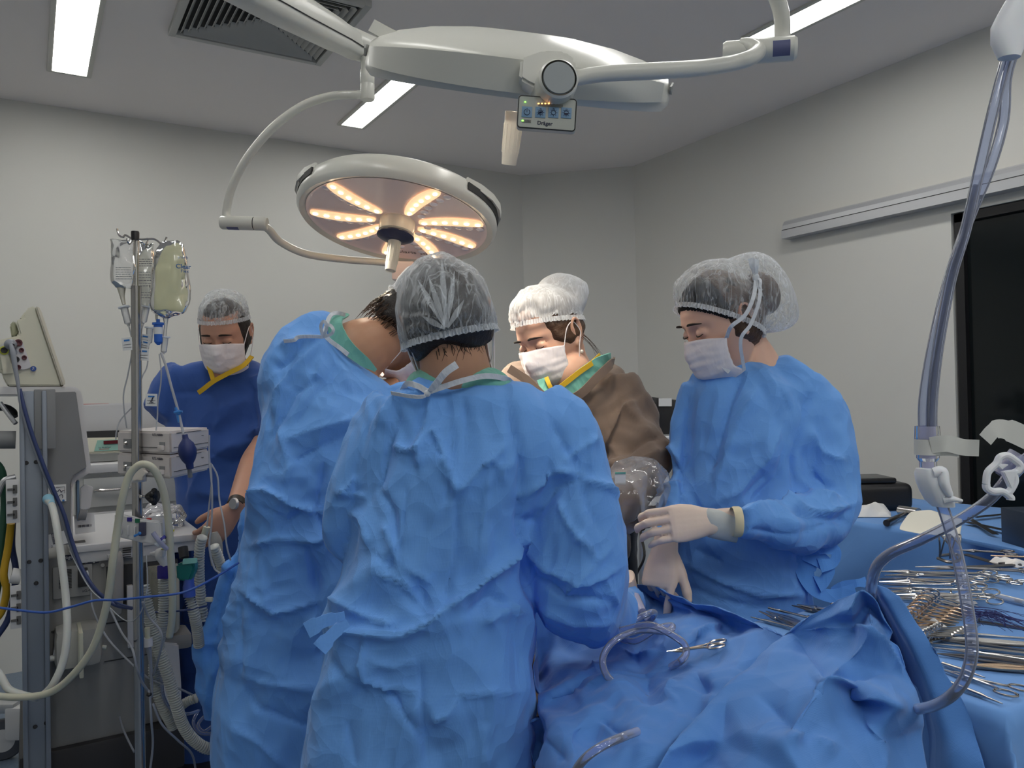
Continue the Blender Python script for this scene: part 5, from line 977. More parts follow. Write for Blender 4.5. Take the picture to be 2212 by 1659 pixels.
def instrument(kind, tip, end, up=DU, lift=0, label=None, cat='surgical instrument', group=None, m=None, width=1, curve=0, roll=0):
    tip = np.asarray(tip, float); end = np.asarray(end, float); Lr = float(np.linalg.norm(end-tip)); x = (end-tip)/Lr; z = n_(up-x*(np.asarray(up)@x)); y = np.cross(z, x)
    if roll: y, z = y*math.cos(roll)+z*math.sin(roll), z*math.cos(roll)-y*math.sin(roll)
    m = m or M_steel; L = Lr; pr = []
    if kind in ('hemostat', 'surgical_scissors', 'needle_holder'):
        pr = ring_parts(L, curve, .0125 if kind != 'surgical_scissors' else .0135, .0125*width)
        if kind == 'surgical_scissors': pr[2] = ('pivot_screw', G().lathe([(0, 0), (.003, 0), (.003, .005), (0, .0055)], (L*.36, 0, 0), DU, 14)); pr = pr[:3]
    elif kind == 'tissue_forceps':
        for s in (-1, 1): pr.append(('forceps_arm', G().tube([(0, s*.0006, .002), (L*.15, s*.0025, .002), (L*.45, s*.006, .002), (L*.8, s*.0035, .002), (L, s*.0008, .002)], [.0008, .0018, .0034, .003, .0032], 8, 1)))
    elif kind == 'flat_retractor':
        b = .010*width; pr.append(('retractor_blade', G().strip(spline([(0, 0, .001), (L*.1, 0, .0012), (L*.5, 0, .0012), (L, 0, .0012)]), b*2, (0, 0, 1), .002))); pr.append(('retractor_lip', G().box((.002, 0, .004), (.002, b*1.9, .008), bev=.0006)))
    elif kind == 'suction_tip':
        pr.append(('suction_cannula', G().tube([(0, 0, .003), (L*.12, 0, .003), (L*.3, 0, .004), (L*.7, 0, .005)], [.002, .0022, .0024, .003], 10, 1))); pr.append(('suction_grip', G().tube([(L*.68, 0, .005), (L, 0, .005)], [.0052, .0056], 12)))
    elif kind == 'probe':
        pr.append(('probe_shaft', G().tube([(0, 0, .003), (L*.25, 0, .003), (L*.35, 0, .003), (L, 0, .003)], [.0008, .0018, .0034, .0034], 10)))
    org = tip
    root = thing(kind, tip, label, cat, group); X = np.stack([x, y, z], 1)
    for nm, g in pr:
        V, Fc = g.arr(); mk(nm, ((V+A(0, 0, lift))@X.T+org, Fc), m, root, auto=40)
    return root
gp = 'ring-handled clamps heaped on the blue table'
rs = np.random.RandomState(12)
side_words = ['topmost', 'second', 'third', 'fourth', 'fifth', 'sixth', 'seventh', 'eighth', 'ninth']
for i in range(9):       # fan A: jaws to the left, rings heaped to the right
    tp = ontab(1888+rs.uniform(-4, 26), 1236+i*7.5, .001); en = ontab(2092+rs.uniform(-8, 66), 1246+i*6+rs.uniform(-4, 4), .012+.004*(i % 3))
    instrument('hemostat', tp, en, roll=rs.uniform(-.5, .5), lift=.001, curve=rs.uniform(-.004, .004), label='steel clamp in the fanned heap pointing left under the hanging tube', group=gp)
for i in range(8):       # stack B: rings standing on edge in a row, jaws away to the right
    rg = ontab(1944+i*7.5, 1345-i*7.6, .020); tp = ontab(2066+i*7+rs.uniform(-3, 3), 1352-i*5.5, .006)
    instrument('hemostat', tp, rg, roll=1.15, lift=0, m=M_gold if i < 6 else M_steel, label='clamp with gilt ring standing on edge in the left row of rings', group='gilt clamps strung side by side')
for i in range(6):       # stack C below
    rg = ontab(1978+i*6.5, 1388-i*3.2, .016); tp = ontab(2090+i*6, 1372-i*4, .004)
    instrument('hemostat', tp, rg, roll=1.1, m=M_steel, label='clamp standing on edge in the lower row of rings beside the drape', group='clamps strung below the gilt ones')
instrument('needle_holder', ontab(1868, 1310, .001), ontab(1935, 1330, .006), width=.9, label='small clamp lying by the drape peak')
instrument('hemostat', ontab(1962, 1240, .004), ontab(2178, 1250, .006), curve=.016, label='long curved clamp with its hooked jaws above the fanned heap')
instrument('hemostat', ontab(1976, 1224, .004), ontab(2230, 1236, .006), curve=-.012, m=M_steeld, label='dark long bent clamp furthest up behind the hooked clamp')
instrument('tissue_forceps', ontab(2010, 1232, .002), ontab(2205, 1222, .004), m=M_steeld, label='dark long forceps behind the hanging tube with red marks at the end')
instrument('surgical_scissors', ontab(2130, 1250, .004), ontab(2212, 1262, .008), width=1.2, label='scissors with oval rings right of the fanned heap')
# long row lower right
for i, (a, b_, nm, lb) in enumerate((((2002, 1366), (2290, 1388), 'needle_holder', 'slim long needle holder, uppermost of the parallel row at right'), ((1998, 1377), (2290, 1400), 'tissue_forceps', 'bright long forceps, second of the parallel row at right'), ((2022, 1384), (2300, 1412), 'needle_holder', 'thick dark needle holder, third of the parallel row at right'),
        ((2006, 1392), (2300, 1424), 'tissue_forceps', 'long forceps, fourth of the parallel row at right'), ((2018, 1402), (2300, 1436), 'needle_holder', 'bright needle holder, fifth of the parallel row at right'), ((2024, 1414), (2300, 1448), 'tissue_forceps', 'ribbed forceps, lowest of the parallel row at right'))):
    instrument(nm, ontab(*a, .003), ontab(*b_, .005), roll=.3*(i % 3-1), m=(M_steel, M_steel, M_steeld)[i % 3], label=lb)
instrument('flat_retractor', ontab(2112, 1344, .001), ontab(2300, 1372, .001), width=.75, m=M_steeld, label='grey flat blade above the parallel row of needle holders')
instrument('flat_retractor', ontab(2095, 1440, .001), ontab(2300, 1458, .001), width=.9, m=M_steeld, label='wide grey flat blade below the parallel row')
instrument('tissue_forceps', ontab(2085, 1438, .005), ontab(2260, 1450, .005), m=M_gold, label='fine pale forceps lying on the wide flat blade')
instrument('probe', ontab(2128, 1468, .002), ontab(2036, 1438, .002), label='short round rod crossing under the hanging tube')
instrument('surgical_scissors', ontab(2030, 1448, .002), ontab(2206, 1500, .004), width=1.35, label='open ring scissors near the front corner of the table')
instrument('probe', ontab(2166, 1525, .002), ontab(2040, 1475, .002), label='pointed steel dissector nearest the front corner of the table')
# left end of the table beside the woman in blue
instrument('surgical_scissors', ontab(1640, 1322, .002), ontab(1772, 1376, .002), label='pointed scissors lying beside the left corner of the table')
instrument('suction_tip', ontab(1660, 1316, .002), ontab(1790, 1352, .002), label='thin suction tube lying above the pointed scissors')
instrument('tissue_forceps', ontab(1655, 1322, .004), ontab(1765, 1362, .003), label='slim forceps between the pointed scissors and suction tube')
instrument('probe', ontab(1622, 1336, .002), ontab(1720, 1362, .002), label='flat scalpel handle nearest the left table corner')
instrument('needle_holder', ontab(1711, 1310, .003), ontab(1858, 1342, .004), m=M_steeld, label='heavy dark clamp lying left of the drape peak')
instrument('needle_holder', ontab(1722, 1308, .007), ontab(1862, 1334, .008), m=M_steel, label='heavy bright clamp on top of the dark one by the drape peak')
instrument('hemostat', ontab(1840, 1320, .002), ontab(1812, 1306, .006), label='small steel clip left of the drape peak')
# on the patient drape
instrument('hemostat', W(1440, 1412, 1.39), W(1562, 1392, 1.36), width=1.0, curve=.006, m=M_steel, label='clamp lying on the patient drape with one ring raised')
# loose things on the table
g = G()
for i in range(46):
    a = rs.uniform(0, 6.28); c = ontab(2142+rs.normal()*18, 1338+rs.normal()*5, .004); L = rs.uniform(.03, .075); dr = e1*math.cos(a)+e2*math.sin(a)*.6+e1*.5; g.tube([c-dr*L, c+A(0, 0, .006+rs.uniform(0, .008))+e2*rs.uniform(-.01, .01), c+dr*L], .0005, 4, 1)
mk('suture_tangle', g, mat('thread_navy', (.015, .02, .14), .5), label='tangle of dark blue suture thread on the table', cat='thread', kind='stuff')
def syringe():
    a, b = ontab(2140, 1284, .008), ontab(2230, 1306, .008); t = thing('syringe', a, 'clear syringe lying right of the clamp heap', 'syringe')
    x = n_(b-a); mk('barrel', G().tube([a, a+x*.012, a+x*.014, b], [.001, .0012, .0062, .0062], 16), film_mat('clear_plastic', dens=.25), t); mk('plunger_seal', G().tube([a+x*.055, a+x*.063], .006, 14), M_black, t)
syringe()
def gauze(c, r, u, v, seed, label, m=None):
    nu_ = 34; q = np.linspace(-1, 1, nu_); X, Y = np.meshgrid(q, q); P = c+u*(X*r)[..., None]*1.0+v*(Y*r*.8)[..., None]; P = P.reshape(-1, 3)
    rr = np.clip(1-np.maximum(np.abs(X), np.abs(Y))**3, 0, 1).ravel(); P[:, 2] += rr*(r*.42+r*.28*vnoise(P, 1.6/r, seed)+r*.25*crumple(P, 1, r*.7, seed))
    e = np.concatenate([P, P*A(1, 1, 0)+A(0, 0, c[2]-.0)]); n1 = nu_; Fc = [(i*n1+j, i*n1+j+1, (i+1)*n1+j+1, (i+1)*n1+j) for i in range(n1-1) for j in range(n1-1)]
    return mk('gauze', (P, Fc), m or mat('gauze_white', (.72, .72, .72), .95, bump=.6, bscale=700), auto=0, label=label, cat='gauze')
gauze(ontab(2058, 1300, .002), .035, e1, e2, 3, 'white gauze among the ring handles'); gauze(ontab(2180, 1218, .002), .035, e1, e2, 4, 'white gauze by the red-marked forceps'); gauze(ontab(2020, 1360, .002), .022, e1, e2, 5, 'small gauze between the rows of rings')
gauze(onb(1880, 1112, .002), .075, n_(onb(1940, 1110)-onb(1870, 1110)), n_(onb(1900, 1090)-onb(1900, 1110)), 6, 'crumpled white gauze next to the black case')
# wire stand of crossed loops
t = thing('wire_stand', ontab(2048, 1208), 'small black wire stand of crossed loops', 'stand')
for s, q0 in ((-1, 0), (1, 1)):
    for dx in (0, 22): mk('wire_loop', G().tube([ontab(2030+dx, 1206), W(2034+dx+s*4, 1175, 1.93), W(2036+dx+s*8, 1157, 1.94), W(2043+dx+s*10, 1157, 1.94), W(2052+dx, 1180, 1.93), ontab(2068+dx*.6, 1210)], .0020, 8, 1), M_steeld, t)
mk('stand_base', G().tube([ontab(2026, 1206, .003), ontab(2050, 1214, .003), ontab(2072, 1210, .003), ontab(2068, 1198, .003), ontab(2030, 1200, .003)], .004, 8, 1), M_steeld, t)
instrument('flat_retractor', ontab(2165, 1222, .002), ontab(2085, 1198, .004), width=.9, m=M_steeld, label='dark flat retractor behind the hanging tube')
instrument('needle_holder', ontab(2066, 1190, .01), ontab(2190, 1196, .01), width=1.6, m=M_steeld, label='large dark self-retaining retractor near the wire stand')
instrument('suction_tip', ontab(2140, 1203, .006), ontab(2290, 1212, .010), m=M_gold, label='polished curved handle at the right edge of the picture')
# back table things
M_card = mat('card_cream', (.70, .68, .60), .8)
cc = [onb(1937, 1138, .003), onb(1962, 1105, .012), onb(2008, 1108, .004), onb(2020, 1100, .014), onb(2085, 1112, .004), onb(2075, 1165, .003), onb(2005, 1160, .003)]
net('paper_card', [(1937, 1146, 2.22), (1958, 1120, 2.35), (1966, 1103, 2.44), (2008, 1109, 2.42), (2018, 1100, 2.47), (2086, 1118, 2.38), (2078, 1166, 2.12), (2010, 1160, 2.16)], chain(3, 7), M_card, cuts=3, smooth=1, amp=.001, seed=4, th=.001, label='folded cream paper card on the back table', cat='paper')
t = thing('mallet', onb(1930, 1125), 'steel surgical mallet on the back table', 'mallet')
mk('mallet_head', G().tube([onb(1944, 1102, .025), onb(1984, 1108, .025)], .018, 20), M_steel, t); mk('mallet_handle', G().tube([onb(1962, 1106, .02), onb(1915, 1130, .012)], [.007, .012], 14), M_steeld, t)
g = G()
t = thing('black_case', onz(1905, 1105, ZB), 'rounded black case standing on the back table by the wall', 'case')
cb = onz(1908, 1106, ZB); Rw = np.stack([n_(A(DR[0], DR[1], 0)), n_(A(DF[0], DF[1], 0)), DU], 1)
mk('case_shell', G().box(cb+A(0, 0, .055)+DF*.10, (.25, .20, .11), Rw, bev=.035, seg=5), M_black, t); mk('case_lid', G().box(cb+A(0, 0, .120)+DF*.10-DR*.03, (.19, .17, .022), Rw, bev=.010, seg=3), mat('black_gloss', (.015, .015, .016), .25), t)
t = thing('kidney_dish', onb(1900, 1100), 'steel dish behind the crumpled gauze', 'dish'); mk('dish_wall', G().lathe([(.05, 0), (.075, .03), (.078, .032), (.076, .034), (.07, .030), (.048, .004), (0, .004)], onb(1898, 1098), DU, 36), M_steeld, t)
for i, (a, b_, w_, lb) in enumerate((((2086, 1128), (2190, 1150), 1.0, 'long dark angled retractor nearest on the back table'), ((2105, 1118), (2185, 1110), 1.0, 'dark flat retractor pointing at the steel box'), ((2096, 1122), (2150, 1155), .8, 'dark bent retractor crossing the angled one'))): instrument('flat_retractor', onb(*a, .01), onb(*b_, .012), width=w_*1.2, m=M_steeld, label=lb)
mk('folded_towels', G().box(onb(2160, 1176, .008), (.30, .10, .016), np.stack([n_(onb(2212, 1188)-onb(2100, 1165)), n_(np.cross(DU, onb(2212, 1188)-onb(2100, 1165))), DU], 1), bev=.006), M_drape2, label='folded blue towel in front of the retractors', cat='towel')
tt = thing('steel_box', onb(2215, 1190), 'dark steel box cut by the right edge of the picture', 'box'); mk('box_body', G().box(onb(2232, 1190)+A(0, 0, .06), (.10, .14, .12), Rw, bev=.003), mat('box_blue_steel', (.05, .07, .11), .35, metal=.6), tt)
# ================================================================ clear tubing
M_tube = film_mat('tube_pvc', col=(.62, .68, .88), dens=.11, edge=.6, rough=.08, tint=(.78, .83, .96))
M_core = mat('tube_shadow', (.02, .025, .06), .2)
M_clamp = mat('clamp_white', (.72, .75, .80), .35, sss=.1)
M_tape = mat('tape_white', (.66, .67, .64), .8, alpha=.88)
t = thing('suction_tubing', W(2005, 1000, .95), 'clear tubing hanging from the top right corner down into the drape', 'tubing')
_u = W(2218, -60, .93); mk('tube', G().tube([A(_u[0]+.03, _u[1], CEIL-.01), A(_u[0]+.02, _u[1], 2.4), _u, W(2205, 20, .93), W(2190, 80, .93), W(2168, 150, .93), W(2140, 260, .93), W(2108, 400, .93), W(2085, 500, .93), W(2055, 600, .94), W(2028, 740, .945), W(2014, 860, .95), W(2012, 945, .95)], .0062, 16, 1, False), M_tube, t)
_u = W(2224, -60, .95); mk('tube', G().tube([A(_u[0]+.04, _u[1]+.02, CEIL-.01), A(_u[0]+.03, _u[1]+.01, 2.4), _u, W(2212, 30, .945), W(2194, 100, .94), W(2174, 170, .94), W(2168, 260, .94), W(2140, 360, .94), W(2095, 470, .95), W(2050, 600, .955), W(2016, 740, .955), W(1996, 860, .955), W(1995, 945, .955)], .0060, 16, 1, False), M_tube, t)
mk('tube_core', G().tube([W(2108, 400, .93), W(2085, 500, .93), W(2055, 600, .94), W(2029, 740, .945), W(2015, 860, .95), W(2013, 940, .95)], .0032, 12, 1, False), film_mat('tube_lumen', col=(.2, .22, .3), dens=.35, edge=.4, tint=(.5, .55, .7)), t)
mk('connector', G().lathe([(.0135, .012), (.0140, 0), (.0140, -.006), (.0125, -.009), (.0125, -.026), (.0095, -.030), (.0095, -.040)], W(2003, 942, .95), DU, 28), film_mat('connector_pvc', col=(.55, .56, .75), dens=.45, edge=.5, tint=(.7, .72, .9)), t)
mk('tape_wrap', G().lathe([(.0145, -.0035), (.0148, -.022)], W(2003, 942, .95), DU, 24), M_tape, t)
mk('tape_flag', G().strip(spline([W(2010, 962, .935), W(2045, 958, .93), W(2080, 966, .94), W(2115, 968, .935)]), .0195, -CF-CU*.05, .0004).strip(spline([W(2020, 972, .938), W(2055, 972, .94), W(2073, 976, .943)]), .014, -CF+CU*.1, .0004), M_tape, t)
g = G(); rgs = []
for (x, y, a, b) in ((2005, 1012, .0125, .011), (2012, 1022, .0175, .013), (2016, 1040, .0180, .014), (2024, 1060, .0180, .014), (2032, 1080, .0165, .012), (2040, 1094, .0130, .010)):
    q = np.linspace(0, 2*np.pi, 26, endpoint=False); rgs.append(W(x, y, .94)+CR*(a*np.cos(q)*(1+.12*np.sin(3*q)))[:, None]+CF*(b*np.sin(q))[:, None])
cl_ = mk('line_clamp', G().loft(rgs), M_clamp, t); mk('clamp_lever', G().tube([W(2040, 1080, .93), W(2058, 1078, .925), W(2078, 1082, .925)], [.005, .0035, .002], 10, 1).tube([W(2015, 1022, .93), W(2034, 1020, .928), W(2040, 1045, .925), W(2052, 1070, .925)], [.006, .007, .006, .004], 12, 1), M_clamp, cl_)
mk('tube', G().tube([W(2034, 1088, .945), W(2048, 1130, .94), W(2068, 1200, .93), W(2086, 1290, .91), W(2098, 1370, .90), W(2098, 1420, .90), W(2082, 1470, .91), W(2052, 1505, .93), W(2015, 1525, .97), W(1975, 1533, 1.03), W(1940, 1538, 1.10)], .0068, 18, 1, False), M_tube, t)
mk('upper_clamp', G().loft([W(x, y, .915)+CR*(a*np.cos(q))[:, None]+CF*(.010*np.sin(q))[:, None] for (x, y, a) in ((2200, 0, .014), (2190, 30, .018), (2182, 60, .022), (2178, 95, .020), (2180, 125, .012))]), M_clamp, t)
t = thing('suction_tubing', W(2120, 1060, .98), 'clear tubing from the right edge sloping down to the drape peak', 'tubing')
mk('tube', G().tube([A(*W(2330, 700, .94)[:2], CEIL-.01), A(*W(2330, 700, .94)[:2], 2.2), W(2320, 700, .94), W(2280, 900, .945), W(2235, 975, .95), W(2190, 1010, .955), W(2168, 1045, .96), W(2130, 1085, .97), W(2060, 1130, 1.0), W(1985, 1168, 1.04), W(1925, 1195, 1.08), W(1895, 1222, 1.11), W(1884, 1255, 1.14), W(1882, 1290, 1.18)], [.0068]*9+[.0072, .0075, .0078, .0078, .0078], 18, 1, False), M_tube, t)
mk('connector', G().tube([W(2166, 1030, .955), W(2205, 985, .95)], [.0130, .0140], 24, caps=False), MATS['connector_pvc'], t)
mk('tape_flag', G().strip(spline([W(2128, 950, .93), W(2150, 928, .93), W(2180, 930, .935), W(2225, 950, .94)]), [.018]*6+[.022]*6+[.026]*7, -CF, .0004), M_tape, t)
g = G().tube([W(x, y, .935) for x, y in ((2130, 1045), (2134, 1020), (2152, 1002), (2160, 988), (2175, 984), (2192, 994), (2204, 1006), (2198, 1018), (2190, 1022), (2192, 1040), (2182, 1060), (2172, 1068))], .0042, 10, 1)
g.tube([W(x, y, .935) for x, y in ((2130, 1045), (2132, 1055), (2145, 1062), (2165, 1062), (2182, 1074), (2183, 1080))], .0044, 10, 1)
c2 = mk('line_clamp', g, M_clamp, t); mk('clamp_jaw', G().prism([(-.008, .006), (.0, -.0015), (.009, .005)], W(2160, 1012, .935), CR, CU, CF, .008, bev=.001).prism([(-.001, .002), (.015, .004), (.010, -.022)], W(2165, 1022, .935), CR, CU, CF, .008, bev=.001), M_clamp, c2)
# coil on the drape, running from the gloved hand
t = thing('coiled_tubing', W(1380, 1400, 1.45), 'coil of clear suction tubing looped on the drape beside the forearm', 'tubing')
q = [(1372, 1292, 1.66), (1385, 1312, 1.62), (1400, 1340, 1.58), (1415, 1325, 1.56), (1400, 1325, 1.54), (1350, 1352, 1.52), (1330, 1372, 1.50), (1370, 1385, 1.46), (1420, 1358, 1.47), (1452, 1352, 1.48), (1440, 1364, 1.46), (1380, 1362, 1.43), (1330, 1382, 1.40), (1304, 1415, 1.38), (1306, 1450, 1.36), (1330, 1478, 1.34), (1375, 1500, 1.32), (1418, 1520, 1.27)]
mk('tube', G().tube([W(*a) for a in q], .0062, 14, 1), M_tube, t)
q = [(1340, 1362, 1.44), (1400, 1350, 1.42), (1440, 1365, 1.40), (1475, 1388, 1.38), (1482, 1410, 1.37), (1470, 1428, 1.36), (1450, 1440, 1.38)]
mk('tube', G().tube([W(*a) for a in q], .0064, 14, 1), M_tube, t)
mk('tube_connector', G().tube([W(1372, 1290, 1.655), W(1388, 1322, 1.60)], [.0105, .0085], 16), MATS['connector_pvc'], t)
t2 = mk('drain_tube', G().tube([W(*a) for a in ((1376, 1580, 1.08), (1345, 1592, 1.05), (1300, 1612, 1.03), (1262, 1640, 1.03), (1235, 1680, 1.05), (1220, 1720, 1.08))], .0060, 14, 1), M_tube, label='clear tube disappearing under the drape at the bottom of the picture', cat='tubing')
# device on its trolley between the two women
t = thing('device_trolley', (*W(1440, 1200, 3.42)[:2], 0), 'black monitor on a white trolley between the brown and blue gowns', 'trolley'); c = W(1445, 900, 3.42)
mk('screen', G().box(c+A(0, 0, -.02), (.26, .05, .19), np.stack([CR, CF, CU], 1)@np.array(Matrix.Rotation(.12, 3, 'Y')), bev=.008), M_black, t)
mk('screen_label', G().box(W(1437, 869, 3.38), (.055, .002, .034), np.stack([CR, CF, CU], 1)), M_paper, t, smooth=False)
mk('screen_side', G().prism([(0, 0), (.05, 0), (.09, .16), (.06, .19)], W(1448, 942, 3.39), CR, CU, CF, .03, bev=.004), mat('trolley_white', (.55, .57, .57), .4), t)
mk('tray', G().box(W(1440, 945, 3.42), (.34, .30, .03), Rw, bev=.006), M_alu, t)
mk('cabinet', G().box((*W(1410, 1200, 3.47)[:2], .55), (.34, .34, 1.02), Rw, bev=.01), MATS['trolley_white'], t)
for k in range(3): mk('drawer', G().box((*W(1412, 1200, 3.29)[:2], .25+.28*k), (.30, .012, .25), Rw, bev=.004), MATS['trolley_white'], t)
mk('rail', G().tube([W(1385, 1120, 3.1), W(1385, 1270, 3.1)], .010, 12), M_alu, t); mk('cable', G().tube([W(1385, 1110, 3.08), W(1392, 1140, 3.05), W(1384, 1150, 3.05), W(1392, 1200, 3.0), W(1375, 1240, 3.0)], .005, 8, 1), M_black, t)
for a in (-.13, .13):
    for b in (-.13, .13): mk('caster', G().lathe([(0, -.012), (.03, -.012), (.03, .012), (0, .012)], A(*W(1410, 1200, 3.47)[:2], .03)+DR*a+DF*b, DR, 20), M_rub, t)
# operating table under the drape
oc = W(1330, 1500, 1.50)
t = thing('operating_table', (oc[0], oc[1], 0), 'operating table hidden under the crumpled blue drapes', 'table')
mk('table_column', G().box((oc[0], oc[1], .38), (.16, .2, .72), Rw, bev=.02), M_alu, t); mk('table_base', G().box((oc[0], oc[1], .05), (.24, .34, .09), Rw, bev=.02), M_alu, t)
mk('mattress', G().box((oc[0], oc[1], .78), (.26, .40, .08), Rw, bev=.02), M_black, t)
# ================================================================ left side: anaesthesia machine, monitor, drip stand
YM = 2.53
def fp(px, py, dy=0): return ony(px, py, YM+dy)
def fbox(name, x0, y0, x1, y1, th, m, parent, dy=0, bev=.004, **k):
    P, Q = fp(x0, (y0+y1)/2, dy), fp(x1, (y0+y1)/2, dy); T_, B_2 = fp((x0+x1)/2, y0, dy), fp((x0+x1)/2, y1, dy)
    return mk(name, G().box(((P[0]+Q[0])/2, YM+dy+th/2, (T_[2]+B_2[2])/2), (abs(Q[0]-P[0]), th, abs(T_[2]-B_2[2])), bev=bev), m, parent, smooth=bev > 0, **k)
def fpoly(name, pts, th, m, parent, dy=0, bev=.003):
    P = np.array([fp(*p, dy) for p in pts]); c = A(P[:, 0].mean(), YM+dy+th/2, P[:, 2].mean())
    return mk(name, G().prism([(p[0]-c[0], p[2]-c[2]) for p in P], c, A(1, 0, 0), DU, A(0, -1, 0), th, bev), m, parent)
M_mw = mat('machine_white', (.60, .60, .61), .38); M_mg = mat('machine_grey', (.22, .225, .235), .5, var=.05, vscale=8); M_md = mat('machine_body', (.25, .25, .245), .5, var=.08, vscale=5)
M_col = mat('column_metal', (.23, .26, .31), .38, metal=.45, var=.1, vscale=6); M_cream = mat('monitor_cream', (.62, .61, .50), .42); M_dk = mat('machine_dark', (.03, .03, .033), .5)
M_mar = mat('port_maroon', (.09, .02, .03), .4); M_grc = mat('cable_grey', (.22, .24, .28), .45); M_nvc = mat('cable_navy', (.03, .05, .15), .4); M_blc = mat('cable_blue', (.03, .09, .36), .4)
M_hose = mat('hose_cream', (.52, .52, .42), .4, sss=.1); M_milk = mat('hose_milky', (.52, .54, .52), .35, sss=.15); M_yh = mat('hose_yellow', (.55, .33, .02), .45)
M_cor = mat('hose_corrugated', (.50, .52, .50), .3, alpha=.85); M_clear = film_mat('thin_line', col=(.75, .78, .85), dens=.30, edge=.6)
M_chrome = mat('chrome', (.62, .60, .58), .14, metal=1); M_print = mat('print_dark', (.03, .03, .06), .6); M_pblue = mat('print_blue', (.03, .18, .50), .6)
t = thing('anesthesia_machine', (fp(200, 1200)[0], YM+.3, 0), 'large grey anaesthesia machine with a white worktop at the left', 'anaesthesia machine')
# column with its edges and screws
zt, zb = fp(90, 845)[2], .10
xa, xb = fp(45, 1000)[0], fp(100, 1000)[0]
col = mk('column', G().box(((xa+xb)/2, YM+.0, (zt+zb)/2), (xb-xa, .10, zt-zb), bev=.004), M_col, t)
for x in (xa+.004, xb-.004): mk('column_edge', G().box((x, YM-.056, (zt+zb)/2), (.012, .016, zt-zb), bev=.003), M_col, col)
for q in ((57, 1000), (78, 998), (63, 1214), (88, 1211), (78, 1260), (76, 1570), (100, 1562)): mk('screw', G().lathe([(0, -.003), (.004, -.003), (.0055, 0)], fp(*q, -.052), (0, 1, 0), 14), M_dk, col)
mk('column_slot', G().box((fp(78, 900)[0]+.02, YM-.053, fp(80, 905)[2]), (.05, .008, .16), bev=.003), M_mg, col)
# upper housing: white frame round a grey back panel
fr = fpoly('housing_frame', [(-70, 836), (160, 835), (172, 841), (179, 858), (183, 900), (197, 1012), (194, 1022), (162, 1040), (157, 1052), (158, 1180), (150, 1182), (150, 1040), (60, 1040), (60, 855), (-70, 855)], .20, M_mw, t, .01, .004)
fpoly('back_panel', [(92, 848), (164, 846), (187, 1010), (158, 1028), (152, 1045), (152, 1176), (97, 1180)], .03, M_mg, t, -.012, .002)
fpoly('panel_recess', [(38, 858), (92, 858), (92, 866), (86, 866), (86, 1180), (60, 1180), (60, 870), (38, 870)], .02, M_mw, t, -.008, .002)
mk('panel_mark', G().box(fp(58, 852.5, -.015), (.010, .002, .005)).lathe([(0, 0), (.003, 0), (.003, .001)], fp(68, 853, -.015), (0, 1, 0), 12), M_print, t, smooth=False)
# notice with drawings
n0 = fbox('notice', 104, 1047, 143, 1084, .002, M_paper, t, -.016, 0)
g = G(); c = fp(131, 1060, -.018)
g.tube([c+A(x, 0, z) for x, z in ((-.012, .010), (.010, .010), (.010, -.008))], .0006, 5).tube([c+A(x, 0, z) for x, z in ((-.011, .001), (-.006, -.001), (-.004, .003), (-.001, .002), (.001, -.004), (.004, -.001), (.009, .001))], .0008, 5, 1)
g.tube([c+A(x, 0, z-.012) for x, z in ((-.006, -.004), (-.002, .0), (.003, .001), (.005, -.004), (.004, -.008))], .0008, 5, 1)
mk('notice_drawing', g, M_print, n0); mk('notice_dot', G().lathe([(0, 0), (.0028, 0), (.0028, .001)], fp(137, 1081, -.018), (0, 1, 0), 16), M_pblue, n0)
def barcode(c, ax, ay, w_, h_, parent, seed, m=None):
    rs = np.random.RandomState(seed); g = G(); x = -w_/2; az = np.cross(ax, ay)
    while x < w_/2:
        b = rs.choice([.0006, .0010, .0016]); g.box(c+n_(ax)*(x+b/2), (b, h_, .0006), np.stack([n_(ax), n_(ay), n_(az)], 1)); x += b+rs.choice([.0008, .0014])
    mk('barcode', g, m or M_print, parent, smooth=False)
lb = mk('machine_label', G().box(fp(123, 1165, -.03), (.066, .0016, .036), np.array(Matrix.Rotation(-.20, 3, 'Y'))@np.array(Matrix.Rotation(0, 3, 'X'))), M_paper, t, smooth=False)
RX = np.array(Matrix.Rotation(-.20, 3, 'Y')); barcode(fp(117, 1164, -.032), RX@A(0, 0, -1), RX@A(1, 0, 0), .030, .010, lb, 3); text('CE', 'label_text', fp(112, 1181, -.032), RX@A(0, 0, -1)*-1*-1, RX@A(1, 0, 0), .006, M_print, lb); text('xmi xan', 'label_text', fp(130, 1160, -.032), RX@A(0, 0, -1), RX@A(1, 0, 0), .005, M_print, lb)
# worktop
P0, P1_ = fp(150, 1184), fp(439, 1146); zw = (P0[2]+P1_[2])/2; x0, x1 = P0[0], P1_[0]
wt = mk('worktop', G().box(((x0+x1)/2, YM+.33, zw-.012), (x1-x0, .66, .024), bev=.008, seg=3), M_mw, t)
mk('worktop_apron', G().box(((x0+x1)/2+.004, YM+.33, zw-.038), (x1-x0-.016, .645, .030), bev=.004), M_mw, wt)
fbox('vent_apron', 232, 1196, 284, 1205, .012, M_mw, t, -.006, .002)
g = G()
for k in range(5): g.box(fp(274, 1184+k*4.6, -.004), (.022, .006, .0025))
mk('vent_slots', G().add(*g.arr()), M_dk, wt, smooth=False)
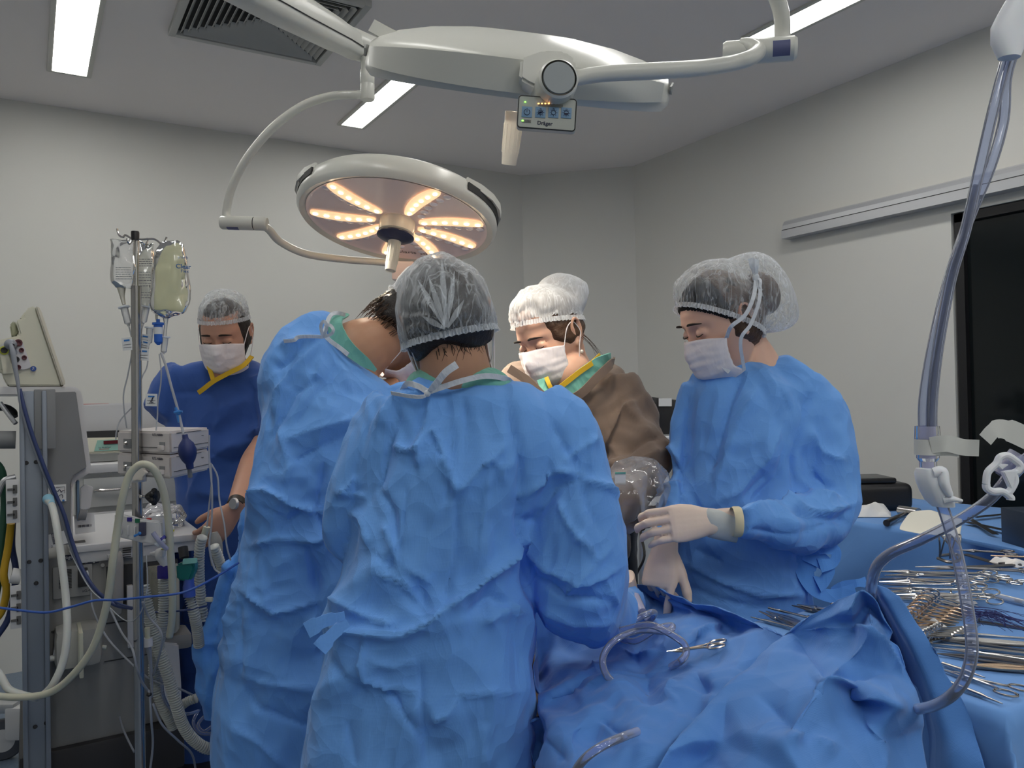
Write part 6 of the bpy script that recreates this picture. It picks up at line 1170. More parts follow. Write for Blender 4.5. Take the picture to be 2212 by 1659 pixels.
# lower body
bd = fbox('lower_body', 106, 1196, 292, 1600, .60, M_md, t, .02, .008)
fbox('plinth', 40, 1600, 400, 1700, .60, M_dk, t, .0, .01)
mk('base_block', G().box(((x0+x1)/2, YM+.33, .10), (x1-x0+.06, .62, .18), bev=.02), M_dk, t)
fbox('side_body', 292, 1300, 385, 1560, .55, M_md, t, .05, .006); fbox('side_panel', 275, 1265, 288, 1400, .02, M_mw, t, -.004, .002)
fbox('maker_plate', 138, 1199, 157, 1209, .003, M_print, t, .012, 0); fbox('maker_plate', 185, 1206, 214, 1217, .003, M_print, t, .012, 0)
text('Dräger', 'lettering', fp(199.5, 1211.5, .010), A(1, 0, 0), DU, .0125, M_paper, t); text('räge', 'lettering', fp(147.5, 1204, .010), A(1, 0, 0), DU, .0125, M_paper, t)
# ventilation and power plate
pl = fbox('vent_plate', 114, 1222, 200, 1290, .006, mat('plate_grey', (.30, .30, .29), .45), t, .012, .002)
g = G()
for r in range(2):
    for k in range(13): g.box(fp(133+r*16, 1230+k*3.3, .010), (.013, .003, .0016))
mk('vent_slots', g, M_dk, pl, smooth=False)
so = fbox('power_socket', 168, 1227, 190, 1268, .008, M_dk, pl, .006, .003); mk('socket_key', G().tube([fp(187, 1233, 0), fp(190, 1242, -.004), fp(187, 1258, -.004)], .0035, 8, 1), M_alu, so)
text('xG.4', 'lettering', fp(186, 1276, .011), A(1, 0, 0), DU, .010, M_print, pl)
mk('round_button', G().lathe([(0, 0), (.005, 0), (.005, .003)], fp(222, 1221, .01), (0, 1, 0), 16), mat('button_grey', (.4, .4, .4), .4), t)
for (a, b, c_, d_) in ((292, 1302, 295, 1560), (110, 1350, 292, 1353), (225, 1415, 388, 1417)): fbox('panel_seam', a, b, c_, d_, .002, M_dk, t, .018, 0)
# soda-lime canister and filter housing on the body
can = mk('absorber_canister', G().lathe([(.0, -.10), (.040, -.10), (.046, -.09), (.046, .09), (.040, .10), (0, .10)], fp(352, 1292, .02), DU, 36), film_mat('canister_glass', dens=.2, col=(.7, .7, .6)), t)
mk('absorber_granules', G().lathe([(0, -.095), (.043, -.095), (.043, .085), (0, .088)], fp(352, 1292, .02), DU, 32), mat('granules', (.20, .18, .11), .9, bump=.9, bscale=160, bdist=.004, var=.5, vscale=140), can)
mk('canister_foot', G().box(fp(362, 1380, .05), (.12, .12, .045), bev=.012), M_md, t)
fpoly('bellows_column', [(352, 1388), (386, 1392), (392, 1480), (392, 1536), (352, 1545)], .12, M_mw, t, -.02, .004)
wh = fbox('filter_housing', 118, 1360, 222, 1446, .11, mat('housing_smoke', (.36, .36, .34), .3), t, -.085, .022); mk('housing_strap', G().box(fp(173, 1403, -.09), (.010, .125, .118), bev=.003), M_hose, wh)
mk('housing_cap', G().tube([fp(116, 1402, -.04), fp(126, 1402, -.04)], .020, 20), M_mw, wh); mk('housing_tap', G().tube([fp(103, 1424, -.05), fp(124, 1420, -.05)], .008, 12), M_milk, wh); mk('housing_nub', G().tube([fp(220, 1398, -.05), fp(229, 1399, -.05)], .006, 10), M_milk, wh)
# handles and grey arm on the front
mk('grab_handle', G().tube([fp(250, 1192, -.03), fp(250, 1215, -.035), fp(250, 1290, -.035), fp(252, 1325, -.03)], [.013, .020, .020, .012], 18, 1), mat('grab_grey', (.33, .32, .31), .45), t)
fbox('dark_recess', 230, 1216, 385, 1300, .01, M_dk, t, .012, .002)
# brackets with keyhole hooks at the far left, hoses
for (a, b, c_, d_) in ((13, 1036, 42, 1130), (22, 1265, 49, 1358)):
    br = fbox('hook_bracket', a, b, c_, d_, .006, M_mw, t, -.06, .001)
    for k in range(3):
        y = b+(d_-b)*(.22+.29*k); xm = (a+c_)/2
        mk('bracket_slot', G().box(fp(xm+5, y, -.064), (.010, .003, .022), bev=.0014).box(fp(xm-4, y+1, -.064), (.016, .003, .006)), mat('slot_grey', (.10, .10, .10), .6), br)
mk('hose_coupling', G().tube([fp(24, 1243, -.03), fp(46, 1246, -.03)], .020, 18), M_mw, t)
mk('yellow_hose', G().tube([fp(24, 1130, .0), fp(18, 1180, .02), fp(8, 1240, .02), fp(14, 1275, .03), fp(4, 1320, .05), fp(-20, 1350, .05)], .0095, 14, 1), M_yh, t)
mk('dark_hose', G().tube([fp(28, 1120, .05), fp(26, 1180, .06), fp(34, 1240, .06), fp(20, 1330, .06), fp(-10, 1380, .06)], .008, 12, 1), M_nvc, t)
mk('black_arm', G().tube([fp(-60, 895, .12), fp(0, 880, .1), fp(26, 888, .08), fp(30, 900, .07)], .010, 14, 1), M_black, t)
mk('grey_tube', G().tube([fp(-40, 950, .02), fp(34, 950, .02)], .024, 20), M_mg, t); mk('arm_bracket', G().tube([fp(0, 870, .04), fp(22, 900, .03), fp(34, 915, .02)], .006, 10, 1).tube([fp(-10, 1080, 0), fp(8, 1040, 0), fp(34, 1030, 0)], .008, 10, 1), M_alu, t)
mk('gas_hose', G().tube([fp(-20, 990, .03), fp(4, 1020, .03), fp(10, 1090, .05), fp(4, 1160, .05), fp(0, 1230, .06), fp(-10, 1290, .06)], .010, 12, 1), mat('hose_green', (.02, .08, .05), .45), t)
# display side seen edge-on right of the panel
fbox('side_screen', 166, 1038, 172, 1126, .10, mat('screen_blue', (.22, .33, .46), .3), t, .05, .002); mk('flow_knob', G().tube([fp(170, 1110, .05), fp(187, 1112, .05)], [.019, .016], 20), M_mg, t)
tg = mk('device_tag', G().prism([(-.014, -.035), (.012, -.03), (.020, .03), (.0, .04), (-.012, .03)], fp(184, 1076, .05), A(1, 0, 0), DU, A(0, -1, 0), .02, .002), M_mw, t)
pc = mk('price_card', G().box(fp(183, 1131, .10), (.052, .002, .056), np.array(Matrix.Rotation(-.05, 3, 'Y'))), M_paper, t, smooth=False); barcode(fp(183, 1136, .098), A(1, 0, 0), DU, .034, .007, pc, 8)
mk('table_slot', G().box((fp(173, 1165)[0], YM+.05, zw+.0015), (.03, .03, .003)), MATS['slot_grey'], wt, smooth=False)
# ---- patient monitor
pm = thing('patient_monitor', fp(70, 838, .14), 'cream patient monitor tilted back on top of the anaesthesia machine', 'monitor')
mh = fpoly('monitor_housing', [(16, 834), (8, 822), (2, 800), (-60, 790), (-60, 750), (0, 734), (40, 725), (42, 719), (33, 693), (52, 686), (57, 668), (64, 663), (76, 661), (134, 834)], .26, M_cream, pm, .01, .006)
fpoly('screen_bezel', [(76, 661), (82, 660.5), (88, 669), (93, 683), (141.5, 826), (141, 832), (134, 834.5)], .28, mat('monitor_bezel', (.60, .57, .48), .4), pm, .0, .006)
fpoly('carry_handle', [(20, 703), (31, 691), (42, 719), (36, 727), (25, 727)], .20, mat('handle_olive', (.36, .37, .26), .5), pm, .05, .004)
fpoly('rear_ridge', [(42, 689), (55, 672), (60, 676), (50, 690)], .16, M_cream, pm, .05, .003)
pp = fpoly('port_panel', [(2, 743), (30, 734), (44, 733), (49, 740), (67, 790), (64, 796), (50, 799), (34, 796), (24, 760), (2, 765)], .006, mat('port_plate', (.58, .57, .60), .4), pm, .004, .001)
for (x, y, r, mm) in ((40, 740.5, .0095, M_mar), (46.5, 756.5, .0062, M_mar), (52.5, 772.5, .0062, M_mar), (39.5, 793.5, .0068, M_mar), (35, 776.5, .008, M_dk), (28, 761, .0105, M_grc)): mk('port', G().lathe([(0, 0), (r*.55, -.001), (r*.6, -.003), (r, -.003), (r, .003)], fp(x, y, .002), (0, 1, 0), 24), mm, pp)
mk('port_ring', G().lathe([(.0115, .002), (.0115, -.003), (.0085, -.004), (.008, .002)], fp(9, 757, .002), (0, 1, 0), 28), mat('ring_lime', (.45, .48, .05), .4), pp); mk('port', G().lathe([(0, 0), (.008, -.001), (.008, .003)], fp(9, 757, .002), (0, 1, 0), 24), M_dk, pp)
bb = mk('round_badge', G().lathe([(0, -.001), (.0072, -.001), (.0072, .002)], fp(72, 796.5, .004), (0, 1, 0), 28), mat('badge_blue', (.02, .07, .30), .4), pm); mk('badge_mark', G().tube([fp(70, 799, .0), fp(71.5, 796, .0), fp(74, 797.5, .0)], .0009, 5).tube([fp(70, 793.5, 0), fp(74, 793.5, 0)], .0006, 5), M_paper, bb)
mk('port_cover', G().prism([(-.012, -.034), (.012, -.032), (.0, .028), (-.020, .026)], fp(18, 781, .004), A(1, 0, 0), DU, A(0, -1, 0), .004, .001), M_cream, pp)
pg_ = mk('cable_plug', G().lathe([(.0145, .0), (.0145, -.012), (.011, -.018), (.007, -.022), (.005, -.030)], fp(22, 744, .0), (-.2, 1, .15), 24), M_grc, pm)
mk('monitor_cable', G().tube([fp(24, 745, -.032), fp(28, 762, -.05), fp(33, 795, -.06), fp(39, 830, -.07), fp(47, 880, -.075), fp(64, 940, -.08), fp(92, 1015, -.08), fp(118, 1075, -.08), fp(140, 1140, -.09), fp(163, 1205, -.10), fp(186, 1255, -.12), fp(215, 1290, -.14)], [.0045, .007, .006]+[.0045]*9, 12, 1), M_grc, pm)
mk('monitor_cable', G().tube([fp(44, 840, -.072), fp(52, 880, -.08), fp(70, 940, -.085), fp(98, 1015, -.088), fp(121, 1070, -.09), fp(138, 1110, -.10), fp(156, 1170, -.11), fp(176, 1225, -.13), fp(205, 1272, -.15), fp(245, 1305, -.16), fp(285, 1314, -.2)], [.0035]+[.0048]*10, 12, 1), M_nvc, pm)
# ---- infant scale and its drawer cabinet behind
t = thing('scale_cabinet', (.05, 3.55, 0), 'white drawer cabinet with a chrome handle behind the worktop', 'cabinet')
YC = 3.35
def cp2(px, py, y=YC): return ony(px, py, y)
a0, a1 = cp2(170, 1050)[0], cp2(392, 1050)[0]; zc = cp2(280, 1008)[2]
cw = mat('cabinet_white', (.50, .51, .50), .45)
mk('cabinet_body', G().box(((a0+a1)/2, YC+.22, zc/2), (a1-a0, .42, zc-.02), bev=.012), cw, t)
mk('cabinet_top', G().box(((a0+a1)/2, YC+.21, zc+.0), (a1-a0+.02, .46, .035), bev=.012), M_mw, t)
dr = mk('drawer', G().box(((a0+a1)/2, YC-.0, (zc+cp2(280, 1098)[2])/2-.01), (a1-a0-.03, .02, zc-cp2(280, 1098)[2]-.05), bev=.005), cw, t)
mk('drawer_handle', G().tube([cp2(204, 1062, YC-.012), cp2(208, 1060, YC-.03), cp2(240, 1058, YC-.034), cp2(276, 1054, YC-.03), cp2(282, 1052, YC-.012)], .0055, 12, 1), M_chrome, dr)
for k in range(2): mk('drawer', G().box(((a0+a1)/2, YC-.0, .22+.34*k), (a1-a0-.03, .02, .32), bev=.005), cw, t)
mk('cabinet_rail', G().box(((a0+a1)/2, YC-.02, cp2(250, 1108)[2]), (a1-a0+.03, .04, .018), bev=.006), M_mw, t)
t = thing('infant_scale', cp2(230, 1008, YC+.12), 'cream infant scale with teal panel and red display in a white tray', 'scale')
mk('scale_tray', G().loft([[(x, YC+.08+yy, z) for x, yy, z in ((cp2(178, 1000)[0], 0, zc+.02), (cp2(335, 1000)[0], 0, zc+.02), (cp2(335, 1000)[0]+.02, .30, zc+.02), (cp2(178, 1000)[0]-.02, .30, zc+.02))], [(x, YC+.08+yy, z) for x, yy, z in ((cp2(178, 1000)[0], 0, zc+.05), (cp2(335, 1000)[0], 0, zc+.05), (cp2(335, 1000)[0]+.02, .30, zc+.05), (cp2(178, 1000)[0]-.02, .30, zc+.05))]]), cw, t, auto=20)
bz0, bz1 = ony(250, 948, YC+.36)[2], ony(250, 899, YC+.36)[2]
mk('tray_back', G().prism([(-.20, -.01), (-.19, .055), (-.12, .068), (.05, .072), (.18, .060), (.24, .0), (.24, -.06), (-.20, -.06)], A(ony(245, 920, YC+.36)[0], YC+.34, (bz0+bz1)/2+.03), A(1, 0, 0), DU, A(0, -1, 0), .03, .006), M_mw, t)
mk('tray_floor', G().box((ony(240, 930, YC+.3)[0], YC+.30, (bz0+bz1)/2-.06), (.40, .03, .10)), M_dk, t, smooth=False)
sf = mk('scale_front', G().prism([(-.07, -.03), (.12, -.03), (.12, .026), (-.05, .030), (-.07, .015)], cp2(220, 962, YC+.06), A(1, 0, 0), n_(A(0, .35, 1)), n_(A(0, -1, .35)), .02, .003), mat('scale_cream', (.60, .58, .46), .4), t)
mk('scale_panel', G().prism([(-.030, -.022), (.075, -.022), (.075, .020), (-.018, .020)], cp2(222, 962, YC+.048), A(1, 0, 0), n_(A(0, .35, 1)), n_(A(0, -1, .35)), .004, 0), mat('scale_teal', (.22, .42, .35), .4), sf, smooth=False)
mk('scale_display', G().box(cp2(241, 955, YC+.045), (.055, .005, .013)), mat('display_red', (.12, .01, .015), .25), sf, smooth=False)
text('S.J. FILIZOLA', 'lettering', cp2(226, 966.5, YC+.042), A(1, 0, 0), DU, .0075, M_print, sf); mk('red_tag', G().box(cp2(225, 971.5, YC+.042), (.034, .003, .007)), mat('tag_red', (.35, .02, .03), .4), sf, smooth=False)
bx = thing('carton', (*cp2(200, 905, YC+.40)[:2], zc+.02), 'small carton with a pink lid behind the infant scale', 'box')
mk('carton_body', G().box((*ony(203, 892, YC+.42)[:2], (zc+.02+ony(203, 884, YC+.42)[2])/2), (.105, .06, ony(203, 884, YC+.42)[2]-zc-.02)), M_paper, bx, smooth=False); mk('carton_lid', G().box(ony(203, 876.5, YC+.42), (.108, .063, .018), bev=.002), mat('lid_pink', (.50, .22, .22), .6), bx)
barcode(ony(210, 895, YC+.385), A(1, 0, 0), DU, .04, .035, bx, 21)
# crumpled clear bag and tape roll on the worktop
V, Fc = remesh(G().ell(A(fp(392, 1120)[0]-.03, YM+.20, zw+.03), (.07, .10, .035)), .006, 2); N = normals(V, Fc); V = V+N*(crumple(V, .016, .06, 4)+crumple(V, .008, .03, 5))[:, None]; V[:, 2] = np.maximum(V[:, 2], zw+.002)
mk('plastic_bag', (V, Fc), MATS['crinkled_film'], label='crinkled empty plastic bag on the white worktop', cat='bag')
tp = thing('tape_roll', A(fp(358, 1150)[0], YM+.05, zw+.002), 'roll of tape with a yellow band on the worktop', 'tape'); c = A(fp(358, 1150)[0], YM+.05, zw+.003)
mk('tape_body', G().lathe([(.022, 0), (.030, 0), (.030, .018), (.022, .018), (.022, 0)], c, DU, 30), M_paper, tp); mk('tape_band', G().lathe([(.0303, .003), (.0303, .009)], c, DU, 30), mat('band_yellow', (.55, .55, .02), .5), tp)
# ---- wheeled base of another cart, bottom left
t = thing('wheeled_stand', (*W(10, 1560, 3.0)[:2], 0), 'low stand on casters at the bottom left corner', 'stand')
cx_ = onz(8, 1640, .0); mk('caster_wheel', G().lathe([(0, -.018), (.05, -.018), (.075, -.016), (.08, -.010), (.08, .010), (.075, .016), (.05, .018), (0, .018)], cx_+A(0, 0, .08), n_(-DF+DR*.35), 36), M_rub, t)
mk('caster_hub', G().lathe([(0, -.020), (.045, -.020), (.045, .020), (0, .020)], cx_+A(0, 0, .08), n_(-DF+DR*.35), 28), M_mw, t)
mk('caster_fork', G().box(cx_+DR*.06+A(0, 0, .15), (.07, .07, .13), Rw, bev=.012), M_mw, t); mk('stand_bar', G().box(cx_-DR*.12+A(0, 0, .21), (.36, .06, .04), Rw, bev=.01), M_alu, t)
# ---- drip stand
DP = 1.86
def dp(px, py, o=0): return W(px, py, DP+o)
pb = dp(296, 1200); t = thing('drip_stand', (pb[0], pb[1], 0), 'chrome drip stand with four hooks standing in front of the machine', 'drip stand')
tp_ = dp(294, 520); mid = dp(294, 618); base_ = A(pb[0], pb[1], .06)
mk('inner_pole', G().tube([tp_, mid], .0068, 20), M_chrome, t); mk('outer_pole', G().tube([mid, dp(296, 1045), base_], .0115, 24), mat('pole_steel', (.42, .41, .41), .2, metal=1), t)
mk('pole_cap', G().lathe([(0, .012), (.0085, .012), (.0092, .009), (.0088, -.010), (.0075, -.011)], dp(292, 511), DU, 20), M_black, t)
for pts in ([(292, 519), (282, 514), (271, 508), (266, 512), (258, 509), (254, 500), (253, 494)], [(296, 518), (310, 517), (328, 516), (338, 519), (348, 526), (356, 522), (360, 512)], [(298, 520, .02), (308, 524, .03), (313, 530, .04), (318, 522, .05), (319, 514, .05)], [(290, 519, -.01), (284, 521, -.03), (280, 527, -.05), (276, 522, -.06), (275, 515, -.06)]):
    mk('hook', G().tube([dp(p[0], p[1], p[2] if len(p) > 2 else 0) for p in pts], .0024, 10, 1), M_chrome, t)
for k in range(5):
    a = 2*math.pi*k/5+.4; e = A(math.cos(a), math.sin(a), 0); mk('leg', G().tube([A(*base_[:2], .10), A(*base_[:2], .075)+e*.15, A(*base_[:2], .06)+e*.27], [.014, .012, .010], 12, 1), M_chrome, t); mk('caster', G().lathe([(0, -.01), (.028, -.01), (.028, .01), (0, .01)], A(*base_[:2], .028)+e*.27, np.cross(e, DU), 20), M_rub, t)
kc = mk('height_clamp', G().tube([dp(295, 1008), dp(295, 1040)], .022, 24), M_alu, t)
mk('star_knob', G().prism([((.0165+.0022*math.cos(6*q))*math.cos(q), (.0165+.0022*math.cos(6*q))*math.sin(q)) for q in np.linspace(0, 2*math.pi, 49)[:-1]], dp(300, 1022, -.035), CR, CU, CF, .014, .002), mat('knob_cream', (.62, .58, .52), .4), kc)
kb = mk('black_knob', G().lathe([(.006, -.020), (.010, -.014), (.014, -.008), (.017, .0), (.014, .006), (0, .009)], dp(333, 1073, -.01), n_(CR-CF*.2), 24), M_black, t)
for i in range(6):
    q = i*1.047; u1, u2 = CU, n_(np.cross(CR, CU)); mk('knob_lobe', G().ell(dp(333, 1073, -.01)+(u1*math.cos(q)+u2*math.sin(q))*.0135, (.007, .007, .007)), M_black, kb)
mk('knob_screw', G().tube([dp(302, 1073), dp(322, 1073, -.01)], .003, 10).ell(dp(305, 1073, -.008), (.005, .005, .005)), M_chrome, kb)
# bags
def bag(name, rows, d, th, m, label, cat='infusion bag', seed=0, wr=.006, gr=None, lift=0):
    rg = []
    for (y, L, R, t_) in rows:
        a, b = W(L, y, d), W(R, y, d); c = (a+b)/2; hw = np.linalg.norm(b-a)/2; q = np.linspace(0, 2*np.pi, 40, endpoint=False)
        rg.append(c+CR*(hw*np.sign(np.cos(q))*np.abs(np.cos(q))**.8)[:, None]+CF*(th*t_*np.sin(q))[:, None])
    Q = np.array(rg); out = []; n = len(Q); E_ = np.concatenate([2*Q[:1]-Q[1:2], Q, 2*Q[-1:]-Q[-2:-1]])
    for i in range(n-1):
        for f in np.linspace(0, 1, 8, endpoint=(i == n-2)): a, b, c, dd = E_[i], E_[i+1], E_[i+2], E_[i+3]; out.append(.5*(2*b+(-a+c)*f+(2*a-5*b+4*c-dd)*f*f+(-a+3*b-3*c+dd)*f**3))
    g = G().loft(out); V, Fc = g.arr(); N = normals(V, Fc); V = V+N*(crumple(V*A(1, 1, .6), wr, .05, seed)+crumple(V*A(1, 1, .5), wr*.5, .022, seed+4))[:, None]
    r = thing(name, W((rows[0][1]+rows[0][2])/2, rows[-1][0], d), label, cat, gr); mk('bag_film', (V, Fc), m, r, auto=0); return r
M_bag = film_mat('bag_clear', col=(.86, .88, .88), dens=.17, edge=.55, rough=.15); M_bagy = film_mat('bag_yellowish', col=(.66, .66, .48), dens=.48, edge=.35, rough=.2, tint=(.95, .95, .8))
M_bagg = film_mat('bag_grey', col=(.62, .64, .58), dens=.42, edge=.5, rough=.2)
def lines(c, n, w_, parent, seed, dz=.0052, m=None, h=.0011):
    rs = np.random.RandomState(seed); g = G()
    for k in range(n):
        x = -w_/2
        while x < w_/2: l = rs.uniform(.002, .008); g.box(c+CR*(x+l/2)-CU*dz*k, (l, .0004, h), np.stack([CR, CF, CU], 1)); x += l+.0015
    mk('print', g, m or mat('print_grey', (.12, .14, .16), .6), parent, smooth=False)
b1 = bag('infusion_bag', [(517, 240, 288, .15), (522, 241, 289, .3), (545, 240, 289, .9), (585, 238, 289, 1), (606, 239, 289, .9), (616, 246, 286, .6), (622, 250, 284, .35)], DP-.005, .018, M_bag, 'clear infusion bag on the left hook of the drip stand', seed=2, gr='bags on the drip stand')
lines(dp(266, 578, -.028), 6, .034, b1, 1); 
mk('bag_neck', G().tube([dp(262, 620), dp(264, 640), dp(268, 658)], [.010, .0055, .004], 14, 1), film_mat('neck_amber', col=(.7, .66, .52), dens=.4), b1)
b2 = bag('infusion_bag', [(525, 303, 333, .15), (545, 300, 334, .8), (590, 299, 334, 1), (640, 300, 333, .9), (655, 304, 330, .6), (668, 312, 322, .3)], DP+.05, .018, M_bagg, 'grey-green infusion bag with black print just right of the pole', seed=5, gr='bags on the drip stand')
lines(dp(314, 560, .02), 4, .028, b2, 5, m=M_print); lines(dp(314, 588, .02), 6, .028, b2, 6, .0065, m=M_print); lines(dp(314, 632, .02), 3, .026, b2, 7, .006, m=M_print)
b3 = bag('fluid_bag', [(519, 362, 388, .2), (524, 350, 394, .5), (540, 338, 400, .8), (575, 331, 405, 1), (630, 328, 406, 1.1), (665, 329, 402, 1), (675, 332, 399, .75), (683, 344, 375, .5), (687, 350, 368, .3)], DP-.01, .028, M_bagy, 'big yellowish fluid bag on the right hook of the drip stand', seed=9, wr=.005, gr='bags on the drip stand')
M_pb = mat('bag_print', (.02, .10, .28), .6)
text('smith', 'lettering', dp(395, 556, -.042), n_(CR+CF*.5), CU, .010, M_pb, b3); text('Clear', 'lettering', dp(396, 576, -.044), n_(CR+CF*.5), CU, .0145, M_pb, b3, bold=.0003); text('Flex', 'lettering', dp(399, 586, -.043), n_(CR+CF*.5), CU, .0105, M_pb, b3)
mk('bag_port', G().tube([dp(341, 668), dp(338, 684), dp(341, 700)], [.005, .0028, .0028], 10, 1), MATS['neck_amber'], b3); mk('bag_port', G().tube([dp(358, 684), dp(358, 700), dp(356, 728)], [.007, .004, .0035], 12, 1), M_bag, b3)
M_sh = film_mat('chamber_plastic', col=(.72, .74, .78), dens=.35, edge=.6)
def chamber(x0_, y0_, x1_, y1_, o, r, label, m=None):
    a, b = dp(x0_, y0_, o), dp(x1_, y1_, o); d_ = n_(b-a); L = np.linalg.norm(b-a); q = thing('drip_chamber', a, label, 'drip chamber', 'drip chambers below the bags')
    mk('chamber_tube', G().lathe([(0, 0), (r, .001), (r*.9, L*.85), (r*.4, L*.92), (r*.35, L)], a, d_, 20), m or M_sh, q); mk('chamber_flange', G().lathe([(r*1.5, -.002), (r*1.5, .001), (r, .002)], a, d_, 20), M_tie, q); return q
chamber(268, 664, 278, 704, 0, .0085, 'clear drip chamber below the leftmost bag'); chamber(316, 662, 309, 700, .04, .0085, 'clear drip chamber below the grey-green bag'); chamber(324, 708, 321, 745, .03, .008, 'clear drip chamber behind the white tags'); chamber(357, 728, 353, 765, .0, .0075, 'smoky drip chamber right of the blue filter')
bf = thing('line_filter', dp(344, 745, -.01), 'blue line filter with a white label under the fluid bag', 'filter')
mk('filter_body', G().lathe([(0, .035), (.004, .035), (.004, .028), (.013, .027), (.013, .022), (.0098, .021), (.0092, -.018), (.006, -.022), (.003, -.025), (0, -.025)], dp(342, 722, -.01), DU, 26), mat('filter_blue', (.03, .14, .55), .35), bf)
mk('filter_label', G().lathe([(.0099, .016), (.0097, .0)], dp(342, 722, -.01), DU, 16, a0=-.9, a1=1.6, xdir=-CF), M_paper, bf)
def tagc(x, y, w_, h_, o, rot, label):
    c = dp(x, y, o); ax = n_(CR*math.cos(rot)+CU*math.sin(rot)); ay = n_(CU*math.cos(rot)-CR*math.sin(rot)); R = np.stack([ax, CF, ay], 1); q = thing('line_tag', c, label, 'tag', 'white tags on the drip lines')
    mk('tag_card', G().box(c, (w_, .0008, h_), R, bev=.0), M_paper, q, smooth=False); mk('tag_band', G().box(c+ay*h_*.28-CF*.0008, (w_*.55, .0006, h_*.13), R), M_pblue, q, smooth=False)
    for k in (-.05, -.27): mk('tag_line', G().box(c+ay*h_*k-CF*.0008, (w_*.72, .0006, .0007), R), M_print, q, smooth=False)
    return q
tagc(275, 743, .024, .030, -.01, .12, 'white tag left of the pole'); tagc(313, 733, .023, .024, .02, -.2, 'upper white tag right of the pole'); tagc(313, 745, .019, .022, .012, -.25, 'second white tag overlapping below the upper one'); tagc(312, 766, .021, .028, .0, -.06, 'lowest of the three tags beside the pole')
q = tagc(327, 864, .027, .029, -.01, -.02, 'white tag with a handwritten letter above the white cases'); mk('handwriting', G().tube([dp(323, 872, -.013), dp(328, 862, -.013), dp(331, 857, -.013), dp(329, 864, -.013), dp(327, 870, -.013), dp(331, 869, -.013)], .0007, 5, 1), M_print, q)
# lines
def line(name, pts, r, m, label, cat='tube', gr='thin lines from the drip stand'):
    return mk(name, G().tube([dp(*p) for p in pts], r, 9, 1), m, label=label, cat=cat, group=gr)
M_lt = mat('line_pale', (.42, .44, .48), .3, alpha=.75)
line('infusion_line', [(278, 704, 0), (284, 730, 0), (285, 760, 0), (276, 810, 0), (267, 850, 0), (268, 885, 0), (274, 925, 0)], .0017, M_lt, 'thin line hanging left of the pole to the white case')
line('infusion_line', [(309, 700, .04), (305, 720, .03), (300, 760, .01), (302, 800, .0), (301, 850, 0)], .0017, M_lt, 'thin line close behind the pole')
line('infusion_line', [(321, 745, .03), (318, 790, .02), (308, 812, .01), (303, 830, .01), (302, 860, .01), (262, 905, .0), (252, 930, -.01), (250, 950, -.01)], .0016, M_lt, 'thin line bending left in front of the white case')
line('infusion_line', [(344, 765, -.01), (348, 800, -.02), (347, 830, -.02), (341, 870, -.02), (340, 900, -.02), (337, 930, -.03)], .0015, M_lt, 'thin line down from the blue filter')
li = line('infusion_line', [(348, 762, -.01), (358, 790, -.015), (370, 835, -.02), (380, 870, -.02), (388, 900, -.02), (396, 938, -.03)], .0030, M_lt, 'thicker line slanting right from the blue filter to the blue bulb')
sk = mk('stopcock', G().tube([dp(380, 880, -.02), dp(388, 912, -.02)], .0042, 12).tube([dp(376, 891, -.025), dp(394, 889, -.025)], .0028, 10).ell(dp(386, 891, -.022), (.006, .005, .006)), mat('stopcock_blue', (.04, .20, .55), .35), label='blue stopcock on the slanting line', cat='valve')
line('infusion_line', [(455, 1000, -.02), (457, 1040, -.02), (452, 1090, -.02), (447, 1138, -.02)], .0020, M_lt, 'line hanging from the white cases to the cream grip')
line('infusion_line', [(457, 1003, -.03), (470, 1030, -.03), (474, 1080, -.03), (484, 1130, -.04), (490, 1180, -.04), (498, 1210, -.03)], .0020, M_lt, 'line hanging in front of the wrist')
line('infusion_line', [(452, 940, -.02), (452, 990, -.02), (458, 1060, -.03), (457, 1130, -.03), (452, 1180, -.03), (462, 1225, -.02), (475, 1238, -.02)], .0022, M_lt, 'line bending beside the grey sensor')
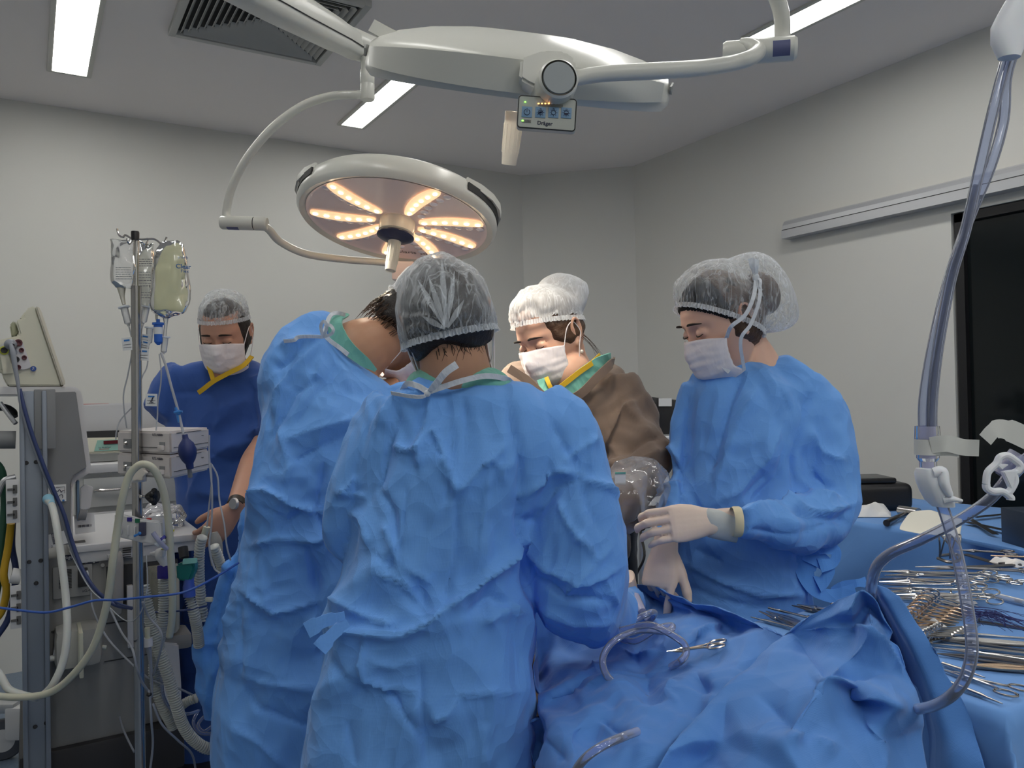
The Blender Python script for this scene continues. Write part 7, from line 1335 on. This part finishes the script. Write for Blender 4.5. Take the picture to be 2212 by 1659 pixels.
# two white cases clamped to the pole
def case(y0_, y1_, k, label):
    a, b, c_ = W(252, y0_, 1.93), W(368, y0_+2, 1.80), W(452, y0_-14, 2.02); dd = a+c_-b; hgt = (y1_-y0_)/1720*1.83; q = thing('equipment_case', W(368, y1_, 1.85), label, 'case', 'white cases on the drip stand')
    cx__ = (a+c_)/2; P = [p[:2]-cx__[:2] for p in (b, c_, dd, a)]; z0_ = b[2]-hgt
    mk('case_body', G().prism([tuple(p) for p in P], A(cx__[0], cx__[1], b[2]-hgt/2), A(1, 0, 0), A(0, 1, 0), A(0, 0, 1), hgt, .005), mat('case_white', (.62, .58, .57), .4), q)
    fx = n_(b-a); fx[2] = 0; fn = n_(np.cross(fx, DU)); fn = fn if fn@CF < 0 else -fn; R = np.stack([n_(fx), -fn, DU], 1)
    F_ = lambda u, v, o=.0006: a*A(1, 1, 0)+A(0, 0, b[2])+(b-a)*A(1, 1, 0)*u-DU*hgt*v+fn*o
    mk('case_seam', G().box(F_(.5, .72), (.12, .0014, .0012), R), M_dk, q, smooth=False)
    l = mk('latch', G().box(F_(.86, .72, .004), (.016, .008, .011), R, bev=.0015), MATS['case_white'], q); mk('latch_slot', G().box(F_(.86, .55, .001), (.020, .002, .008), R), M_mg, l, smooth=False)
    mk('case_port', G().box(F_(.22, .58, .001), (.034, .002, .022), R, bev=.0005), M_mg, q); mk('port_knob', G().lathe([(0, -.004), (.004, -.004), (.0055, 0)], F_(.20, .58, .003), -fn, 16), M_chrome, q)
    text('U.T.I. Adulto', 'lettering', F_(.78, .16, .001), fx, DU, .0082, M_print, q, bold=.0001)
    gx = n_((c_-b)*A(1, 1, 0)); gn = n_(np.cross(gx, DU)); gn = gn if gn@CF < 0 else -gn; R2 = np.stack([gx, -gn, DU], 1); LL = np.linalg.norm((c_-b)[:2])
    G_ = lambda u, v, o=.0008: b+(c_-b)*A(1, 1, 0)*u-DU*hgt*v+gn*o
    mk('case_seam', G().box(G_(.52, .72), (LL*.9, .0014, .0010), R2), M_dk, q, smooth=False); mk('case_seam', G().box(G_(.45, .10), (LL*.62, .0014, .0012), R2), M_dk, q, smooth=False); mk('hinge_mark', G().box(G_(.80, .35), (.010, .0014, .0012), R2), M_dk, q, smooth=False)
case(930, 979, 0, 'upper white case lettered U.T.I. Adulto on the drip stand'); case(982, 1032, 1, 'lower white case lettered U.T.I. Adulto on the drip stand')
bu = thing('inflation_bulb', W(404, 1015, 1.80), 'dark blue rubber bulb hanging on the white cases', 'bulb')
mk('bulb_body', G().lathe([(0, .038), (.006, .038), (.0065, .030), (.008, .027), (.016, .017), (.0195, .004), (.019, -.008), (.014, -.020), (.0085, -.028), (.0075, -.040), (0, -.041)], W(405, 975, 1.78), n_(CU-CR*.16), 32), mat('rubber_navy', (.012, .025, .12), .5), bu)
mk('bulb_valve', G().tube([W(409, 1012, 1.79), W(411, 1030, 1.80)], .005, 12), M_mg, bu)
# transducer manifold
t = thing('transducer_manifold', dp(300, 1140, -.04), 'white transducer holder clamped low on the drip stand', 'manifold')
R0 = np.stack([CR, CF, CU], 1)
mk('holder_plate', G().prism([(-.056, .030), (-.030, .028), (.0, .018), (.048, .012), (.050, -.042), (.0, -.034), (-.056, -.020)], dp(303, 1138, -.06), CR, CU, CF, .014, .003), M_mw, t)
for i, (x, mm) in enumerate(((280, mat('mark_indigo', (.03, .02, .22), .4)), (297, mat('mark_green', (.01, .14, .07), .4)))): mk('colour_mark', G().box(dp(x, 1124-2+i*3, -.070), (.010, .003, .009), R0), mm, t, smooth=False)
for i in range(4): mk('holder_rib', G().box(dp(262+i*15, 1144+i*2, -.072), (.0035, .008, .022), R0, bev=.001), M_mw, t)
mk('pressure_block', G().box(dp(340, 1142, .0), (.042, .03, .058), R0, bev=.010), M_mw, t); mk('transducer', G().box(dp(308, 1143, -.08), (.013, .012, .030), R0, bev=.002), mat('transducer_dark', (.05, .05, .09), .4), t)
mk('tap', G().tube([dp(290, 1158, -.085), dp(303, 1152, -.085)], .0026, 8).ell(dp(302, 1152, -.085), (.004, .004, .004)), MATS['stopcock_blue'], t); mk('tap', G().tube([dp(338, 1176, -.07), dp(352, 1163, -.07)], .0065, 12), M_tie, t); mk('tap_ring', G().lathe([(.009, -.003), (.009, .003), (.007, .003)], dp(351, 1164, -.068), CR-CU, 18), mat('ring_indigo', (.03, .03, .25), .4), t)
mk('tap', G().box(dp(322, 1121, -.05), (.010, .006, .004), R0, bev=.001), mat('tap_red', (.45, .02, .02), .4), t)
mk('luer_line', G().tube([dp(330, 1150, -.08), dp(345, 1170, -.075), dp(360, 1186, -.06)], .0055, 12, 1), MATS['connector_pvc'], t)
# hoses
def hose(name, pts, r, m, label, corr=0, gr=None, cat='hose'):
    P = spline(np.array([W(*p) for p in pts]), None, 30); s = np.r_[0, np.cumsum(np.linalg.norm(np.diff(P, axis=0), axis=1))]
    if corr: n = int(s[-1]/(corr/6)); u = np.linspace(0, s[-1], n); P = np.stack([np.interp(u, s, P[:, k]) for k in range(3)], 1); rad = r*(1+.30*np.sin(u*2*np.pi/corr))
    else: rad = r; P = P[::4]
    return mk(name, G().tube(P, rad, 16), m, auto=0, label=label, cat=cat, group=gr)
hose('arched_hose', [(-40, 1500, 1.9), (40, 1506, 1.88), (110, 1495, 1.85), (165, 1450, 1.82), (205, 1390, 1.80), (232, 1300, 1.78), (243, 1220, 1.76), (254, 1140, 1.76), (264, 1080, 1.75), (278, 1030, 1.75), (297, 1007, 1.75), (315, 1003, 1.75), (333, 1015, 1.76), (350, 1050, 1.78), (362, 1110, 1.80), (369, 1200, 1.82), (373, 1280, 1.85), (371, 1340, 1.88), (366, 1375, 1.90)], .0082, M_hose, 'cream hose arching high over the lower white case')
hose('milky_hose', [(104, 1082, 2.08), (112, 1092, 2.05), (121, 1130, 2.0), (133, 1210, 1.96), (143, 1300, 1.93), (145, 1370, 1.90), (136, 1430, 1.88), (115, 1478, 1.87), (95, 1500, 1.9)], .0088, M_milk, 'milky hose dropping from the blue nozzle beside the column')
mk('blue_nozzle', G().tube([W(104, 1078, 2.10), W(112, 1090, 2.05)], [.014, .008], 14, 0), mat('nozzle_blue', (.25, .50, .65), .35), label='pale blue nozzle at the end of the milky hose', cat='nozzle')
hose('milky_hose', [(-30, 1420, 1.95), (0, 1458, 1.92), (18, 1488, 1.91), (45, 1500, 1.90), (80, 1508, 1.89)], .0088, M_milk, 'milky hose end in the bottom left corner')
hose('blue_cable', [(-20, 1310, 1.72), (40, 1318, 1.72), (100, 1323, 1.72), (150, 1312, 1.72), (205, 1297, 1.72), (250, 1296, 1.72), (310, 1290, 1.72), (385, 1282, 1.74), (425, 1268, 1.76), (470, 1244, 1.80), (515, 1216, 1.86)], .0026, M_blc, 'thin blue cable crossing in front of everything at left', cat='cable')
hose('blue_cable', [(215, 1280, 2.2), (240, 1296, 2.15), (275, 1310, 2.05), (330, 1322, 2.0), (400, 1318, 2.0), (450, 1308, 2.05)], .0026, M_nvc, 'dark blue cable behind the pole running to the gown', cat='cable')
for pts, lb in (([(196, 1280, 2.2), (202, 1320, 2.15), (230, 1375, 2.1), (265, 1415, 2.05), (300, 1448, 2.0), (330, 1470, 1.98), (380, 1485, 1.98), (418, 1502, 2.0)], 'grey cable slanting down behind the pole'), ([(235, 1310, 2.0), (262, 1365, 1.95), (285, 1400, 1.8), (295, 1440, 1.78), (305, 1470, 1.8), (318, 1490, 1.82), (323, 1500, 1.82), (327, 1560, 1.82), (330, 1610, 1.84), (322, 1680, 1.85)], 'grey cable passing in front of the pole'), ([(330, 1520, 1.85), (350, 1565, 1.86), (385, 1600, 1.9), (415, 1630, 1.95), (425, 1680, 2.0)], 'grey cable curving to the bottom edge'), ([(308, 1300, 1.78), (320, 1330, 1.8), (345, 1360, 1.8), (350, 1385, 1.8), (340, 1430, 1.82), (330, 1460, 1.85)], 'dark thin cable looping beside the white adapter'), ([(258, 1548, 2.2), (268, 1580, 2.15), (290, 1625, 2.1)], 'short grey cable near the bottom of the machine'), ([(150, 1190, 2.1), (190, 1265, 2.0), (225, 1300, 1.95), (270, 1340, 1.9), (300, 1330, 1.8), (318, 1270, 1.78), (316, 1200, 1.78)], 'thin clear line looping round the pole')):
    hose('thin_cable', pts, .0026 if 'clear' not in lb else .0012, M_grc if 'clear' not in lb else M_lt, lb, cat='cable', gr='cables at the left')
hc = 'corrugated breathing hoses at the left'
hose('breathing_hose', [(309, 1265, 1.92), (318, 1310, 1.92), (330, 1360, 1.93), (348, 1415, 1.94), (366, 1470, 1.95), (380, 1520, 1.96), (396, 1568, 1.98), (420, 1600, 2.0), (450, 1617, 2.02), (485, 1612, 2.06)], .0115, M_cor, 'long corrugated hose sweeping to the bottom beside the gown', .0062, hc)
hose('breathing_hose', [(354, 1250, 2.0), (355, 1300, 2.0), (351, 1350, 2.0), (338, 1410, 2.0), (334, 1460, 2.0), (350, 1520, 2.0), (376, 1570, 2.03)], .0115, M_cor, 'corrugated hose hanging from the white Y-piece', .0062, hc)
hose('breathing_hose', [(408, 1285, 2.02), (418, 1320, 2.02), (426, 1360, 2.04), (430, 1395, 2.06)], .0110, M_cor, 'corrugated hose below the blue connector', .0062, hc)
hose('spiral_hose', [(437, 1160, 2.02), (432, 1180, 2.03), (430, 1220, 2.05), (433, 1280, 2.08), (440, 1340, 2.10)], .0105, M_cor, 'ribbed hose hanging below the cream grip', .0085, hc)
hose('spiral_hose', [(462, 1180, 2.12), (472, 1205, 2.14), (482, 1235, 2.16)], .0110, M_cor, 'short ribbed hose end beside the sensor', .0085, hc)
hose('breathing_hose', [(392, 1525, 2.15), (405, 1515, 2.15), (425, 1508, 2.15)], .010, M_cor, 'short corrugated hose behind the long one', .0062, hc)
t = thing('y_piece', W(350, 1240, 2.0), 'white breathing Y-piece with an indigo square connector', 'connector')
mk('y_body', G().tube([W(340, 1192, 2.0), W(350, 1198, 1.99), W(358, 1215, 1.99), (W(357, 1228, 1.99))], [.008, .018, .014, .012], 18, 1).tube([W(325, 1196, 2.0), W(345, 1196, 2.0), W(365, 1192, 2.0)], [.004, .010, .004], 12, 1), M_mw, t)
mk('y_cap', G().tube([W(352, 1200, 1.975), W(353, 1186, 1.97)], .0065, 18), M_mw, t); mk('cap_seal', G().tube([W(353, 1186, 1.97), W(353, 1185, 1.97)], .0055, 16), MATS['ring_lime'], t)
mk('square_connector', G().box(W(355, 1234, 1.99), (.026, .026, .034), R0, bev=.003), MATS['mark_indigo'], t)
t = thing('breathing_filter', W(405, 1250, 2.0), 'teal breathing filter with a blue connector below it', 'filter')
mk('filter_shell', G().prism([(-.024, .016), (.020, .024), (.024, .006), (.012, -.028), (-.022, -.024)], W(405, 1230, 2.0), CR, CU, CF, .03, .005), mat('teal_dark', (.01, .16, .15), .3), t)
mk('filter_window', G().prism([(-.018, -.006), (.018, -.002), (.018, .010), (-.016, .008)], W(410, 1214, 1.975), CR, CU, CF, .006, .001), mat('teal_pale', (.25, .55, .50), .25), t)
mk('filter_neck', G().tube([W(395, 1182, 2.03), W(398, 1205, 2.02)], .012, 16), M_dk, t); mk('blue_connector', G().tube([W(408, 1248, 2.0), W(408, 1262, 2.0), W(408, 1266, 2.0), W(409, 1288, 2.0)], [.012, .0125, .0145, .015], 18), mat('connector_blue', (.05, .10, .42), .35), t)
t = thing('hose_grip', W(440, 1160, 2.2), 'cream grip and grey oval sensor held by the man in navy', 'sensor')
mk('grip_tube', G().tube([W(447, 1138, 2.18), W(437, 1172, 2.18)], .0095, 16), M_hose, t); mk('sensor_shell', G().tube([W(462, 1150, 2.24), W(466, 1170, 2.24), W(467, 1200, 2.24), W(464, 1222, 2.24)], [.010, .017, .018, .010], 18, 1), mat('sensor_grey', (.28, .28, .27), .45), t)
t = thing('white_adapter', W(320, 1390, 1.9), 'white adapter hanging on a cable between the hoses', 'connector')
mk('adapter_body', G().tube([W(318, 1356, 1.9), W(319, 1378, 1.9)], .006, 12), M_hose, t); mk('adapter_cuff', G().tube([W(319, 1378, 1.9), W(320, 1396, 1.9)], .0105, 18), M_mw, t); mk('adapter_tail', G().tube([W(320, 1396, 1.9), W(325, 1430, 1.9), W(328, 1500, 1.9), W(323, 1502, 1.9)], [.007, .004, .003, .003], 10, 1), M_grc, t)
mk('cable_tie', G().ell(W(322, 1500, 1.82), (.006, .006, .005)), M_black, label='black toggle on the hanging cable', cat='toggle')
mk('pale_plug', G().box(W(452, 1295, 2.02), (.018, .010, .012), R0, bev=.003), M_hose, label='small cream plug hanging before the gown flap', cat='plug')
for pts, lb in (([(428, 1535, 2.1), (418, 1560, 2.08), (430, 1582, 2.08), (455, 1585, 2.1), (468, 1575, 2.12)], 'outer loop of clear tube near the floor'), ([(440, 1548, 2.14), (428, 1566, 2.12), (440, 1580, 2.12), (462, 1566, 2.14), (476, 1556, 2.16)], 'inner loop of clear tube near the floor'), ([(350, 1440, 1.98), (352, 1500, 1.98), (372, 1535, 2.0), (405, 1542, 2.02), (430, 1535, 2.08)], 'clear tube running down to the loops')):
    hose('clear_tube', pts, .0042, M_tube, lb, gr='clear tubes near the floor', cat='tube')
# floor unit
t = thing('floor_unit', (*W(440, 1640, 2.75)[:2], 0), 'low black unit with a bright edge at the bottom beside the gown', 'unit'); c = W(430, 1640, 2.75)
mk('unit_body', G().box((c[0], c[1], c[2]/2+.02), (.34, .24, c[2]-.02), Rw, bev=.015), M_black, t); mk('unit_edge', G().tube([A(c[0], c[1], c[2]+.012)-DR*.15-DF*.12, A(c[0], c[1], c[2]+.012)+DR*.17-DF*.12], .004, 8), M_chrome, t)
